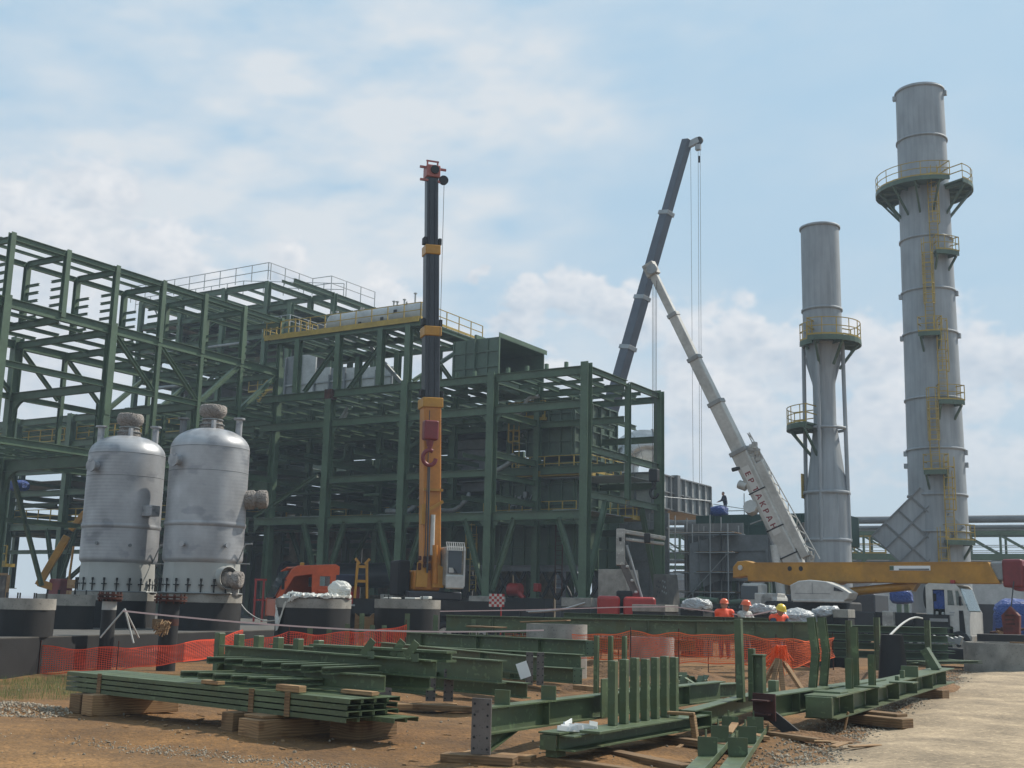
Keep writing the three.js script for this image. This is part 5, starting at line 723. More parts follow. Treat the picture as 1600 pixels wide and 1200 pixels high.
  part(t, 'chassis', [bx(1.2, 11.2, 0.9, 1.75, -0.9, 1.6), rbx(2.6, 9.6, 1.25, 1.8, -1.1, 1.75, 0.05)], M.dark); part(t, 'deck_box', [rbx(2.2, 4.2, 1.2, 1.75, 1.5, 1.9, 0.04), rbx(6.6, 7.8, 1.2, 1.8, 1.5, 1.9, 0.04)], M.boomDark);
  for (const x of [2.4, 3.8, 8.2, 9.6, 11.6]) for (const z of [-0.8, 1.45]) wheel(t, x, z, 0.55, 0.4);
  part(t, 'outrigger_box', [rbx(8.2, 8.75, 1.2, 1.85, 1.4, 2.0, 0.05), cyl(0, 0, 0, 0.02, 0.12, 0.12, 16).rotateX(Math.PI / 2).translate(8.5, 1.5, 2.0)], M.offWhite);
  // the cab, door open on a blue tarpaulin
  const W = (p) => p.map(([x, y]) => [(x - 10.8) * 0.92 + 10.15, 0.62 + (y - 0.62) * 0.95]), w1 = (x) => (x - 10.8) * 0.92 + 10.15, h1 = (y) => 0.62 + (y - 0.62) * 0.95;
  const hollow = (outer, holes, th, z) => { const sh = new THREE.Shape(outer.map(([x, y]) => new THREE.Vector2(x, y))); for (const h of holes) sh.holes.push(new THREE.Path(h.map(([x, y]) => new THREE.Vector2(x, y)))); return plain(new THREE.ExtrudeGeometry(sh, { depth: th, bevelEnabled: true, bevelSize: 0.015, bevelThickness: 0.015, bevelSegments: 2 })).translate(0, 0, z); };
  const cs = W([[10.8, 1.65], [10.8, 3.05], [10.95, 3.15], [12.25, 3.12], [12.45, 2.95], [12.8, 2.05], [12.9, 1.9], [12.9, 0.95], [12.1, 0.95], [12.1, 1.3], [11.9, 1.35], [11.9, 1.65]]), door = W([[11.12, 1.72], [11.74, 1.72], [11.74, 2.9], [11.12, 2.9]]), win = W([[11.86, 2.2], [12.22, 2.2], [12.14, 2.86], [11.86, 2.88]]), qw = W([[12.3, 2.2], [12.66, 2.2], [12.42, 2.86], [12.26, 2.86]]);
  const cab = part(t, 'cab', [hollow(cs, [door, win, qw], 0.05, 1.4), hollow(cs, [win], 0.05, -0.75), bx(w1(10.8), w1(10.86), h1(1.67), h1(3.08), -0.7, 1.4), bx(w1(10.9), w1(12.3), h1(3.08), h1(3.13), -0.7, 1.4), bx(w1(10.86), w1(12.85), h1(1.3), h1(1.64), -0.7, 1.38), bx(w1(12.84), w1(12.9), h1(0.97), h1(1.95), -0.7, 1.4)], M.white);
  part(cab, 'door_curtain', [rbx(w1(11.14), w1(11.7), h1(2.05), h1(2.88), 1.34, 1.37, 0.015)], M.tarpBlue); part(cab, 'seat', [rbx(w1(11.2), w1(11.32), h1(1.68), h1(1.95), 1.2, 1.35, 0.04), rbx(w1(11.2), w1(11.6), h1(1.66), h1(1.75), 1.1, 1.36, 0.03), rbx(w1(11.5), w1(11.62), h1(1.68), h1(1.92), 1.2, 1.35, 0.04)], M.white); part(cab, 'seat_back', [rbx(w1(11.0), w1(11.2), h1(1.7), h1(2.5), -0.2, 0.6, 0.05)], M.tyre);
  part(cab, 'window', [hollow(win, [], 0.012, 1.42)], M.pane); part(cab, 'windscreen', prism(W([[12.5, 2.95], [12.88, 2.0], [12.84, 1.98], [12.46, 2.93]]), 1.9).translate(0, 0, -0.6), M.pane); part(cab, 'side_window', [hollow(qw, [], 0.012, 1.42)], M.pane); part(cab, 'mirror', [rbx(w1(12.5), w1(12.62), h1(2.2), h1(2.6), 1.6, 1.75, 0.03)], M.tyre);
  part(cab, 'grille', [prism(W([[12.42, 1.05], [12.42, 2.0], [12.62, 2.0], [12.7, 1.05]]), 0.03).translate(0, 0, 1.466)], M.tyre); part(cab, 'bumper', [rbx(w1(12.2), w1(13.0), h1(0.62), h1(0.95), -0.8, 1.5, 0.05)], M.offWhite); part(cab, 'headlight', [rbx(w1(12.55), w1(12.75), h1(0.7), h1(0.88), 1.48, 1.53, 0.03)], M.galv); part(cab, 'beacon', [rbx(w1(11.95), w1(12.15), h1(3.15), h1(3.32), 0.9, 1.2, 0.05)], M.redPaint); part(cab, 'step', [bx(w1(11.0), w1(11.9), h1(1.5), h1(1.64), 1.4, 1.65)], M.galv); part(cab, 'badge', [bx(w1(11.95), w1(12.2), h1(1.88), h1(1.93), 1.466, 1.48)], M.boomGrey); part(cab, 'badge', [bx(w1(11.98), w1(12.17), h1(1.78), h1(1.82), 1.466, 1.48)], M.boomGrey);
  // red hook block slung from the boom tip
  const p = [13.95, 2.2, 1.4]; part(t, 'hook_cheek', [prism([[-0.28, -0.75], [-0.34, 0.1], [0, 0.42], [0.34, 0.1], [0.28, -0.75], [0, -0.9]], 0.3, 0.05).translate(p[0], p[1] - 0.55, p[2])], M.rustRed); part(t, 'hook_rope', [rod([13.95, 2.0, 1.55], [14.0, 3.2, 0.9], 0.03, 6)], M.cable); for (let k = 0; k < 3; k++) part(t, 'hook_plate_groove', rbx(p[0] - 0.2, p[0] + 0.2, p[1] - 0.45 - k * 0.17, p[1] - 0.38 - k * 0.17, p[2] + 0.39, p[2] + 0.42, 0.02), M.rust);
}
{ // red boom lift before the gable
  const t = thing('boom_lift', 'red boom lift with a folded grey and brown arm before the gable column', 'boom lift', [-21.2, 0, -43.1], { turn: 26 * RAD });
  part(t, 'engine_cowl', [rbx(-0.85, 0.05, 1.3, 2.18, -0.75, 0.75, 0.14, 3)], M.redPaint); part(t, 'battery_cowl', [rbx(0.18, 1.45, 1.2, 2.16, -0.8, 0.85, 0.14, 3)], M.redPaint);
  part(t, 'chassis', [rbx(-0.8, 1.3, 0.55, 1.2, -0.9, 0.9, 0.05)], M.dark); for (const x of [-0.5, 1.0]) for (const z of [-0.9, 0.9]) wheel(t, x, z, 0.52, 0.34);
  part(t, 'turret', [rbx(-0.1, 0.55, 1.5, 2.4, -0.3, 0.3, 0.08)], M.dark); part(t, 'lower_arm', [rbar([0.72, 2.2, 0.1], [0.1, 3.6, 0.1], 0.3, 0.28, 0.03)], M.plate); part(t, 'riser', [rbx(-0.12, 0.24, 3.4, 4.85, -0.06, 0.26, 0.03)], M.offWhite); part(t, 'riser_hole', [bx(0.0, 0.1, 4.35, 4.5, 0.26, 0.272)], M.dark);
  part(t, 'upper_arm', [rbar([0.2, 4.75, 0.1], [1.85, 4.5, 0.1], 0.16, 0.22, 0.03), rbar([0.25, 4.45, 0.1], [1.8, 4.28, 0.1], 0.12, 0.2, 0.03)], M.offWhite); part(t, 'link_rod', [rod([0.3, 4.2, 0.3], [0.95, 2.0, 0.3], 0.05, 8)], M.galv); part(t, 'jib_joint', [rbx(1.0, 1.25, 4.3, 4.7, -0.05, 0.25, 0.04)], M.dark); part(t, 'arm_base', [rbar([0.15, 1.7, 0.1], [0.85, 2.35, 0.1], 0.32, 0.3, 0.05)], M.redDark); for (const y of [2.3, 2.75, 3.3]) part(t, 'roller', [rbx(0.62 - (y - 2.3) * 0.35, 0.74 - (y - 2.3) * 0.35, y, y + 0.1, 0.25, 0.34, 0.03)], M.white);
}
{ // small yellow crane arm far left
  const t = thing('boom_lift', 'small yellow lift arm leaning right behind the left vessel', 'boom lift', [-71, 0, -55]);
  part(t, 'arm', [rbar([-72, 2.4, -54.3], [-70.8, 5.9, -55.4], 0.5, 0.4, 0.05), rbar([-72, 2.6, -54.3], [-71.0, 2.2, -55.2], 0.5, 0.4, 0.05)], M.craneYellow); part(t, 'strut', [rod([-70.5, 2.0, -55.6], [-70.4, 5.2, -55.7], 0.08, 8)], M.craneYellow); part(t, 'body', [rbx(-71.6, -70.4, 0.9, 2.9, -56, -54.8, 0.15)], M.redDark); part(t, 'upper_arm', [rbar([-70.6, 6.3, -55.5], [-69.9, 7.6, -56.0], 0.4, 0.35, 0.05)], M.craneYellow); for (const x of [-71.6, -70.4]) for (const z of [-54.6, -56.2]) wheel(t, x, z, 0.5, 0.35);
  const c = thing('shipping_container', 'grey brown corrugated container at far left behind the footings', 'container', [-50.4, 0, -33.5], { turn: 57 * RAD }); part(c, 'body', [bx(-4.2, 2.2, 0.3, 2.58, -2.4, 0)], M.crate); for (let k = 0; k < 32; k++) part(c, 'corrugation', bx(-4.15 + k * 0.2, -4.05 + k * 0.2, 0.4, 2.5, 0, 0.05), M.crate); part(c, 'roof_edge', [bx(-4.25, 2.25, 2.58, 2.68, -2.42, 0.08)], M.timber); part(c, 'end_post', [bx(2.2, 2.35, 0.3, 2.6, -0.2, 0.08)], M.timber);
  for (let k = 0; k < 3; k++) { const q = thing('timber_crate', ['wooden crate end beside the container, uppermost', 'wooden crate end beside the container, middle', 'wooden crate end beside the container, lowest'][k], 'crate', [-46.6, 0, -37.5]); part(q, 'boards', [rbx(-47, -45.9, 2.05 - k * 0.5, 2.45 - k * 0.5, -38.2, -37, 0.02)], M.timber); }
  const y = thing('access_platform', 'yellow railed landing low at the far left edge', 'platform', [-75, 3, -50]); part(y, 'deck', bx(-72, -65, 3.4, 3.6, -47.2, -46.5), M.yellow); part(y, 'guardrail', guardrail([[-72, 3.6, -46.5], [-65, 3.6, -46.5]], { step: 1.2, r: 0.04 }), M.yellow);
}

// ---------------------------------------------------------------- vessels and their plinths
const octagon = (x, z, y0, y1, r) => { const a = Math.atan2(-x, -z); return plain(new THREE.CylinderGeometry(r, r, y1 - y0, 8).rotateY(a).translate(x, (y0 + y1) / 2, z)); };
function plinth(label, x, z, r, y0, y1, band = 0.24) {
  const t = thing('concrete_plinth', label, 'plinth', [x, y0, z], { group: 'eight sided plinths coated black below a grey head' });
  part(t, 'plinth_base', octagon(x, z, y0, y1 - band, r), M.bitumen); part(t, 'plinth_head', octagon(x, z, y1 - band, y1, r + 0.012), M.concrete);
  for (let k = 0; k < 8; k++) { const a = k * 0.785 + 0.3; part(t, 'anchor_bolt', rod([x + Math.cos(a) * r * 0.72, y1, z + Math.sin(a) * r * 0.72], [x + Math.cos(a) * r * 0.72, y1 + 0.12, z + Math.sin(a) * r * 0.72], 0.018, 6), M.dark); }
  return t;
}
plinth('bare black plinth with a grey head at the far left edge', -22.55, -16.75, 0.6, 0.79, 1.6); plinth('bare plinth at far left, second behind the nearest one', -27.4, -21.6, 0.75, 0.79, 1.72, 0.3);
plinth('plinth under the left silver vessel', -28.6, -24.25, 1.2, 0.79, 1.82); plinth('plinth under the right silver vessel', -25.85, -25.05, 1.17, 0.79, 1.82);
const PA = plinth('black plinth heaped with torn white plastic before the orange cab', -22.2, -25.8, 1.04, -0.1, 1.76, 0.26), PB = plinth('black plinth with an empty grey head left of the orange crane', -20.7, -28.2, 0.95, -0.1, 1.8, 0.26);
{ // torn plastic over the first of them
  const R = rng(8), g = plain(new THREE.PlaneGeometry(2.3, 2.2, 90, 80).rotateX(-Math.PI / 2)), p = g.attributes.position;
  const rot = Math.atan2(22.2, 25.8);
  for (let i = 0; i < p.count; i++) { let x = p.getX(i), z = p.getZ(i); const n = fbm(x * 2.2 + 3, z * 2.2, 1, 4), f = fbm(x * 9, z * 9, 5, 3); const out = Math.max(0, Math.hypot(x * 0.92, z * 1.05) - 0.92);
    const edge = Math.max(0, z - 0.62) , swag = Math.exp(-(((x - 0.25) / 0.32) ** 2)), left = sstep(-0.62, -1.15, x);
    let y = 0.03 + 0.20 * Math.max(0, n - 0.35) + 0.12 * Math.abs(f - 0.5) * 2; const drop = edge * (0.25 + 1.5 * swag * (0.6 + n)) + left * (0.75 * (0.5 + n) * sstep(-0.3, 0.5, z) + 0.1); y -= drop; z = Math.min(z, 0.98 + 0.05 * f) * (1 - 0.1 * left); x = Math.max(x, -1.16 - 0.1 * f); if (Math.hypot(x, z) > 1.0) { const q = (1.02 + 0.05 * f) / Math.hypot(x, z); x *= q; z *= q; y -= 0.05; } p.setXYZ(i, x, y, z); }
  g.rotateY(-rot); g.translate(-22.2, 1.77, -25.8); g.computeVertexNormals(); solo('plastic_sheet', 'torn whitish plastic sheet heaped over the plinth before the orange cab', 'plastic sheet', [-22.2, 1.77, -25.8], [g], M.poly, {});
  const b = plain(new THREE.SphereGeometry(0.26, 28, 20)), q = b.attributes.position; for (let i = 0; i < q.count; i++) { const k = 0.75 + 0.6 * fbm(q.getX(i) * 6 + 5, q.getY(i) * 6, q.getZ(i) * 6, 4); q.setXYZ(i, q.getX(i) * k * 1.3, q.getY(i) * k, q.getZ(i) * k); } b.computeVertexNormals(); b.translate(-21.55, 2.0, -26.1); solo('plastic_bag', 'crumpled white plastic bundle at the right end of the torn sheet', 'plastic bag', [-21.55, 1.8, -26.1], [b], M.poly);
  solo('plastic_sheet', 'flat scraps of pale sheet on the empty plinth head', 'plastic sheet', [-20.7, 1.81, -28.2], [rbx(-20.7, -20.3, 1.81, 1.86, -28.7, -28.0, 0.02), rbx(-21.3, -21.0, 1.81, 1.85, -28.3, -27.8, 0.02), rbx(-20.2, -19.9, 1.82, 1.9, -28.3, -28.1, 0.02)], M.poly);
}
function vessel(label, x, z, kind) {
  const t = thing('pressure_vessel', label, 'pressure vessel', [x, 1.82, z], { local: true }), r = 1.15;
  const cam = V(-x, 0, -z).normalize(), right = V(cam.z, 0, -cam.x), at = (a, rr, y) => { const d = cam.clone().multiplyScalar(Math.cos(a)).addScaledVector(right, Math.sin(a)); return [d.x * rr, y, d.z * rr]; };
  const uvR = (g) => { const p = g.attributes.position, uv = g.attributes.uv; for (let i = 0; i < p.count; i++) uv.setXY(i, uv.getX(i) * 2.0 + (kind ? 0.37 : 0), p.getY(i) * 0.22); return g; };
  part(t, 'skirt', uvR(lathe([[1.12, 0.03], [1.08, 0.9]], 72)), M.skirt, { keepUV: true }); part(t, 'base_ring', lathe([[1.0, 0], [1.2, 0], [1.2, 0.04], [1.0, 0.04]], 72), M.galv);
  part(t, 'shell_course', uvR(lathe([[1.085, 0.87], [1.135, 0.93], [1.15, 1.0], [1.15, 1.88]], 72)), M.vessel, { keepUV: true });
  part(t, 'shell_course', uvR(lathe([[1.15, 1.88], [1.18, 1.93], [1.18, 2.0], [1.15, 2.05], [1.15, 3.46]], 72)), M.vessel, { keepUV: true }); part(t, 'shell_course', uvR(lathe([[1.15, 3.47], [1.15, 4.15]], 72)), M.vessel, { keepUV: true });
  const dome = []; for (let k = 0; k <= 16; k++) { const a = k / 16 * Math.PI / 2; dome.push([1.15 * Math.cos(a) ** 0.8, 4.16 + 0.62 * Math.sin(a) ** 1.1]); } part(t, 'dome', uvR(lathe(dome, 72)), M.vessel, { keepUV: true });
  for (const y of [3.465, 4.155]) part(t, 'weld_seam', lathe([[1.148, y - 0.012], [1.158, y], [1.148, y + 0.012]], 72), M.panelGrey);
  // lagged nozzle on top, small flanged ones beside it
  const lump = (pts, seed) => { const g = mergeVertices(new THREE.LatheGeometry(pts.map(([a, b]) => new THREE.Vector2(a, b)), 40)); const p = g.attributes.position; for (let i = 0; i < p.count; i++) { const k = 1 + 0.16 * (fbm(p.getX(i) * 7 + seed, p.getY(i) * 7, p.getZ(i) * 7, 4) - 0.5); p.setXYZ(i, p.getX(i) * k, p.getY(i) + 0.04 * (fbm(p.getX(i) * 9, p.getZ(i) * 9, seed, 3) - 0.5), p.getZ(i) * k); } g.computeVertexNormals(); return plain(g); };
  const neck = part(t, 'lagged_nozzle', [lump([[0.3, 4.6], [0.36, 4.75], [0.33, 4.9], [0.28, 5.0], [0.28, 5.1], [0.38, 5.18], [0.41, 5.3], [0.39, 5.42], [0.34, 5.47], [0.0, 5.47]], 3 + kind)], M.lagging);
  part(neck, 'strap', [cyl(0, 0, 5.02, 5.05, 0.32, 0.32, 28), cyl(0, 0, 4.88, 4.9, 0.37, 0.37, 28)], M.galv); part(t, 'lifting_lug', bx(at(0.1, 0.42, 0)[0] - 0.05, at(0.1, 0.42, 0)[0] + 0.05, 4.7, 4.98, at(0.1, 0.42, 0)[2] - 0.05, at(0.1, 0.42, 0)[2] + 0.05), M.vessel);
  for (const [a, rr, h] of [[1.25, 0.82, 5.05], [-1.75, 0.85, 5.02]]) { const p = at(a, rr, 0); part(t, 'nozzle', [cyl(p[0], p[2], 4.3, h, 0.1, 0.1, 20), cyl(p[0], p[2], h, h + 0.05, 0.17, 0.17, 20)], kind && a < 0 ? M.panelGrey : M.vessel); }
  const n0 = at(-0.85, 1.1, 3.72), n1 = at(-0.85, 1.34, 3.72), n2 = at(-0.85, 1.38, 3.72); part(t, 'side_nozzle', [rod(n0, n1, 0.14, 24), rod(n1, n2, 0.2, 24)], M.vessel);
  for (let k = 0; k < 20; k++) { const a = k / 20 * 6.283, p = at(a, 1.17, 0), q = at(a, 1.12, 0); part(t, 'bolt_chair', [rod([p[0], 0.02, p[2]], [p[0], 0.36, p[2]], 0.022, 6), bar([q[0], 0.24, q[2]], [p[0] * 1.03, 0.24, p[2] * 1.03], 0.03, 0.14), cyl(p[0], p[2], 0.34, 0.42, 0.035, 0.035, 6)], M.dark); }
  const bar1 = at(1.05, 1.12, 0), b2 = at(1.05, 1.45, 0); part(t, 'earthing_rod', [rod([bar1[0], 0.86, bar1[2]], [b2[0] * 0.93, 1.42, b2[2] * 0.93], 0.02, 6), rod([b2[0] * 0.93, 1.42, b2[2] * 0.93], [b2[0] * 1.08, 1.44, b2[2] * 1.08], 0.025, 6), rod([bar1[0], 0.87, bar1[2]], [b2[0] * 1.05, 0.87, b2[2] * 1.05], 0.02, 6)], M.galv);
  if (kind === 0) { const c = at(0.64, 1.3, 2.42), g = rbx(-0.16, 0.16, -0.16, 0.16, -0.28, 0.28, 0.02); g.rotateY(Math.atan2(c[0], c[2])).translate(...c); part(t, 'bracket', g, M.vessel);
    for (const [a, y] of [[0.25, 1.38], [-0.6, 1.42]]) { const p = at(a, 1.16, y); part(t, 'weld_scar', rod(p, at(a, 1.2, y), 0.05, 10), M.panelGrey); } }
  else {
    const big = (A, B, R0, seed) => { const { L, m } = frame(A, B); const g = lump([[R0 * 0.9, -L / 2], [R0, -L / 2 + 0.04], [R0 * 1.04, -L * 0.1], [R0 * 0.86, -L * 0.02], [R0 * 0.86, L * 0.06], [R0 * 1.04, L * 0.12], [R0, L / 2 - 0.03], [R0 * 0.7, L / 2], [0, L / 2]], seed); g.rotateZ(-Math.PI / 2); return g.applyMatrix4(m); };
    part(t, 'lagged_nozzle', [big(at(1.38, 1.1, 2.72), at(1.38, 1.78, 2.76), 0.27, 9)], M.lagging);
    const h0 = at(0.62, 1.0, 0.46), h1 = at(0.62, 1.3, 0.46); part(t, 'opening_sleeve', [(() => { const { L, m } = frame(h0, h1); return lathe([[0.29, -L / 2], [0.32, -L / 2], [0.32, L / 2], [0.29, L / 2], [0.29, -L / 2]], 40).rotateZ(-Math.PI / 2).applyMatrix4(m); })()], M.skirt);
    part(t, 'lagged_nozzle', [big(at(0.66, 1.0, 0.42), at(0.80, 1.55, 0.4), 0.24, 17)], M.lagging); part(t, 'drain', [rod(at(0.8, 1.3, 0.3), at(0.8, 1.34, -0.04), 0.09, 12)], M.lagging);
    for (const a of [-0.5, 0.55]) part(t, 'pipe_stub', [rod(at(a, 1.1, 1.36), at(a, 1.28, 1.36), 0.05, 12), rod(at(a, 1.26, 1.36), at(a, 1.3, 1.36), 0.08, 12)], M.vessel);
  }
  return t;
}
vessel('left silver pressure vessel with a bracket on its shell, on an eight sided plinth', -28.66, -24.34, 0).scale.set(0.98, 0.985, 0.98); vessel('right silver pressure vessel with a round opening and lagged pipe low in its skirt', -25.87, -25.04, 1).scale.set(1.0, 1.02, 1.0);
for (const [x, z, r, h, l] of [[-22.2, -18.7, 0.16, 1.62, 'thinner black pipe stub with a rusty flange before the left vessel'], [-21.3, -19.7, 0.215, 1.6, 'thicker black pipe stub with a rusty flange before the right vessel']]) {
  const t = thing('pipe_stub', l, 'pipe stub', [x, 0, z], { group: 'flanged black pipe stubs' }); part(t, 'pipe', cyl(x, z, -0.2, h, r, r, 28), M.dark); part(t, 'flange', [cyl(x, z, h, h + 0.05, r * 1.75, r * 1.75, 32), cyl(x, z, h + 0.075, h + 0.12, r * 1.75, r * 1.75, 32)], M.rust);
  for (let k = 0; k < 12; k++) { const a = k / 12 * 6.283; part(t, 'bolt', cyl(x + Math.cos(a) * r * 1.5, z + Math.sin(a) * r * 1.5, h - 0.05, h + 0.17, 0.02, 0.02, 6), M.rust); }
  part(t, r < 0.18 ? 'pale_collar' : 'rag', r < 0.18 ? cyl(x, z, h - 0.24, h - 0.05, r + 0.004, r + 0.004, 28) : cyl(x, z, 1.05, 1.2, r + 0.005, r + 0.005, 28), r < 0.18 ? M.skirt : M.rust);
}
{ const t = thing('straw_bundle', 'ragged straw coloured rag bundle tied to the thicker pipe stub', 'rag', [-21.1, 1.08, -19.5], { local: true }), R = rng(21), g = []; for (let k = 0; k < 60; k++) { const x = (R() - 0.35) * 0.45, y = (R() - 0.5) * 0.22; g.push(bar([x, y, 0.16 + R() * 0.08], [x + (R() - 0.5) * 0.16, y - 0.05 - R() * 0.16, 0.22 + R() * 0.08], 0.025, 0.02)); } part(t, 'rag', g, M.timber); part(t, 'card', rbx(-0.32, 0.0, -0.1, 0.12, 0.16, 0.2, 0.01), M.timberOld); }

// ---------------------------------------------------------------- netting, tape
function netting(name, label, pts, top, bot, m, { sag = 0.06, cols = 26, rows = 12, poles = [], group, hw: opt_hw = 0.0055 } = {}) {
  const t = thing(name, label, 'safety netting', [pts[0][0], 0, pts[0][1]], { group }), n = (pts.length - 1) * cols, S = (u) => { const k = Math.min(pts.length - 2, Math.floor(u)), f = u - k; return [lerp(pts[k][0], pts[k + 1][0], f), lerp(pts[k][1], pts[k + 1][1], f), lerp(top[k], top[k + 1], f) - sag * Math.sin(f * Math.PI), lerp(bot[k], bot[k + 1], f) + sag * 0.4 * Math.sin(f * Math.PI)]; };
  const P = (u, v) => { const [x, z, a, b] = S(u), w = 0.09 * (fbm(u * 2.4, v * 2, 2, 3, 0, 33) - 0.5) * 2; return [x + w, lerp(b, a, v) + 0.02 * Math.sin(u * 9 + v * 4), z + w * 0.7]; };
  const pos = [], q = (a, b, c, d) => pos.push(...a, ...b, ...c, ...c, ...b, ...d), hw = opt_hw;
  for (let j = 0; j <= rows; j++) { const v = j / rows, w = j === 0 || j === rows ? 0.012 : hw; for (let i = 0; i < n; i++) { const A = P(i / cols, v), B = P(Math.min((i + 1) / cols, pts.length - 1.0001), v); q([A[0], A[1] - w, A[2]], [B[0], B[1] - w, B[2]], [A[0], A[1] + w, A[2]], [B[0], B[1] + w, B[2]]); } }
  for (let i = 0; i <= n; i++) for (let j = 0; j < rows; j++) { const u = Math.min(i / cols, pts.length - 1.0001), u2 = u + 0.004, A = P(u, j / rows), B = P(u, (j + 1) / rows), d = V(P(Math.min(u2, pts.length - 1.0001), 0)[0] - P(Math.max(0, u - 0.01), 0)[0], 0, P(Math.min(u2, pts.length - 1.0001), 0)[2] - P(Math.max(0, u - 0.01), 0)[2]).normalize().multiplyScalar(opt_hw * 0.85); q([A[0] - d.x, A[1], A[2] - d.z], [A[0] + d.x, A[1], A[2] + d.z], [B[0] - d.x, B[1], B[2] - d.z], [B[0] + d.x, B[1], B[2] + d.z]); }
  const g = new THREE.BufferGeometry(); g.setAttribute('position', new THREE.Float32BufferAttribute(pos, 3)); g.computeVertexNormals(); g.setAttribute('uv', new THREE.Float32BufferAttribute(new Float32Array(pos.length / 3 * 2), 2));
  part(t, 'net', g, m);
  for (const [x, z, h, y0 = -0.1] of poles) part(t, 'stake', rod([x, y0, z], [x, h, z], 0.013, 6), M.rust);
  return t;
}
netting('safety_net', 'sagging red orange netting along the black base at left', [[-23.2, -17.3], [-22.0, -16.85], [-20.6, -17.6], [-19.9, -18.9], [-20.4, -21.2]], [0.62, 0.6, 0.62, 0.72, 0.95], [0.05, 0.02, 0.12, 0.3, 0.45], M.meshRed, { cols: 30, rows: 14, poles: [[-22.0, -16.8, 0.72], [-23.2, -17.25, 0.7], [-20.5, -17.6, 0.75]], sag: 0.05 });
netting('safety_net', 'red orange netting rising towards the tape left of the long girders', [[-20.3, -20.6], [-19.3, -21.6], [-18.3, -22.6], [-17.2, -23.4]], [0.72, 0.95, 0.98, 1.18], [0.2, 0.42, 0.45, 0.72], M.meshRed, { cols: 26, rows: 14, poles: [[-19.3, -21.6, 1.1, 0], [-17.2, -23.4, 1.3, 0]] });
netting('safety_net', 'orange netting round the upright concrete ring at the middle right', [[-13.8, -25.6], [-12.3, -25.7], [-11.1, -25.7], [-9.9, -26.2], [-9.0, -27.6], [-8.73, -29.8]], [1.05, 1.16, 1.16, 1.18, 1.05, 1.1], [0.45, 0.50, 0.48, 0.48, 0.42, 0.6], M.mesh, { hw: 0.0042, cols: 34, rows: 15, poles: [[-12.3, -25.65, 1.25], [-11.1, -25.7, 1.25], [-9.9, -26.15, 1.3], [-8.73, -29.8, 1.2]] });
netting('safety_net', 'further orange netting drooping behind the concrete rings', [[-17.3, -28.2], [-14.9, -30.3], [-12.6, -31.2], [-10.6, -31.0], [-9.1, -29.9]], [1.05, 1.0, 1.12, 1.0, 0.95], [0.4, 0.42, 0.45, 0.35, 0.3], M.mesh, { hw: 0.0042, cols: 30, rows: 13, poles: [[-14.9, -30.3, 1.15], [-12.6, -31.2, 1.2], [-10.6, -31, 1.1]] });
{ // the bunched end of the net tied to a trestle
  const R = rng(31), t = thing('safety_net', 'bunched bright orange end of netting tied to the timber trestle', 'safety netting', [-8.3, 0, -24.4]), g = []; for (let k = 0; k < 70; k++) { const a = R() * 6.28; g.push(rod([-8.2 + 0.1 * Math.cos(a), 1.0, -24.3 + 0.1 * Math.sin(a)], [-8.35 + (R() - 0.5) * 0.75, 0.35 + R() * 0.4, -24.4 + (R() - 0.5) * 0.5], 0.006, 4)); } part(t, 'net', g, M.mesh);
  const w = thing('timber_trestle', 'rough timber trestle under the bunched orange netting', 'trestle', [-8.2, 0, -24.2]); for (const [a, b, m] of [[[-8.6, 0, -23.9], [-8.25, 0.72, -24.2], M.timber], [[-8.0, 0, -23.8], [-8.2, 0.7, -24.2], M.timberOld], [[-8.25, 0, -23.7], [-8.22, 0.72, -24.15], M.timberOld], [[-7.6, 0.02, -24.0], [-8.15, 0.66, -24.3], M.timber]]) part(w, 'leg', bar(a, b, 0.07, 0.09), m); }
{ const t = thing('barrier_tape', 'thin red and white barrier tape sagging across the left half', 'tape', [-20.5, 1.3, -17.6]); part(t, 'tape', [...Array(16)].map((_, k) => { const f = (u) => { const [a, b] = u < 0.5 ? [[-20.7, 1.38, -17.8], [-17.0, 1.07, -21.3]] : [[-17.0, 1.07, -21.3], [-14.4, 1.12, -25.2]]; const q = u < 0.5 ? u * 2 : u * 2 - 1; return [lerp(a[0], b[0], q), lerp(a[1], b[1], q) - 0.04 * Math.sin(q * 3.14), lerp(a[2], b[2], q)]; }; return bar(f(k / 16), f((k + 1) / 16), 0.034, 0.006); }), M.tape); const s = thing('trestle_stake', 'pale three legged stake holding the barrier tape before the vessels', 'stake', [-20.8, 0.8, -17.9]); part(s, 'leg', [rod([-21.1, 0.8, -17.6], [-20.75, 1.42, -17.9], 0.02, 6), rod([-20.5, 0.7, -18.0], [-20.75, 1.42, -17.9], 0.02, 6), rod([-20.8, 0.8, -18.4], [-20.75, 1.42, -17.9], 0.02, 6)], M.white);
  const u = thing('barrier_tape', 'faded barrier tape strung low before the boom lift and workers', 'tape', [-22, 1.8, -41]); const pt = [[-26.5, 1.4, -36.5], [-23.5, 1.55, -39.5], [-19.5, 1.75, -40.2], [-17.6, 1.8, -40.2], [-14, 1.62, -36], [-12.6, 1.55, -34.4], [-11.8, 1.75, -34.6]]; for (let i = 0; i < pt.length - 1; i++) part(u, 'tape', bar(pt[i], pt[i + 1], 0.035, 0.006), M.tape);
  const sg = thing('chevron_board', 'small red and white chequered board by the crane outrigger', 'sign', [-24.9, 1.6, -39.8]); part(sg, 'board', bx(-0.3, 0.3, 0, 0.5, -0.015, 0.015).rotateY(0.6).translate(-24.9, 1.65, -39.8), M.white); for (let i = 0; i < 6; i++) for (let j = 0; j < 5; j++) if ((i + j) % 2) part(sg, 'check', bx(-0.3 + i * 0.1, -0.2 + i * 0.1, j * 0.1, j * 0.1 + 0.1, 0.016, 0.02).rotateY(0.6).translate(-24.9, 1.65, -39.8), M.redPaint); part(sg, 'post', rod([-24.75, 0, -39.9], [-24.75, 1.65, -39.9], 0.03, 8), M.redPaint); }

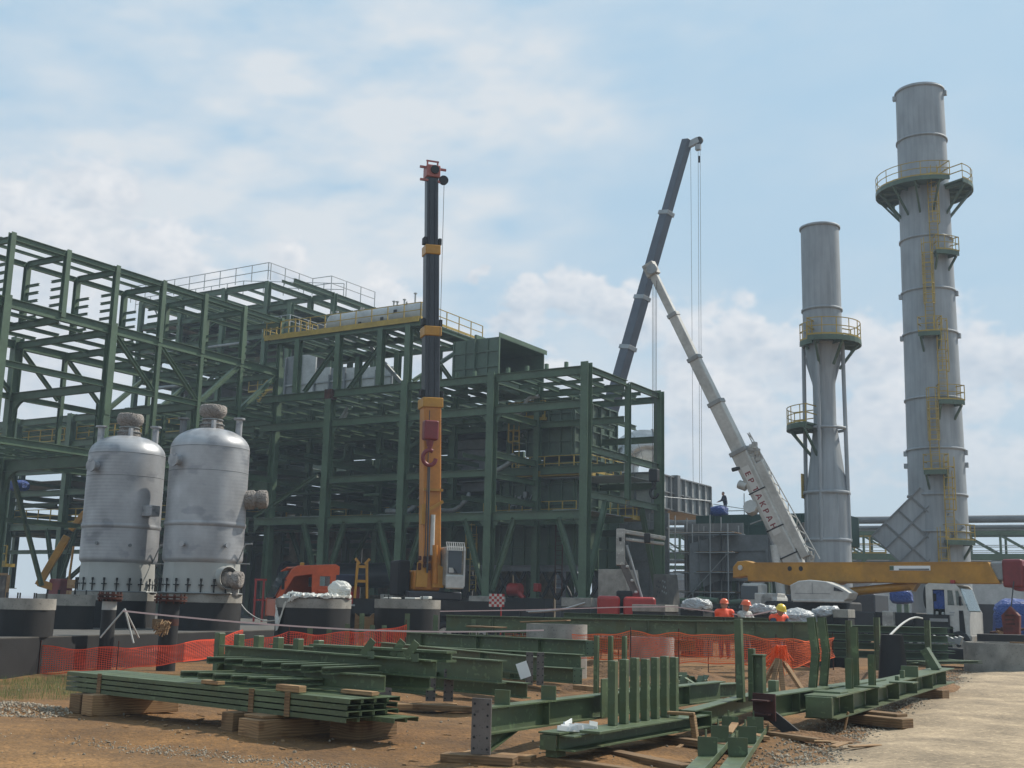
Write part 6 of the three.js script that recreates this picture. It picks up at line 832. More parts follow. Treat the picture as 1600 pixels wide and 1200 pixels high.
// ---------------------------------------------------------------- steel laid out in the yard
const GY = M.greenYard;
const plank = (label, a, b, h, w, m = M.timber) => solo('timber', label, 'timber', [(a[0] + b[0]) / 2, 0, (a[2] + b[2]) / 2], [rbar(a, b, h, w, 0.012)], m, {});
const holes = (t, x, z, y0, y1, ang, w, n) => { for (let k = 0; k < n; k++) for (const s of [-1, 1]) { const p = V(s * w * 0.34, 0, 0.013).applyAxisAngle(V(0, 1, 0), ang).add(V(x, lerp(y0, y1, (k + 0.5) / n), z)); part(t, 'bolt_hole', plain(new THREE.CylinderGeometry(0.013, 0.013, 0.008, 10)).rotateX(Math.PI / 2).rotateY(ang).translate(p.x, p.y, p.z), M.dark); } };
{ // the stack of channels at left, four layers of four
  const turn = -8.5 * RAD, t = thing('channel_stack', 'banded stack of long green channels on timber blocks at front left', 'steel stack', [-15.05, 0, -12.0], { turn });
  for (let j = 0; j < 4; j++) for (let i = 0; i < 4; i++) { const y = 0.285 + j * 0.072, x1 = 6.2 - (j === 0 ? (i < 2 ? 0.05 : -0.32) : 0.02 * ((i * 3 + j) % 3)), z = -0.1 - i * 0.21; part(t, 'channel', [bx(0, x1, y, y + 0.055, z + 0.088, z + 0.1), bx(0, x1, y + 0.046, y + 0.055, z - 0.1, z + 0.1 - 0.012), bx(0, x1, y, y + 0.055, z - 0.1, z - 0.09), bx(0.4, 0.5, y - 0.017, y, z - 0.08, z + 0.07), bx(5, 5.1, y - 0.017, y, z - 0.08, z + 0.07)], GY); }
  for (const x of [0.85, 4.35, 5.0].slice(0, 2).concat([5.05])) part(t, 'strap', bx(x, x + 0.1, 0.28, 0.57, 0.003, 0.012), M.timberOld);
  const wt = (label, x, y, z, lx, ly, lz, m, tw = 0) => { const g = rbx(-lx / 2, lx / 2, 0, ly, -lz, 0, 0.012).rotateY(tw).translate(x, y, z); g.rotateY(turn).translate(-15.05, 0, -12.0); solo('timber_block', label, 'timber', [V(x, 0, z).applyAxisAngle(V(0, 1, 0), turn).x - 15.05, 0, V(x, 0, z).applyAxisAngle(V(0, 1, 0), turn).z - 12], [g], m); };
  wt('left timber of the pair under the left end of the channel stack', 0.55, 0, 0.16, 0.24, 0.27, 1.3, M.timberOld, 0.12); wt('right timber of the pair under the left end of the channel stack, end face bright', 0.98, 0, 0.22, 0.3, 0.29, 1.4, M.timber, -0.05);
  wt('left timber of the pair under the right part of the channel stack', 4.22, 0, 0.22, 0.22, 0.28, 1.5, M.timberOld, 0.06); wt('squared timber under the right part of the channel stack, nearest to the road', 4.75, 0, 0.3, 0.42, 0.24, 1.6, M.timber, -0.04); wt('thin board lying on the squared timber under the channel stack', 4.7, 0.245, 0.2, 0.4, 0.04, 1.2, M.timber, -0.08); wt('dark timber seen in the shade behind the squared timber', 5.6, 0, -0.5, 0.5, 0.26, 0.7, M.timberOld, 0.1); wt('short timber lying back in the grass behind the channel stack', 0.3, 0, -0.95, 1.1, 0.12, 0.3, M.timber, 0.2);
  // ladder frame lying on top: two long members with cut stubs, six posts upright at its left end
  const f = thing('stub_frame', 'green ladder frame of cut stubs with six upright posts, lying on the channel stack', 'steel frame', [-15.05, 0.565, -12.0], { turn });
  part(f, 'beam', [channel([3.2, 0.13, -0.62], [6.0, 0.13, -0.72], 0.2, 0.1)], GY); part(f, 'beam', [channel([2.2, 0.34, -1.15], [6.25, 0.30, -1.35], 0.22, 0.12)], GY); part(f, 'beam', [ibeam([2.0, 0.12, -1.3], [6.1, 0.12, -1.45], 0.18, 0.14)], GY); part(f, 'beam', [ibeam([3.8, 0.45, -1.5], [6.3, 0.45, -1.62], 0.14, 0.2)], GY);
  for (let k = 0; k < 7; k++) part(f, 'stub', [channel([2.75 + k * 0.40, 0.27 - k * 0.004, -0.5], [3.05 + k * 0.40, 0.27, -1.2], 0.09, 0.13)], GY);
  for (let k = 0; k < 6; k++) part(f, 'stub', [channel([2.85 + k * 0.36, 0.10, -0.02 - 0.02 * (k % 2)], [3.1 + k * 0.36, 0.10, -0.7], 0.085, 0.13)], GY);
  for (let k = 0; k < 6; k++) part(f, 'post', [rbar([2.05 + k * 0.30, 0.0, -1.2 - 0.12 * k], [2.05 + k * 0.30, 0.62 - 0.012 * k, -1.2 - 0.12 * k], 0.115, 0.115, 0.012)], GY);
  for (const [x, z] of [[5.0, -1.3], [5.35, -1.5], [5.8, -1.3]]) part(f, 'cleat', [bar([x, 0.42, z], [x + 0.14, 0.62, z - 0.05], 0.1, 0.012), bar([x + 0.1, 0.42, z], [x + 0.32, 0.44, z + 0.1], 0.1, 0.012)], GY);
  const w1 = (label, x, y, z, l, h) => { const g = rbx(-l / 2, l / 2, 0, h, -0.12, 0, 0.008).translate(x, y, z).rotateY(turn).translate(-15.05, 0, -12); solo('timber', label, 'timber', [-15.05 + x, y, -12 + z], [g], M.timber); };
  w1('short packing board under the stubs at the left of the ladder frame', 3.5, 0.568, 0.0, 0.36, 0.05); w1('packing board under the right part of the ladder frame', 5.05, 0.568, -0.02, 0.44, 0.08); w1('long packing board at the right end of the ladder frame', 5.85, 0.568, -0.42, 0.55, 0.05); w1('pale packing board at the back of the ladder frame', 4.75, 1.0, -1.7, 0.3, 0.07);
}
const girder = (name, label, a, b, h, w, opt = {}) => { const t = thing(name, label, 'steel girder', [(a[0] + b[0]) / 2, 0, (a[2] + b[2]) / 2], { group: opt.group }); part(t, 'beam', ibeam(a, b, h, w, opt.up, opt.tf ?? 0.016, opt.tw ?? 0.012), opt.m ?? GY);
  const A = V(...a), B = V(...b), L = A.distanceTo(B), d = B.clone().sub(A).normalize(), s = V(-d.z, 0, d.x); for (let k = 0; k < (opt.ribs ?? 2); k++) { const p = A.clone().addScaledVector(d, L * (k + 0.6) / ((opt.ribs ?? 2) + 0.3)); for (const q of [-1, 1]) part(t, 'stiffener', bar(p.clone().addScaledVector(s, q * w * 0.27).add(V(0, -h / 2 + 0.02, 0)).toArray(), p.clone().addScaledVector(s, q * w * 0.27).add(V(0, h / 2 - 0.02, 0)).toArray(), 0.012, w * 0.44, s.toArray().map((v, i) => d.toArray()[i])), opt.m ?? GY); } return t; };
function endPlate(t, x, z, y0, y1, w, ang, m = M.plate, n = 5) { part(t, 'end_plate', rbx(-w / 2, w / 2, y0, y1, -0.012, 0.012, 0.004).rotateY(ang).translate(x, 0, z), m); holes(t, x, z, y0, y1, ang, w, n); }
{ // girder with the tall grey end plate, front centre
  const t = girder('girder', 'green girder with a tall grey brown end plate standing on timber, front centre', [-7.1, 0.435, -11.15], [-7.2, 0.42, -18.3], 0.29, 0.2, { ribs: 3 }); endPlate(t, -7.1, -11.1, 0.085, 0.67, 0.24, 0.05);
  part(t, 'haunch', [prism([[0, 0], [0, -0.2], [0.55, 0]], 0.014).rotateY(Math.PI / 2).translate(-7.1, 0.29, -11.15), bar([-7.1, 0.1, -11.16], [-7.1, 0.285, -11.75], 0.012, 0.14)], GY);
  for (const z of [-11.55, -12.6, -14.2]) part(t, 'cleat', rbx(-7.22, -7.02, 0.55, 0.74, z - 0.01, z + 0.01, 0.004), GY); part(t, 'cleat', rbx(-7.0, -6.98, 0.3, 0.78, -14.0, -13.72, 0.004), GY);
}
plank('timber sleeper under the tall grey end plate, front centre', [-7.55, 0.03, -11.05], [-6.75, 0.03, -11.25], 0.09, 0.22, M.timberOld); plank('second sleeper beside it under the front centre girder', [-7.5, 0.03, -11.4], [-6.7, 0.03, -11.55], 0.07, 0.2, M.timber);
plank('long plank on the dirt beneath the post row beam', [-7.1, 0.03, -13.1], [-5.1, 0.03, -12.0], 0.07, 0.18, M.timberOld); plank('long plank on the dirt at the very front right of centre', [-6.6, 0.02, -11.7], [-5.2, 0.02, -11.35], 0.07, 0.14, M.timberOld); plank('plank crossing under the cross plated channels', [-6.9, 0.03, -14.6], [-5.1, 0.03, -14.0], 0.09, 0.16, M.timberOld);
{ // beam with a row of seven posts
  const t = girder('girder', 'low green beam with seven upright posts like a comb, front right of centre', [-6.4, 0.22, -11.55], [-6.35, 0.22, -15.3], 0.16, 0.4, { ribs: 0 });
  for (let k = 0; k < 7; k++) part(t, 'post', [rbar([-6.44, 0.3, -12.95 - k * 0.30], [-6.44, 1.05 + 0.01 * (k % 3), -12.95 - k * 0.30], 0.095, 0.095, 0.01)], GY);
  part(t, 'end_block', [bx(-6.62, -6.36, 0.31, 0.33, -11.5, -12.1), rbx(-6.6, -6.4, 0.14, 0.3, -11.52, -11.50, 0.003), bx(-6.58, -6.44, 0.06, 0.14, -11.6, -11.8)], GY); part(t, 'cap_plate', [rbx(-6.25, -6.0, 0.32, 0.35, -11.75, -12.3, 0.004), rbx(-6.55, -6.2, 0.302, 0.33, -12.25, -12.6, 0.004), rbx(-6.62, -6.14, 0.1, 0.34, -15.31, -15.29, 0.003)], GY);
  const R = rng(6); solo('plastic_scrap', 'crumpled clear wrapping on the near end of the post row beam', 'plastic scrap', [-6.4, 0.33, -11.8], [...Array(12)].map(() => bar([-6.5 + R() * 0.35, 0.34 + R() * 0.08, -11.55 - R() * 0.5], [-6.5 + R() * 0.35, 0.34 + R() * 0.06, -11.55 - R() * 0.5], 0.05, 0.01)), M.paper);
  plank('upright timber strut leaning on the post row beam', [-6.05, 0.0, -14.55], [-6.1, 0.34, -14.55], 0.07, 0.09); plank('cross timber on top of that strut', [-6.45, 0.36, -14.45], [-6.05, 0.36, -14.5], 0.04, 0.08);
}
girder('girder', 'green I beam lying behind the comb of posts, web lit yellow green', [-6.35, 0.24, -15.0], [-7.0, 0.26, -20.2], 0.24, 0.2, { ribs: 0 }); for (const [i, [x, z]] of [[-8.62, -16.75], [-8.5, -17.0], [-8.38, -17.25]].entries()) { const p = thing('post', ['leftmost of three slim posts left of the comb of posts', 'middle of three slim posts left of the comb of posts', 'rightmost of three slim posts left of the comb of posts'][i], 'steel post', [x, 0.4, z]); part(p, 'shaft', rbar([x, 0.3, z], [x, 1.24, z], 0.07, 0.07, 0.008), GY); }
girder('girder', 'green beam across the dirt behind the comb of posts, cleats on its end', [-8.3, 0.33, -16.9], [-7.6, 0.33, -20.2], 0.22, 0.22, { ribs: 1 });
{ const t = thing('post', 'slim tall green post standing on the beam right of centre', 'steel post', [-6.7, 0.3, -17.6]); part(t, 'shaft', [rbar([-6.62, 0.3, -17.7], [-6.65, 1.55, -17.7], 0.11, 0.11, 0.01)], GY); const u = thing('post', 'short square green post beside the slim tall one', 'steel post', [-6.6, 0.3, -18.0]); part(u, 'shaft', [rbar([-6.55, 0.3, -18.0], [-6.55, 1.1, -18.0], 0.1, 0.1, 0.01)], GY); const v = thing('post', 'stubby flat topped green post beside the brown plated girder', 'steel post', [-6.3, 0.3, -17.6]); part(v, 'shaft', [ibeam([-6.2, 0.3, -17.35], [-6.2, 1.02, -17.35], 0.16, 0.15, [1, 0, 0], 0.012, 0.01), rbx(-6.29, -6.11, 1.02, 1.04, -17.44, -17.26, 0.003)], GY); part(v, 'box', rbx(-6.0, -5.88, 0.45, 0.68, -17.3, -17.15, 0.01), GY); }
{ // girder with the brown end plate
  const t = girder('girder', 'green girder with a square purple brown end plate, centre right', [-5.68, 0.39, -16.15], [-5.6, 0.39, -21.9], 0.3, 0.26, { ribs: 3 }); endPlate(t, -5.69, -16.1, 0.2, 0.56, 0.34, -0.12, M.primer, 2); part(t, 'plate_box', [bx(-5.82, -5.58, 0.28, 0.3, -15.95, -16.1), bx(-5.82, -5.58, 0.46, 0.48, -15.92, -16.1)], M.primer); part(t, 'prop', [bar([-5.62, 0.26, -16.2], [-5.3, 0.0, -16.3], 0.16, 0.12)], M.dark);
  for (const z of [-18.4, -18.95]) { const p = part(t, 'bent_post', [ibeam([-5.72, 0.54, z], [-5.66, 1.05, z], 0.11, 0.11, [0, 0, 1], 0.012, 0.01), ibeam([-5.66, 1.05, z], [-5.72, 1.6, z], 0.11, 0.11, [0, 0, 1], 0.012, 0.01)], GY); if (z < -18.5) p.scale.set(1, 1, 1); }
}
{ // the long box girder at right
  const t = girder('girder', 'longest green box girder at right beside the road, plates and posts on top', [-5.18, 0.355, -17.0], [-5.85, 0.36, -28.6], 0.32, 0.46, { ribs: 6, tf: 0.02 });
  part(t, 'end_box', rbx(-5.38, -5.0, 0.21, 0.5, -17.02, -16.94, 0.01), GY); for (const z of [-17.6, -19.4, -21.2]) part(t, 'cap_plate', rbx(-5.5 - (-17 - z) * -0.058, -5.1 - (-17 - z) * -0.058, 0.516, 0.54, z, z - 0.42, 0.004), GY);
  for (const [x, z, h] of [[-5.32, -19.0, 0.98], [-5.36, -19.5, 1.46], [-5.2, -19.9, 1.02]]) part(t, 'post', ibeam([x, 0.51, z], [x, h, z], 0.1, 0.1, [0, 0, 1], 0.012, 0.01), GY);
  part(t, 'lug', [rbx(-5.35, -5.28, 0.515, 0.6, -22, -22.08, 0.01), rbx(-5.5, -5.42, 0.515, 0.66, -23, -23.08, 0.01), rbx(-5.62, -5.3, 0.515, 0.72, -23.6, -23.64, 0.01)], GY); part(t, 'end_bracket', bar([-5.7, 0.52, -27.2], [-5.95, 0.95, -27.2], 0.16, 0.3), GY);
}
plank('sleeper under the near end of the long box girder', [-5.8, 0.06, -19.3], [-4.4, 0.06, -18.8], 0.14, 0.3, M.timberOld); plank('second sleeper lying on the first under the long box girder', [-5.6, 0.15, -19.5], [-4.55, 0.15, -19.1], 0.05, 0.28, M.timberOld); plank('sleeper under the far end of the long box girder', [-6.4, 0.08, -26.3], [-5.3, 0.08, -26.0], 0.18, 0.3, M.timberOld); plank('thin upright slat against the long box girder', [-5.05, 0.0, -17.7], [-5.0, 0.26, -17.75], 0.03, 0.05);
for (const [i, [a, b]] of [[[-4.45, 0.04, -15.05], [-4.42, 0.05, -15.5]], [[-4.3, 0.03, -15.3], [-4.05, 0.03, -15.75]], [[-4.85, 0.03, -15.6], [-4.55, 0.03, -15.7]], [[-4.6, 0.03, -15.5], [-4.35, 0.05, -15.6]]].entries()) plank(['board end standing bright at the road edge', 'board lying aslant at the road edge', 'chip of board left of the bright one', 'chip of board behind the bright one'][i], a, b, 0.025, 0.1, M.timber);
plank('short bright offcut in front of the lit beam', [-5.75, 0.12, -14.9], [-5.85, 0.2, -15.4], 0.03, 0.1); plank('offcut of board beyond the cross plated channels', [-5.4, 0.05, -15.3], [-5.7, 0.05, -15.6], 0.05, 0.14); plank('timber running under the brown plated girder', [-6.6, 0.05, -16.4], [-4.8, 0.03, -15.7], 0.06, 0.14, M.timberOld);
{ // pair of channels joined by cross plates, foot of the picture
  const t = thing('channel_pair', 'pair of green channels joined by upright cross plates at the bottom edge', 'steel frame', [-5.4, 0, -14]); for (const dx of [0, 0.34]) part(t, 'channel', [bar([-4.72 + dx, 0.06, -11.2], [-6.2 + dx, 0.06, -16.4], 0.012, 0.24), bar([-4.62 + dx + 0.02, 0.09, -11.2], [-6.1 + dx + 0.02, 0.09, -16.4], 0.07, 0.01)], GY);
  for (let k = 0; k < 3; k++) for (const dx of [0, 0.34]) { const u = 0.32 + k * 0.26 + dx * 0.1; part(t, 'cross_plate', rbx(-0.11, 0.11, 0.066, 0.27, -0.006, 0.006, 0.003).rotateY(0.3).translate(-4.74 + dx - 1.48 * u, 0, -11.2 - 5.2 * u), GY); part(t, 'pin', bar([-4.8 + dx - 1.48 * u, 0.06, -11.3 - 5.2 * u], [-4.8 + dx - 1.48 * u, 0.34, -11.3 - 5.2 * u], 0.012, 0.04), GY); }
}
// girders lying across the middle, with pale grey end plates towards the road
{
  const t = girder('girder', 'long green girder crossing the left middle of the yard, its top flange bright', [-16.3, 0.66, -17.8], [-10.0, 0.64, -16.2], 0.36, 0.2, { ribs: 2 });
  const g2 = girder('girder', 'green girder ending in two upright grey plates at the centre', [-15.8, 0.36, -17.6], [-11.5, 0.38, -16.45], 0.38, 0.22, { ribs: 1 }); for (const [x, z] of [[-11.5, -16.4], [-11.25, -16.55]]) endPlate(g2, x, z, 0.1, 0.62, 0.16, 0.75);
  const g3 = girder('girder', 'green girder ending in three grey plates behind the channel stack', [-15.6, 0.34, -16.9], [-12.3, 0.36, -15.95], 0.38, 0.22, { ribs: 1 }); for (const [x, z] of [[-12.55, -15.75], [-12.32, -15.85], [-12.1, -15.97]]) endPlate(g3, x, z, 0.1, 0.58, 0.19, 0.75);
  const g4 = girder('girder', 'green girder with a white tag on its grey plates at the centre', [-17, 0.62, -22.2], [-10.9, 0.6, -19.0], 0.34, 0.2, { ribs: 2 }); for (const [x, z] of [[-11.0, -18.75], [-10.85, -18.88]]) endPlate(g4, x, z, 0.28, 0.86, 0.13, 0.75); part(g4, 'tag', rbx(-0.1, 0.1, 0, 0.28, -0.004, 0.004, 0.002).rotateZ(0.35).rotateY(0.6).translate(-10.95, 0.42, -18.55), M.paper);
  girder('girder', 'green girder lying low under the tagged one', [-16, 0.24, -19.5], [-10.6, 0.24, -18.0], 0.26, 0.2, { ribs: 1 });
  const g5 = girder('girder', 'upper long green girder across the middle with a dark holed end', [-19.3, 0.76, -25.7], [-12.5, 0.78, -23.9], 0.36, 0.24, { ribs: 3 }); endPlate(g5, -12.45, -23.88, 0.62, 0.95, 0.2, 0.9, M.greenFar, 3);
  girder('girder', 'middle long green girder beneath the upper one', [-18.6, 0.5, -24.6], [-12.0, 0.55, -22.6], 0.3, 0.24, { ribs: 2 }); const g6 = girder('girder', 'lowest long green girder of the three across the middle', [-17.5, 0.24, -23.4], [-11.7, 0.3, -21.8], 0.3, 0.24, { ribs: 2 }); endPlate(g6, -11.65, -21.8, 0.14, 0.46, 0.2, 0.9, M.greenFar, 3);
  for (const [i, [x, z, h]] of [[-20.17, -24.84, 1.12], [-19.88, -25.07, 1.4], [-19.66, -25.25, 1.1], [-19.41, -25.44, 1.1], [-18.93, -25.8, 1.42], [-18.32, -26.24, 1.4], [-18.0, -27.6, 1.3], [-20.9, -24.2, 1.0], [-20.5, -24.5, 0.98]].entries()) { const p = thing('post', ['green post left of the tall one before the plinths', 'tall green post before the white plastic plinth', 'green post right of the tall one before the plinths', 'green post at the left of the empty plinth', 'tall green post before the empty plinth', 'tall green post at the right of the empty plinth', 'dark green post end beside the far girders', 'faint green post behind the tape, leftmost', 'faint green post behind the tape, second'][i], 'steel post', [x, 0, z]); part(p, 'shaft', ibeam([x, 0, z], [x, h, z], 0.14, 0.13, [0.6, 0, 0.8], 0.014, 0.012), GY); }
  for (let k = 0; k < 16; k++) { const u = k / 15, x = lerp(-18.4, -15.3, u), z = lerp(-28, -30, u); const p = thing('rebar_pin', 'thin green pin sticking up before the long far girders', 'steel pin', [x, 0, z], { group: 'thin green pins before the far girders' }); part(p, 'shaft', bar([x, 0.3, z], [x, 1.0 + 0.2 * (k % 3 === 0), z], 0.03, 0.03), GY); }
  for (const [i, [a, b, h]] of [[[-18.7, 1.18, -27.3], [-12.5, 1.18, -30.6], 0.44], [[-12.6, 1.16, -30.4], [-9.6, 1.2, -31.6], 0.5], [[-18.2, 0.72, -28.2], [-12.9, 0.72, -31], 0.3], [[-16.5, 1.42, -30.0], [-11.5, 1.4, -33], 0.22]].entries()) girder('girder', ['long green girder far across the middle, left of the workers', 'lighter green girder just in front of the workers', 'shaded green girder under the long far one', 'green girder lying on the long far one behind'][i], a, b, h, 0.3, { ribs: 3 });
  for (let j = 0; j < 4; j++) girder('girder', ['uppermost', 'second', 'third', 'lowest'][j] + ' layer of the dark green stack left of the white cab', [-11.2, 1.24 - j * 0.26, -37.0], [-8.0, 1.22 - j * 0.26, -39.8], 0.2, 0.9, { ribs: 0, m: M.greenFar });
  for (const [i, [x, z, h]] of [[-8.5, -33.2, 1.6], [-7.6, -35.2, 1.55], [-9.1, -32.6, 1.5]].entries()) { const p = thing('post', ['green post holding the stack left of the white cab, middle', 'green post holding the stack left of the white cab, right', 'green post holding the stack left of the white cab, left'][i], 'steel post', [x, 0, z]); part(p, 'shaft', ibeam([x, 0, z], [x, h, z], 0.15, 0.14, [1, 0, 0], 0.014, 0.012), GY); }
  const wd = [[[-12.6, 0.05, -15.6], [-10.4, 0.05, -16.1], M.timberOld, 'long sleeper under the grey plated girders'], [[-11.9, 0.04, -15.5], [-10.9, 0.06, -16.3], M.timber, 'broken board among the grey plates'], [[-10.0, 0.1, -17.8], [-8.6, 0.1, -17.4], M.timberOld, 'pallet board at the centre of the yard'], [[-10.4, 0.25, -19.4], [-9.0, 0.25, -19.0], M.timber, 'pale board behind the centre girders'], [[-9.6, 0.35, -19.8], [-8.4, 0.35, -19.3], M.timber, 'second pale board behind the centre girders'], [[-17.6, 0.06, -24.8], [-13.8, 0.06, -24.0], M.timberOld, 'sleeper under the long middle girders'], [[-11.2, 0.05, -24.5], [-9.6, 0.05, -23.6], M.timberOld, 'plank behind the comb of posts, left'], [[-9.4, 0.05, -22.4], [-8.2, 0.05, -21.4], M.timber, 'plank behind the comb of posts, right']]; wd.forEach(([a, b, m, l]) => plank(l, a, b, 0.09, 0.16, m));
  const R = rng(44); const br = thing('cleat_heap', 'heap of small green cleats and brackets by the comb of posts', 'brackets', [-7.9, 0.3, -18.5]); for (let k = 0; k < 16; k++) { const x = -8.1 + R() * 0.6, z = -18.6 + R() * 0.7, y = 0.42 + R() * 0.12; part(br, 'cleat', [bar([x, y, z], [x + (R() - 0.5) * 0.3, y + R() * 0.2, z + (R() - 0.5) * 0.2], 0.012, 0.13)], GY); }
  const ag = thing('cleat_heap', 'small pile of pale green corrugated cut pieces on the far right footing', 'brackets', [-8.8, 0.6, -43.1]); for (let k = 0; k < 9; k++) part(ag, 'piece', [bar([-9.4 + k * 0.14, 0.75, -43], [-9.3 + k * 0.14, 0.95 + 0.03 * (k % 3), -43], 0.13, 0.3)], M.galv); part(ag, 'base', rbx(-10.2, -7.9, 0.1, 0.62, -43.6, -42.6, 0.05), M.dark);
  const ga = thing('channel_heap', 'lit green channels lying flat beside the road before the concrete ring', 'steel stack', [-8, 0, -37]); for (let k = 0; k < 4; k++) part(ga, 'channel', [channel([-8.7 + k * 0.22, 0.28 + 0.05 * (k % 2), -36.2], [-7.5 + k * 0.22, 0.34, -38.6], 0.08, 0.18)], GY);
}
// dirt heaps, rings, blocks
function mound(name, label, x, z, rx, rz, h, m, seed, cat = 'dirt heap') { const g = plain(new THREE.PlaneGeometry(2, 2, 60, 60).rotateX(-Math.PI / 2)), p = g.attributes.position; for (let i = 0; i < p.count; i++) { const a = p.getX(i), b = p.getZ(i), d = clamp(1 - a * a - b * b); p.setXYZ(i, x + a * rx, H(x + a * rx, z + b * rz) - 0.03 + h * Math.pow(d, 0.8) * (0.55 + 0.9 * (fbm(a * 3 + seed, b * 3, 1, 4) - 0.1)), z + b * rz); } g.computeVertexNormals(); return solo(name, label, cat, [x, 0, z], [g], m); }
const heapM = new THREE.MeshStandardMaterial({ color: new THREE.Color().setRGB(0.27, 0.145, 0.06), map: dirtT, roughness: 0.97, bumpMap: dirtB, bumpScale: 0.05 });
mound('dirt_heap', 'brown heap of earth behind the tapered black block', -8.0, -29.5, 2.4, 2.6, 0.42, heapM, 1); mound('dirt_heap', 'low brown earth bank under the orange netting', -10.8, -23.8, 2.2, 1.8, 0.3, heapM, 5); mound('dirt_heap', 'small earth hump under the near end of the long box girder', -5.2, -16.4, 0.9, 0.7, 0.13, heapM, 9); mound('dirt_heap', 'earth bank behind the concrete rings', -14, -29, 2.8, 1.6, 0.35, heapM, 13);
function ringOf(label, x, z, r, h, wall, y0 = -0.05) { const t = thing('concrete_ring', label, 'concrete ring', [x, 0, z]); part(t, 'wall', lathe([[r, y0], [r, h], [r - wall, h], [r - wall, y0]], 56, x, 0, z), M.concrete); return t; }
ringOf('concrete ring with boards on it, left of the netted one', -14.6, -26.2, 0.76, 1.26, 0.12); ringOf('concrete ring behind the orange net, centre right', -12.09, -26.36, 0.54, 1.02, 0.08); ringOf('widest low concrete ring beside the road at the right edge', -5.75, -41.4, 2.05, 0.88, 0.16);
plank('pale board across the left concrete ring', [-15.5, 1.29, -26.0], [-14.1, 1.36, -25.9], 0.03, 0.2); plank('weathered board on the wide concrete ring', [-6.2, 0.92, -40.4], [-4.6, 0.92, -39.7], 0.04, 0.2, M.timberOld); plank('second weathered board on the wide concrete ring', [-5.8, 0.97, -40.2], [-4.4, 0.98, -40.4], 0.04, 0.18, M.timberOld); plank('grey boards beside the left concrete ring', [-16.6, 1.15, -25.4], [-15.5, 1.15, -25.0], 0.04, 0.4, M.timberOld);
{ const t = thing('tapered_block', 'black tapered footing block at right between the girders and the concrete ring', 'footing', [-6.5, 0, -26.6]); const g = plain(new THREE.CylinderGeometry(0.31, 0.46, 1.3, 4, 1).rotateY(Math.PI / 4 + 0.3).translate(-6.5, 0.6, -26.6)); part(t, 'block', g, M.bitumen);
  const pc = (u) => [lerp(-6.8, -9.0, u), 1.0 + 0.62 * Math.sin(u * 1.9), lerp(-26.8, -41, u)]; solo('cable', 'pale cable arching up from behind the tapered black block', 'cable', [-7, 1, -28], [tube([0, 0.2, 0.4, 0.6, 0.8, 1].map(pc), 0.03, 24, 6)], M.white); solo('cable', 'pale hose hanging down left of the right vessel plinth', 'cable', [-25, 1.5, -26], [tube([[-25.6, 1.8, -26.2], [-24.9, 1.35, -26.0], [-24.1, 1.1, -25.9], [-23.2, 1.2, -25.8]], 0.018, 24, 6)], M.white); solo('cable', 'grey hose trailing on the ground before the boom lift', 'cable', [-26, 1, -44], [tube([[-30, 1.6, -44], [-27, 1.45, -45.5], [-25.3, 1.62, -46], [-24.4, 1.9, -46.3]], 0.05, 20, 6)], M.galv); }
for (const [i, [x, z, w, h, tx, r]] of [[-28.4, -58.0, 1.9, 3.75, 0.78, 0.1], [-28.3, -64.0, 1.1, 3.7, 0.85, 0.1]].entries()) { const t = thing('concrete_block', ['large pale concrete block with a sloping side at the gable foot', 'narrower concrete block with pitted face right of the gable column'][i], 'concrete block', [x, 0, z]); part(t, 'block', prism([[-w / 2, 0.6], [-w / 2, h], [w / 2 - 0.35, h], [w / 2, 0.6]], 1.6, 0.02).translate(x, 0, z - 0.8), i ? M.slab : M.concrete); if (i) for (let k = 0; k < 14; k++) part(t, 'pit', bx(x - 0.4 + (k * 37 % 70) / 100, x - 0.34 + (k * 37 % 70) / 100, 2.4 + (k * 29 % 90) / 100, 2.52 + (k * 29 % 90) / 100, z + 0.82, z + 0.835), k % 2 ? M.galv : M.dark); }
// footings wrapped in silver sheet
function wrapHeap(label, x, z, y, rx, h, flat, seed) { const t = thing('wrapped_footing', label, 'wrapped footing', [x, 0, z]); part(t, 'footing', bx(x - rx * 0.8, x + rx * 0.8, -0.1, y, z - rx * 0.8, z + rx * 0.8), M.bitumen);
  const g = plain(new THREE.SphereGeometry(1, 48, 32)), p = g.attributes.position; for (let i = 0; i < p.count; i++) { let a = p.getX(i), b = p.getY(i), c = p.getZ(i); const n = fbm(a * 1.8 + seed, b * 1.8, c * 1.8, 4), r = 0.85 + 0.3 * n, tent = flat ? 1 - 0.55 * Math.hypot(a, c) : Math.sqrt(Math.max(0, b)); p.setXYZ(i, x + Math.sign(a) * Math.pow(Math.abs(a), 0.8) * rx * r, y + (b > 0 ? h * (flat ? tent * (0.6 + 0.5 * n) * Math.pow(b, 0.25) : tent * (0.5 + n)) : b * (flat ? 0.42 : 0.16) * (0.7 + 0.7 * n)), z + Math.sign(c) * Math.pow(Math.abs(c), 0.8) * rx * r); } g.computeVertexNormals(); part(t, 'wrapping', g, M.wrap); return t; }
wrapHeap('silver wrapped footing, dome shaped, just right of the gable column', -17.25, -41.6, 1.78, 0.56, 0.32, false, 2); wrapHeap('small crumpled wrapped footing behind the orange helmets', -13.55, -38.4, 1.7, 0.42, 0.24, false, 7); wrapHeap('largest silver wrapped footing, tent shaped, right of the yellow helmet', -12.45, -38.6, 1.5, 0.66, 0.42, true, 4); wrapHeap('wrapped footing with a bare pale corner before the white crane cab', -11.6, -38.9, 1.66, 0.42, 0.26, false, 11);
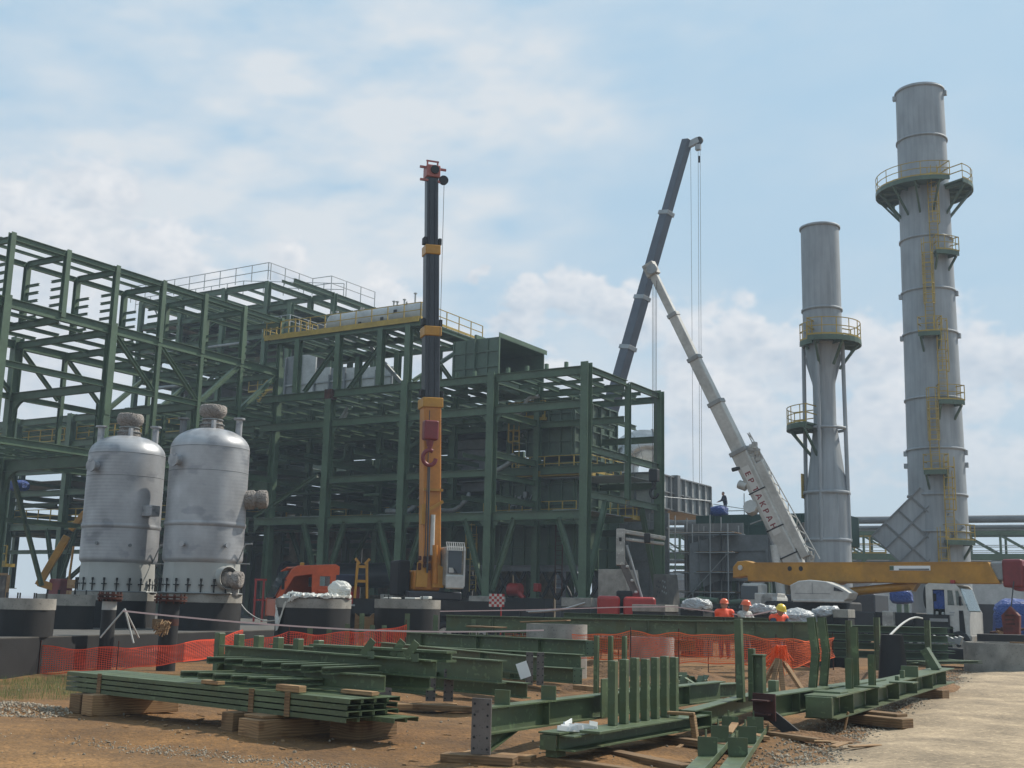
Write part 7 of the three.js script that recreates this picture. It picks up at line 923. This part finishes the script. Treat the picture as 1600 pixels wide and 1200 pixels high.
{ const t = thing('concrete_footing', 'footing with a pale corner sticking out beside the rightmost wrapped bundle', 'footing', [-11.0, 0, -38.9]); part(t, 'footing_base', bx(-11.7, -10.8, 0, 1.55, -39.4, -38.6), M.bitumen); part(t, 'footing_head', rbx(-11.72, -10.78, 1.55, 1.82, -39.42, -38.58, 0.02), M.concrete); const u = thing('concrete_footing', 'dark footing with small machine parts at the gable front', 'footing', [-18.5, 0, -41.0]); part(u, 'footing_base', bx(-19.3, -18.0, 0, 1.6, -41.6, -40.4), M.bitumen); part(u, 'footing_head', rbx(-19.32, -17.98, 1.6, 1.86, -41.62, -40.38, 0.02), M.concrete); }
{ // blue sheets and odds beyond the cab
  const sheet = (label, x, y, z, w, h, d, seed) => { const g = plain(new THREE.SphereGeometry(1, 36, 24)), p = g.attributes.position; for (let i = 0; i < p.count; i++) { const a = p.getX(i), b = p.getY(i), c = p.getZ(i), n = fbm(a * 2 + seed, b * 2, c * 2, 4); p.setXYZ(i, x + Math.sign(a) * Math.pow(Math.abs(a), 0.6) * w * (0.8 + 0.4 * n), y + Math.sign(b) * Math.pow(Math.abs(b), 0.6) * h * (0.8 + 0.4 * n), z + Math.sign(c) * Math.pow(Math.abs(c), 0.6) * d); } g.computeVertexNormals(); solo('tarpaulin', label, 'tarpaulin', [x, 0, z], [g], M.tarpBlue); };
  sheet('blue tarpaulin over a load right of the white cab', -8.2, 1.5, -58.5, 1.5, 1.0, 1.2, 2); sheet('small blue tarpaulin seen under the flat yellow boom', -14.6, 2.6, -62, 0.55, 0.35, 0.4, 6); sheet('crumpled blue sheet on the green enclosure roof beside a worker', -31.1, 8.7, -79.3, 0.6, 0.35, 0.6, 9); sheet('blue sheet in the shade between the vessels', -29.2, 1.6, -28.5, 0.5, 0.9, 0.5, 3); sheet('blue sheet bundle high on the far left floor', -66.5, 8.6, -48, 0.6, 0.35, 0.5, 14);
  const r = thing('timber_rack', 'orange and brown odds heaped at the right edge behind the wide ring', 'scrap heap', [-8.1, 0, -53]), R = rng(61); for (let k = 0; k < 16; k++) part(r, 'piece', rbar([-8.8 + R() * 1.4, 0.2 + R() * 1.2, -52 - R()], [-8.8 + R() * 1.4, 0.2 + R() * 1.2, -52 - R()], 0.1, 0.2, 0.02), k % 3 ? M.rust : M.timber);
  part(thing('concrete_footing', 'dark square footing behind the wide ring at the right edge', 'footing', [-7.7, 0, -49]), 'footing_base', bx(-8.6, -6.6, 0, 1.05, -49.8, -48.2), M.bitumen); solo('traffic_screen', 'dark low screen wall behind the crane trucks', 'wall', [-10, 0, -70], [bx(-14, 2, 0, 2.4, -70.3, -70)], M.boomDark);
  const dk = thing('plant_skid', 'dark low skid and pipes before the grey duct blocks', 'plant', [-25, 0, -66]); part(dk, 'base', bx(-32, -22, 0.2, 1.9, -71, -70), M.dark); for (let k = 0; k < 5; k++) part(dk, 'pipe', rod([-31 + k * 2, 2.2 + 0.2 * (k % 2), -70], [-29.6 + k * 2, 2.3, -70], 0.2, 10), M.greenFar);
  const rt = thing('machine', 'red machine parts in the shade under the frame, left of the boom lift', 'machine', [-37, 0, -62]); part(rt, 'drum', [rod([-38.2, 2.7, -62.5], [-37.4, 2.7, -62.5], 0.4, 16), rod([-38.0, 2.9, -62.4], [-37.1, 2.2, -62.4], 0.16, 12)], M.redPaint); part(rt, 'box', rbx(-36.4, -36.1, 2.6, 3.1, -62.8, -62.3, 0.05), M.redPaint); part(rt, 'skid', bx(-38.5, -35.4, 0.4, 2.2, -63, -62), M.dark);
  for (const [i, [x, z]] of [[-30.3, -74.2], [-28.9, -79.1]].entries()) solo('scaffold_pole', ['pole and rail left of the worker on the green roof', 'upright pole with a cross bar right of the worker on the green roof'][i], 'pole', [x, 8.3, z], i ? [rod([-29.2, 8.4, -79.2], [-29.2, 9.9, -79.2], 0.035, 6), rod([-31.5, 9.2, -79.2], [-28.0, 8.6, -79.2], 0.03, 6), rod([-31.4, 8.7, -79.2], [-27.9, 8.68, -79.2], 0.035, 6)] : [rod([-33.8, 9.4, -74.3], [-31.6, 9.4, -79], 0.03, 6)], M.rail);
  solo('timber', 'tan block with a notched top between the two plinths', 'timber', [-21.8, 0.9, -27.9], [prism([[-0.32, 0], [-0.32, 0.46], [-0.2, 0.36], [0.1, 0.36], [0.2, 0.46], [0.32, 0.46], [0.32, 0]], 0.3).rotateY(0.7).translate(-21.9, 0.92, -27.8)], M.timber);
}

// ---------------------------------------------------------------- people
// a figure as one surface: tapered capsules between joints joined by a smooth minimum and meshed with marching cubes
function surface(bones, lo, hi, res, k = 0.05, cut) {
  const mc = new MarchingCubes(res, new THREE.MeshBasicMaterial(), false, false, 60000), n = res, half = n / 2, c = lo.map((v, i) => (v + hi[i]) / 2), s = lo.map((v, i) => (hi[i] - v) / 2);
  const B = bones.map(([a, b, r0, r1]) => ({ a, d: [b[0] - a[0], b[1] - a[1], b[2] - a[2]], r0, r1 })); B.forEach((o) => { o.l = o.d[0] ** 2 + o.d[1] ** 2 + o.d[2] ** 2 + 1e-9; });
  for (let z = 0; z < n; z++) for (let y = 0; y < n; y++) for (let x = 0; x < n; x++) {
    const p = [(x - half) / half * s[0] + c[0], (y - half) / half * s[1] + c[1], (z - half) / half * s[2] + c[2]]; let d = 9;
    for (const o of B) { const q = [p[0] - o.a[0], p[1] - o.a[1], p[2] - o.a[2]], t = clamp((q[0] * o.d[0] + q[1] * o.d[1] + q[2] * o.d[2]) / o.l), e = Math.hypot(q[0] - o.d[0] * t, q[1] - o.d[1] * t, q[2] - o.d[2] * t) - lerp(o.r0, o.r1, t), h = Math.max(k - Math.abs(d - e), 0) / k; d = Math.min(d, e) - h * h * k * 0.25; }
    if (cut) d = Math.max(d, cut(p)); mc.field[x + y * n + z * n * n] = -d;
  }
  mc.isolation = 0; mc.update(); const g = new THREE.BufferGeometry(), m = mc.count, pos = new Float32Array(m * 3); for (let i = 0; i < m; i++) for (let j = 0; j < 3; j++) pos[i * 3 + j] = mc.positionArray[i * 3 + j] * s[j] + c[j];
  g.setAttribute('position', new THREE.BufferAttribute(pos, 3)); const w = mergeVertices(g, 1e-4); w.computeVertexNormals(); w.setAttribute("uv", new THREE.BufferAttribute(new Float32Array(w.attributes.position.count * 2), 2)); return plain(w);
}
function person(label, pos, turn, { lean = 0, armL, armR, vest, helmet, top = M.workwear, scale = 1, knee = 0, group } = {}) {
  const t = thing('person', label, 'person', pos, { turn, group }); t.scale.setScalar(scale);
  const hip = [0, 0.92 - knee * 0.12, 0], L = (y, f = 0, x = 0) => { const v = V(x, y, f).applyAxisAngle(V(1, 0, 0), lean); return [hip[0] + v.x, hip[1] + v.y, hip[2] + v.z]; };
  const chest = L(0.36), neck = L(0.52), head = L(0.68, 0.03 + lean * 0.03), sh = [L(0.46, 0, -0.19), L(0.46, 0, 0.19)];
  const arms = [armL, armR].map((a, i) => { const s = i ? 1 : -1, o = a ?? [[0.05 * s, -0.28, 0.03], [0.02 * s, -0.25, 0.12]]; const e = sh[i].map((v, j) => v + o[0][j]), h = e.map((v, j) => v + o[1][j]); return [e, h]; });
  const legs = [-1, 1].map((s) => { const k = [0.1 * s, 0.5 - knee * 0.05, 0.05 + knee * 0.16], f = [0.11 * s, 0.09, -0.02]; return [[0.09 * s, hip[1] - 0.04, 0], k, f]; });
  const limb = (pad) => [[hip, chest, 0.135 + pad, 0.155 + pad], [chest, L(0.47), 0.15 + pad, 0.10 + pad], [sh[0], sh[1], 0.085 + pad, 0.085 + pad], ...arms.flatMap(([e, h], i) => [[sh[i], e, 0.062 + pad, 0.05 + pad]])], lower = (pad) => legs.flatMap(([a, k, f]) => [[a, k, 0.095 + pad, 0.065 + pad], [k, f, 0.062 + pad, 0.042 + pad], [f, [f[0], 0.045, f[2] + 0.17], 0.045 + pad, 0.035 + pad]]);
  const fore = (pad) => arms.map(([e, h]) => [e, h, 0.048 + pad, 0.034 + pad]);
  const headB = [[neck, head, 0.058, 0.062], [L(0.66, 0.02), L(0.74, 0.01), 0.085, 0.09], [L(0.61, 0.055), L(0.66, 0.05), 0.05, 0.07], [L(0.655, 0.115), L(0.675, 0.105), 0.014, 0.01], ...[-1, 1].map((s) => [L(0.65, 0.0, 0.088 * s), L(0.69, 0.0, 0.092 * s), 0.014, 0.018])];
  const body = part(t, 'body', [surface([...limb(-0.01), ...lower(-0.008), ...fore(0), ...headB], [-0.75, 0, -0.6], [0.75, 1.85, 0.9], 84, 0.035),
    ...arms.flatMap(([e, h], i) => { const d = V(...h).sub(V(...e)).normalize(), s = V(i ? 1 : -1, 0, 0), u = s.clone().cross(d).normalize(), P = (a, b, c) => V(...h).addScaledVector(d, a).addScaledVector(s, b).addScaledVector(u, c).toArray(), g = [rbar(P(0, 0, 0), P(0.1, 0, 0), 0.03, 0.08, 0.014)]; [[-0.03, 0.072], [-0.01, 0.082], [0.011, 0.078], [0.031, 0.06]].forEach(([b, l]) => { g.push(rod(P(0.09, b, 0), P(0.09 + l * 0.55, b, 0.008), 0.0095, 6), rod(P(0.09 + l * 0.55, b, 0.008), P(0.09 + l, b, 0.03), 0.0085, 6)); }); g.push(rod(P(0.03, -0.04, 0), P(0.075, -0.068, 0.015), 0.011, 6), rod(P(0.075, -0.068, 0.015), P(0.105, -0.06, 0.03), 0.009, 6)); return g; })], M.skin);
  for (const s of [-1, 1]) part(body, 'eye', new THREE.SphereGeometry(0.011, 8, 6).translate(...L(0.685, 0.088, 0.032 * s)), M.dark); part(body, 'mouth', rbar(L(0.615, 0.106, -0.022), L(0.615, 0.106, 0.022), 0.008, 0.006, 0.002), M.redDark);
  part(body, 'jacket', [surface([...limb(0.018), ...fore(0.012)], [-0.75, 0.6, -0.6], [0.75, 1.75, 0.9], 64, 0.04)], top); part(body, 'trousers', [surface([...lower(0.012), [hip, L(0.08), 0.135, 0.13]], [-0.4, 0.06, -0.4], [0.4, 1.15, 0.5], 60, 0.04)], M.workwear);
  if (vest) part(body, 'vest', [surface([[hip, chest, 0.16, 0.185], [chest, L(0.47), 0.18, 0.12], [sh[0], sh[1], 0.11, 0.11]], [-0.5, 0.8, -0.5], [0.5, 1.75, 0.8], 56, 0.04)], vest);
  if (helmet) part(body, 'helmet', [lathe([[0.152, -0.005], [0.128, 0.01], [0.125, 0.05], [0.105, 0.1], [0.06, 0.135], [0, 0.145]], 28).scale(1, 1, 1.15).rotateX(lean).translate(...L(0.735, 0.015)), rbar(L(0.735, 0.12, -0.07), L(0.735, 0.12, 0.07), 0.012, 0.1, 0.004)], helmet);
  else part(body, 'hair', [surface([[L(0.72, -0.01), L(0.755, -0.005), 0.096, 0.088]], [-0.2, 1.3, -0.25], [0.2, 1.9, 0.35], 40, 0.02, (p) => L(0.7)[1] - p[1])], M.hair);
  return t;
}
person('worker in a yellow helmet and orange vest bending over the far girder', [-11.95, 0.1, -34.9], 0.9, { lean: 0.42, vest: M.hiVis, helmet: M.helmetYellow, armL: [[-0.06, -0.22, 0.16], [0.02, -0.12, 0.22]], armR: [[0.06, -0.22, 0.16], [-0.02, -0.14, 0.2]], scale: 1.08, knee: 0.3 });
person('worker in an orange helmet with pale sleeves facing right behind the girder', [-12.95, 0.12, -34.9], 1.3, { lean: 0.12, helmet: M.helmetOrange, top: M.offWhite, armL: [[-0.08, -0.16, 0.2], [0.05, 0.02, 0.24]], armR: [[0.06, -0.2, 0.15], [-0.05, 0.02, 0.24]], scale: 1.07 });
person('distant worker all in orange with an orange helmet, seen from behind', [-13.75, 0.2, -35.4], 3.7, { vest: M.hiVis, helmet: M.helmetOrange, top: M.hiVis, scale: 1.04 });
person('bareheaded worker standing on the green enclosure roof against the sky', [-30.75, 8.36, -79.6], -0.9, { lean: 0.22, top: M.navy, armL: [[-0.05, -0.24, 0.12], [0.04, -0.1, 0.24]], armR: [[0.05, -0.24, 0.12], [-0.04, -0.1, 0.24]] });

renderer.render(scene, camera);
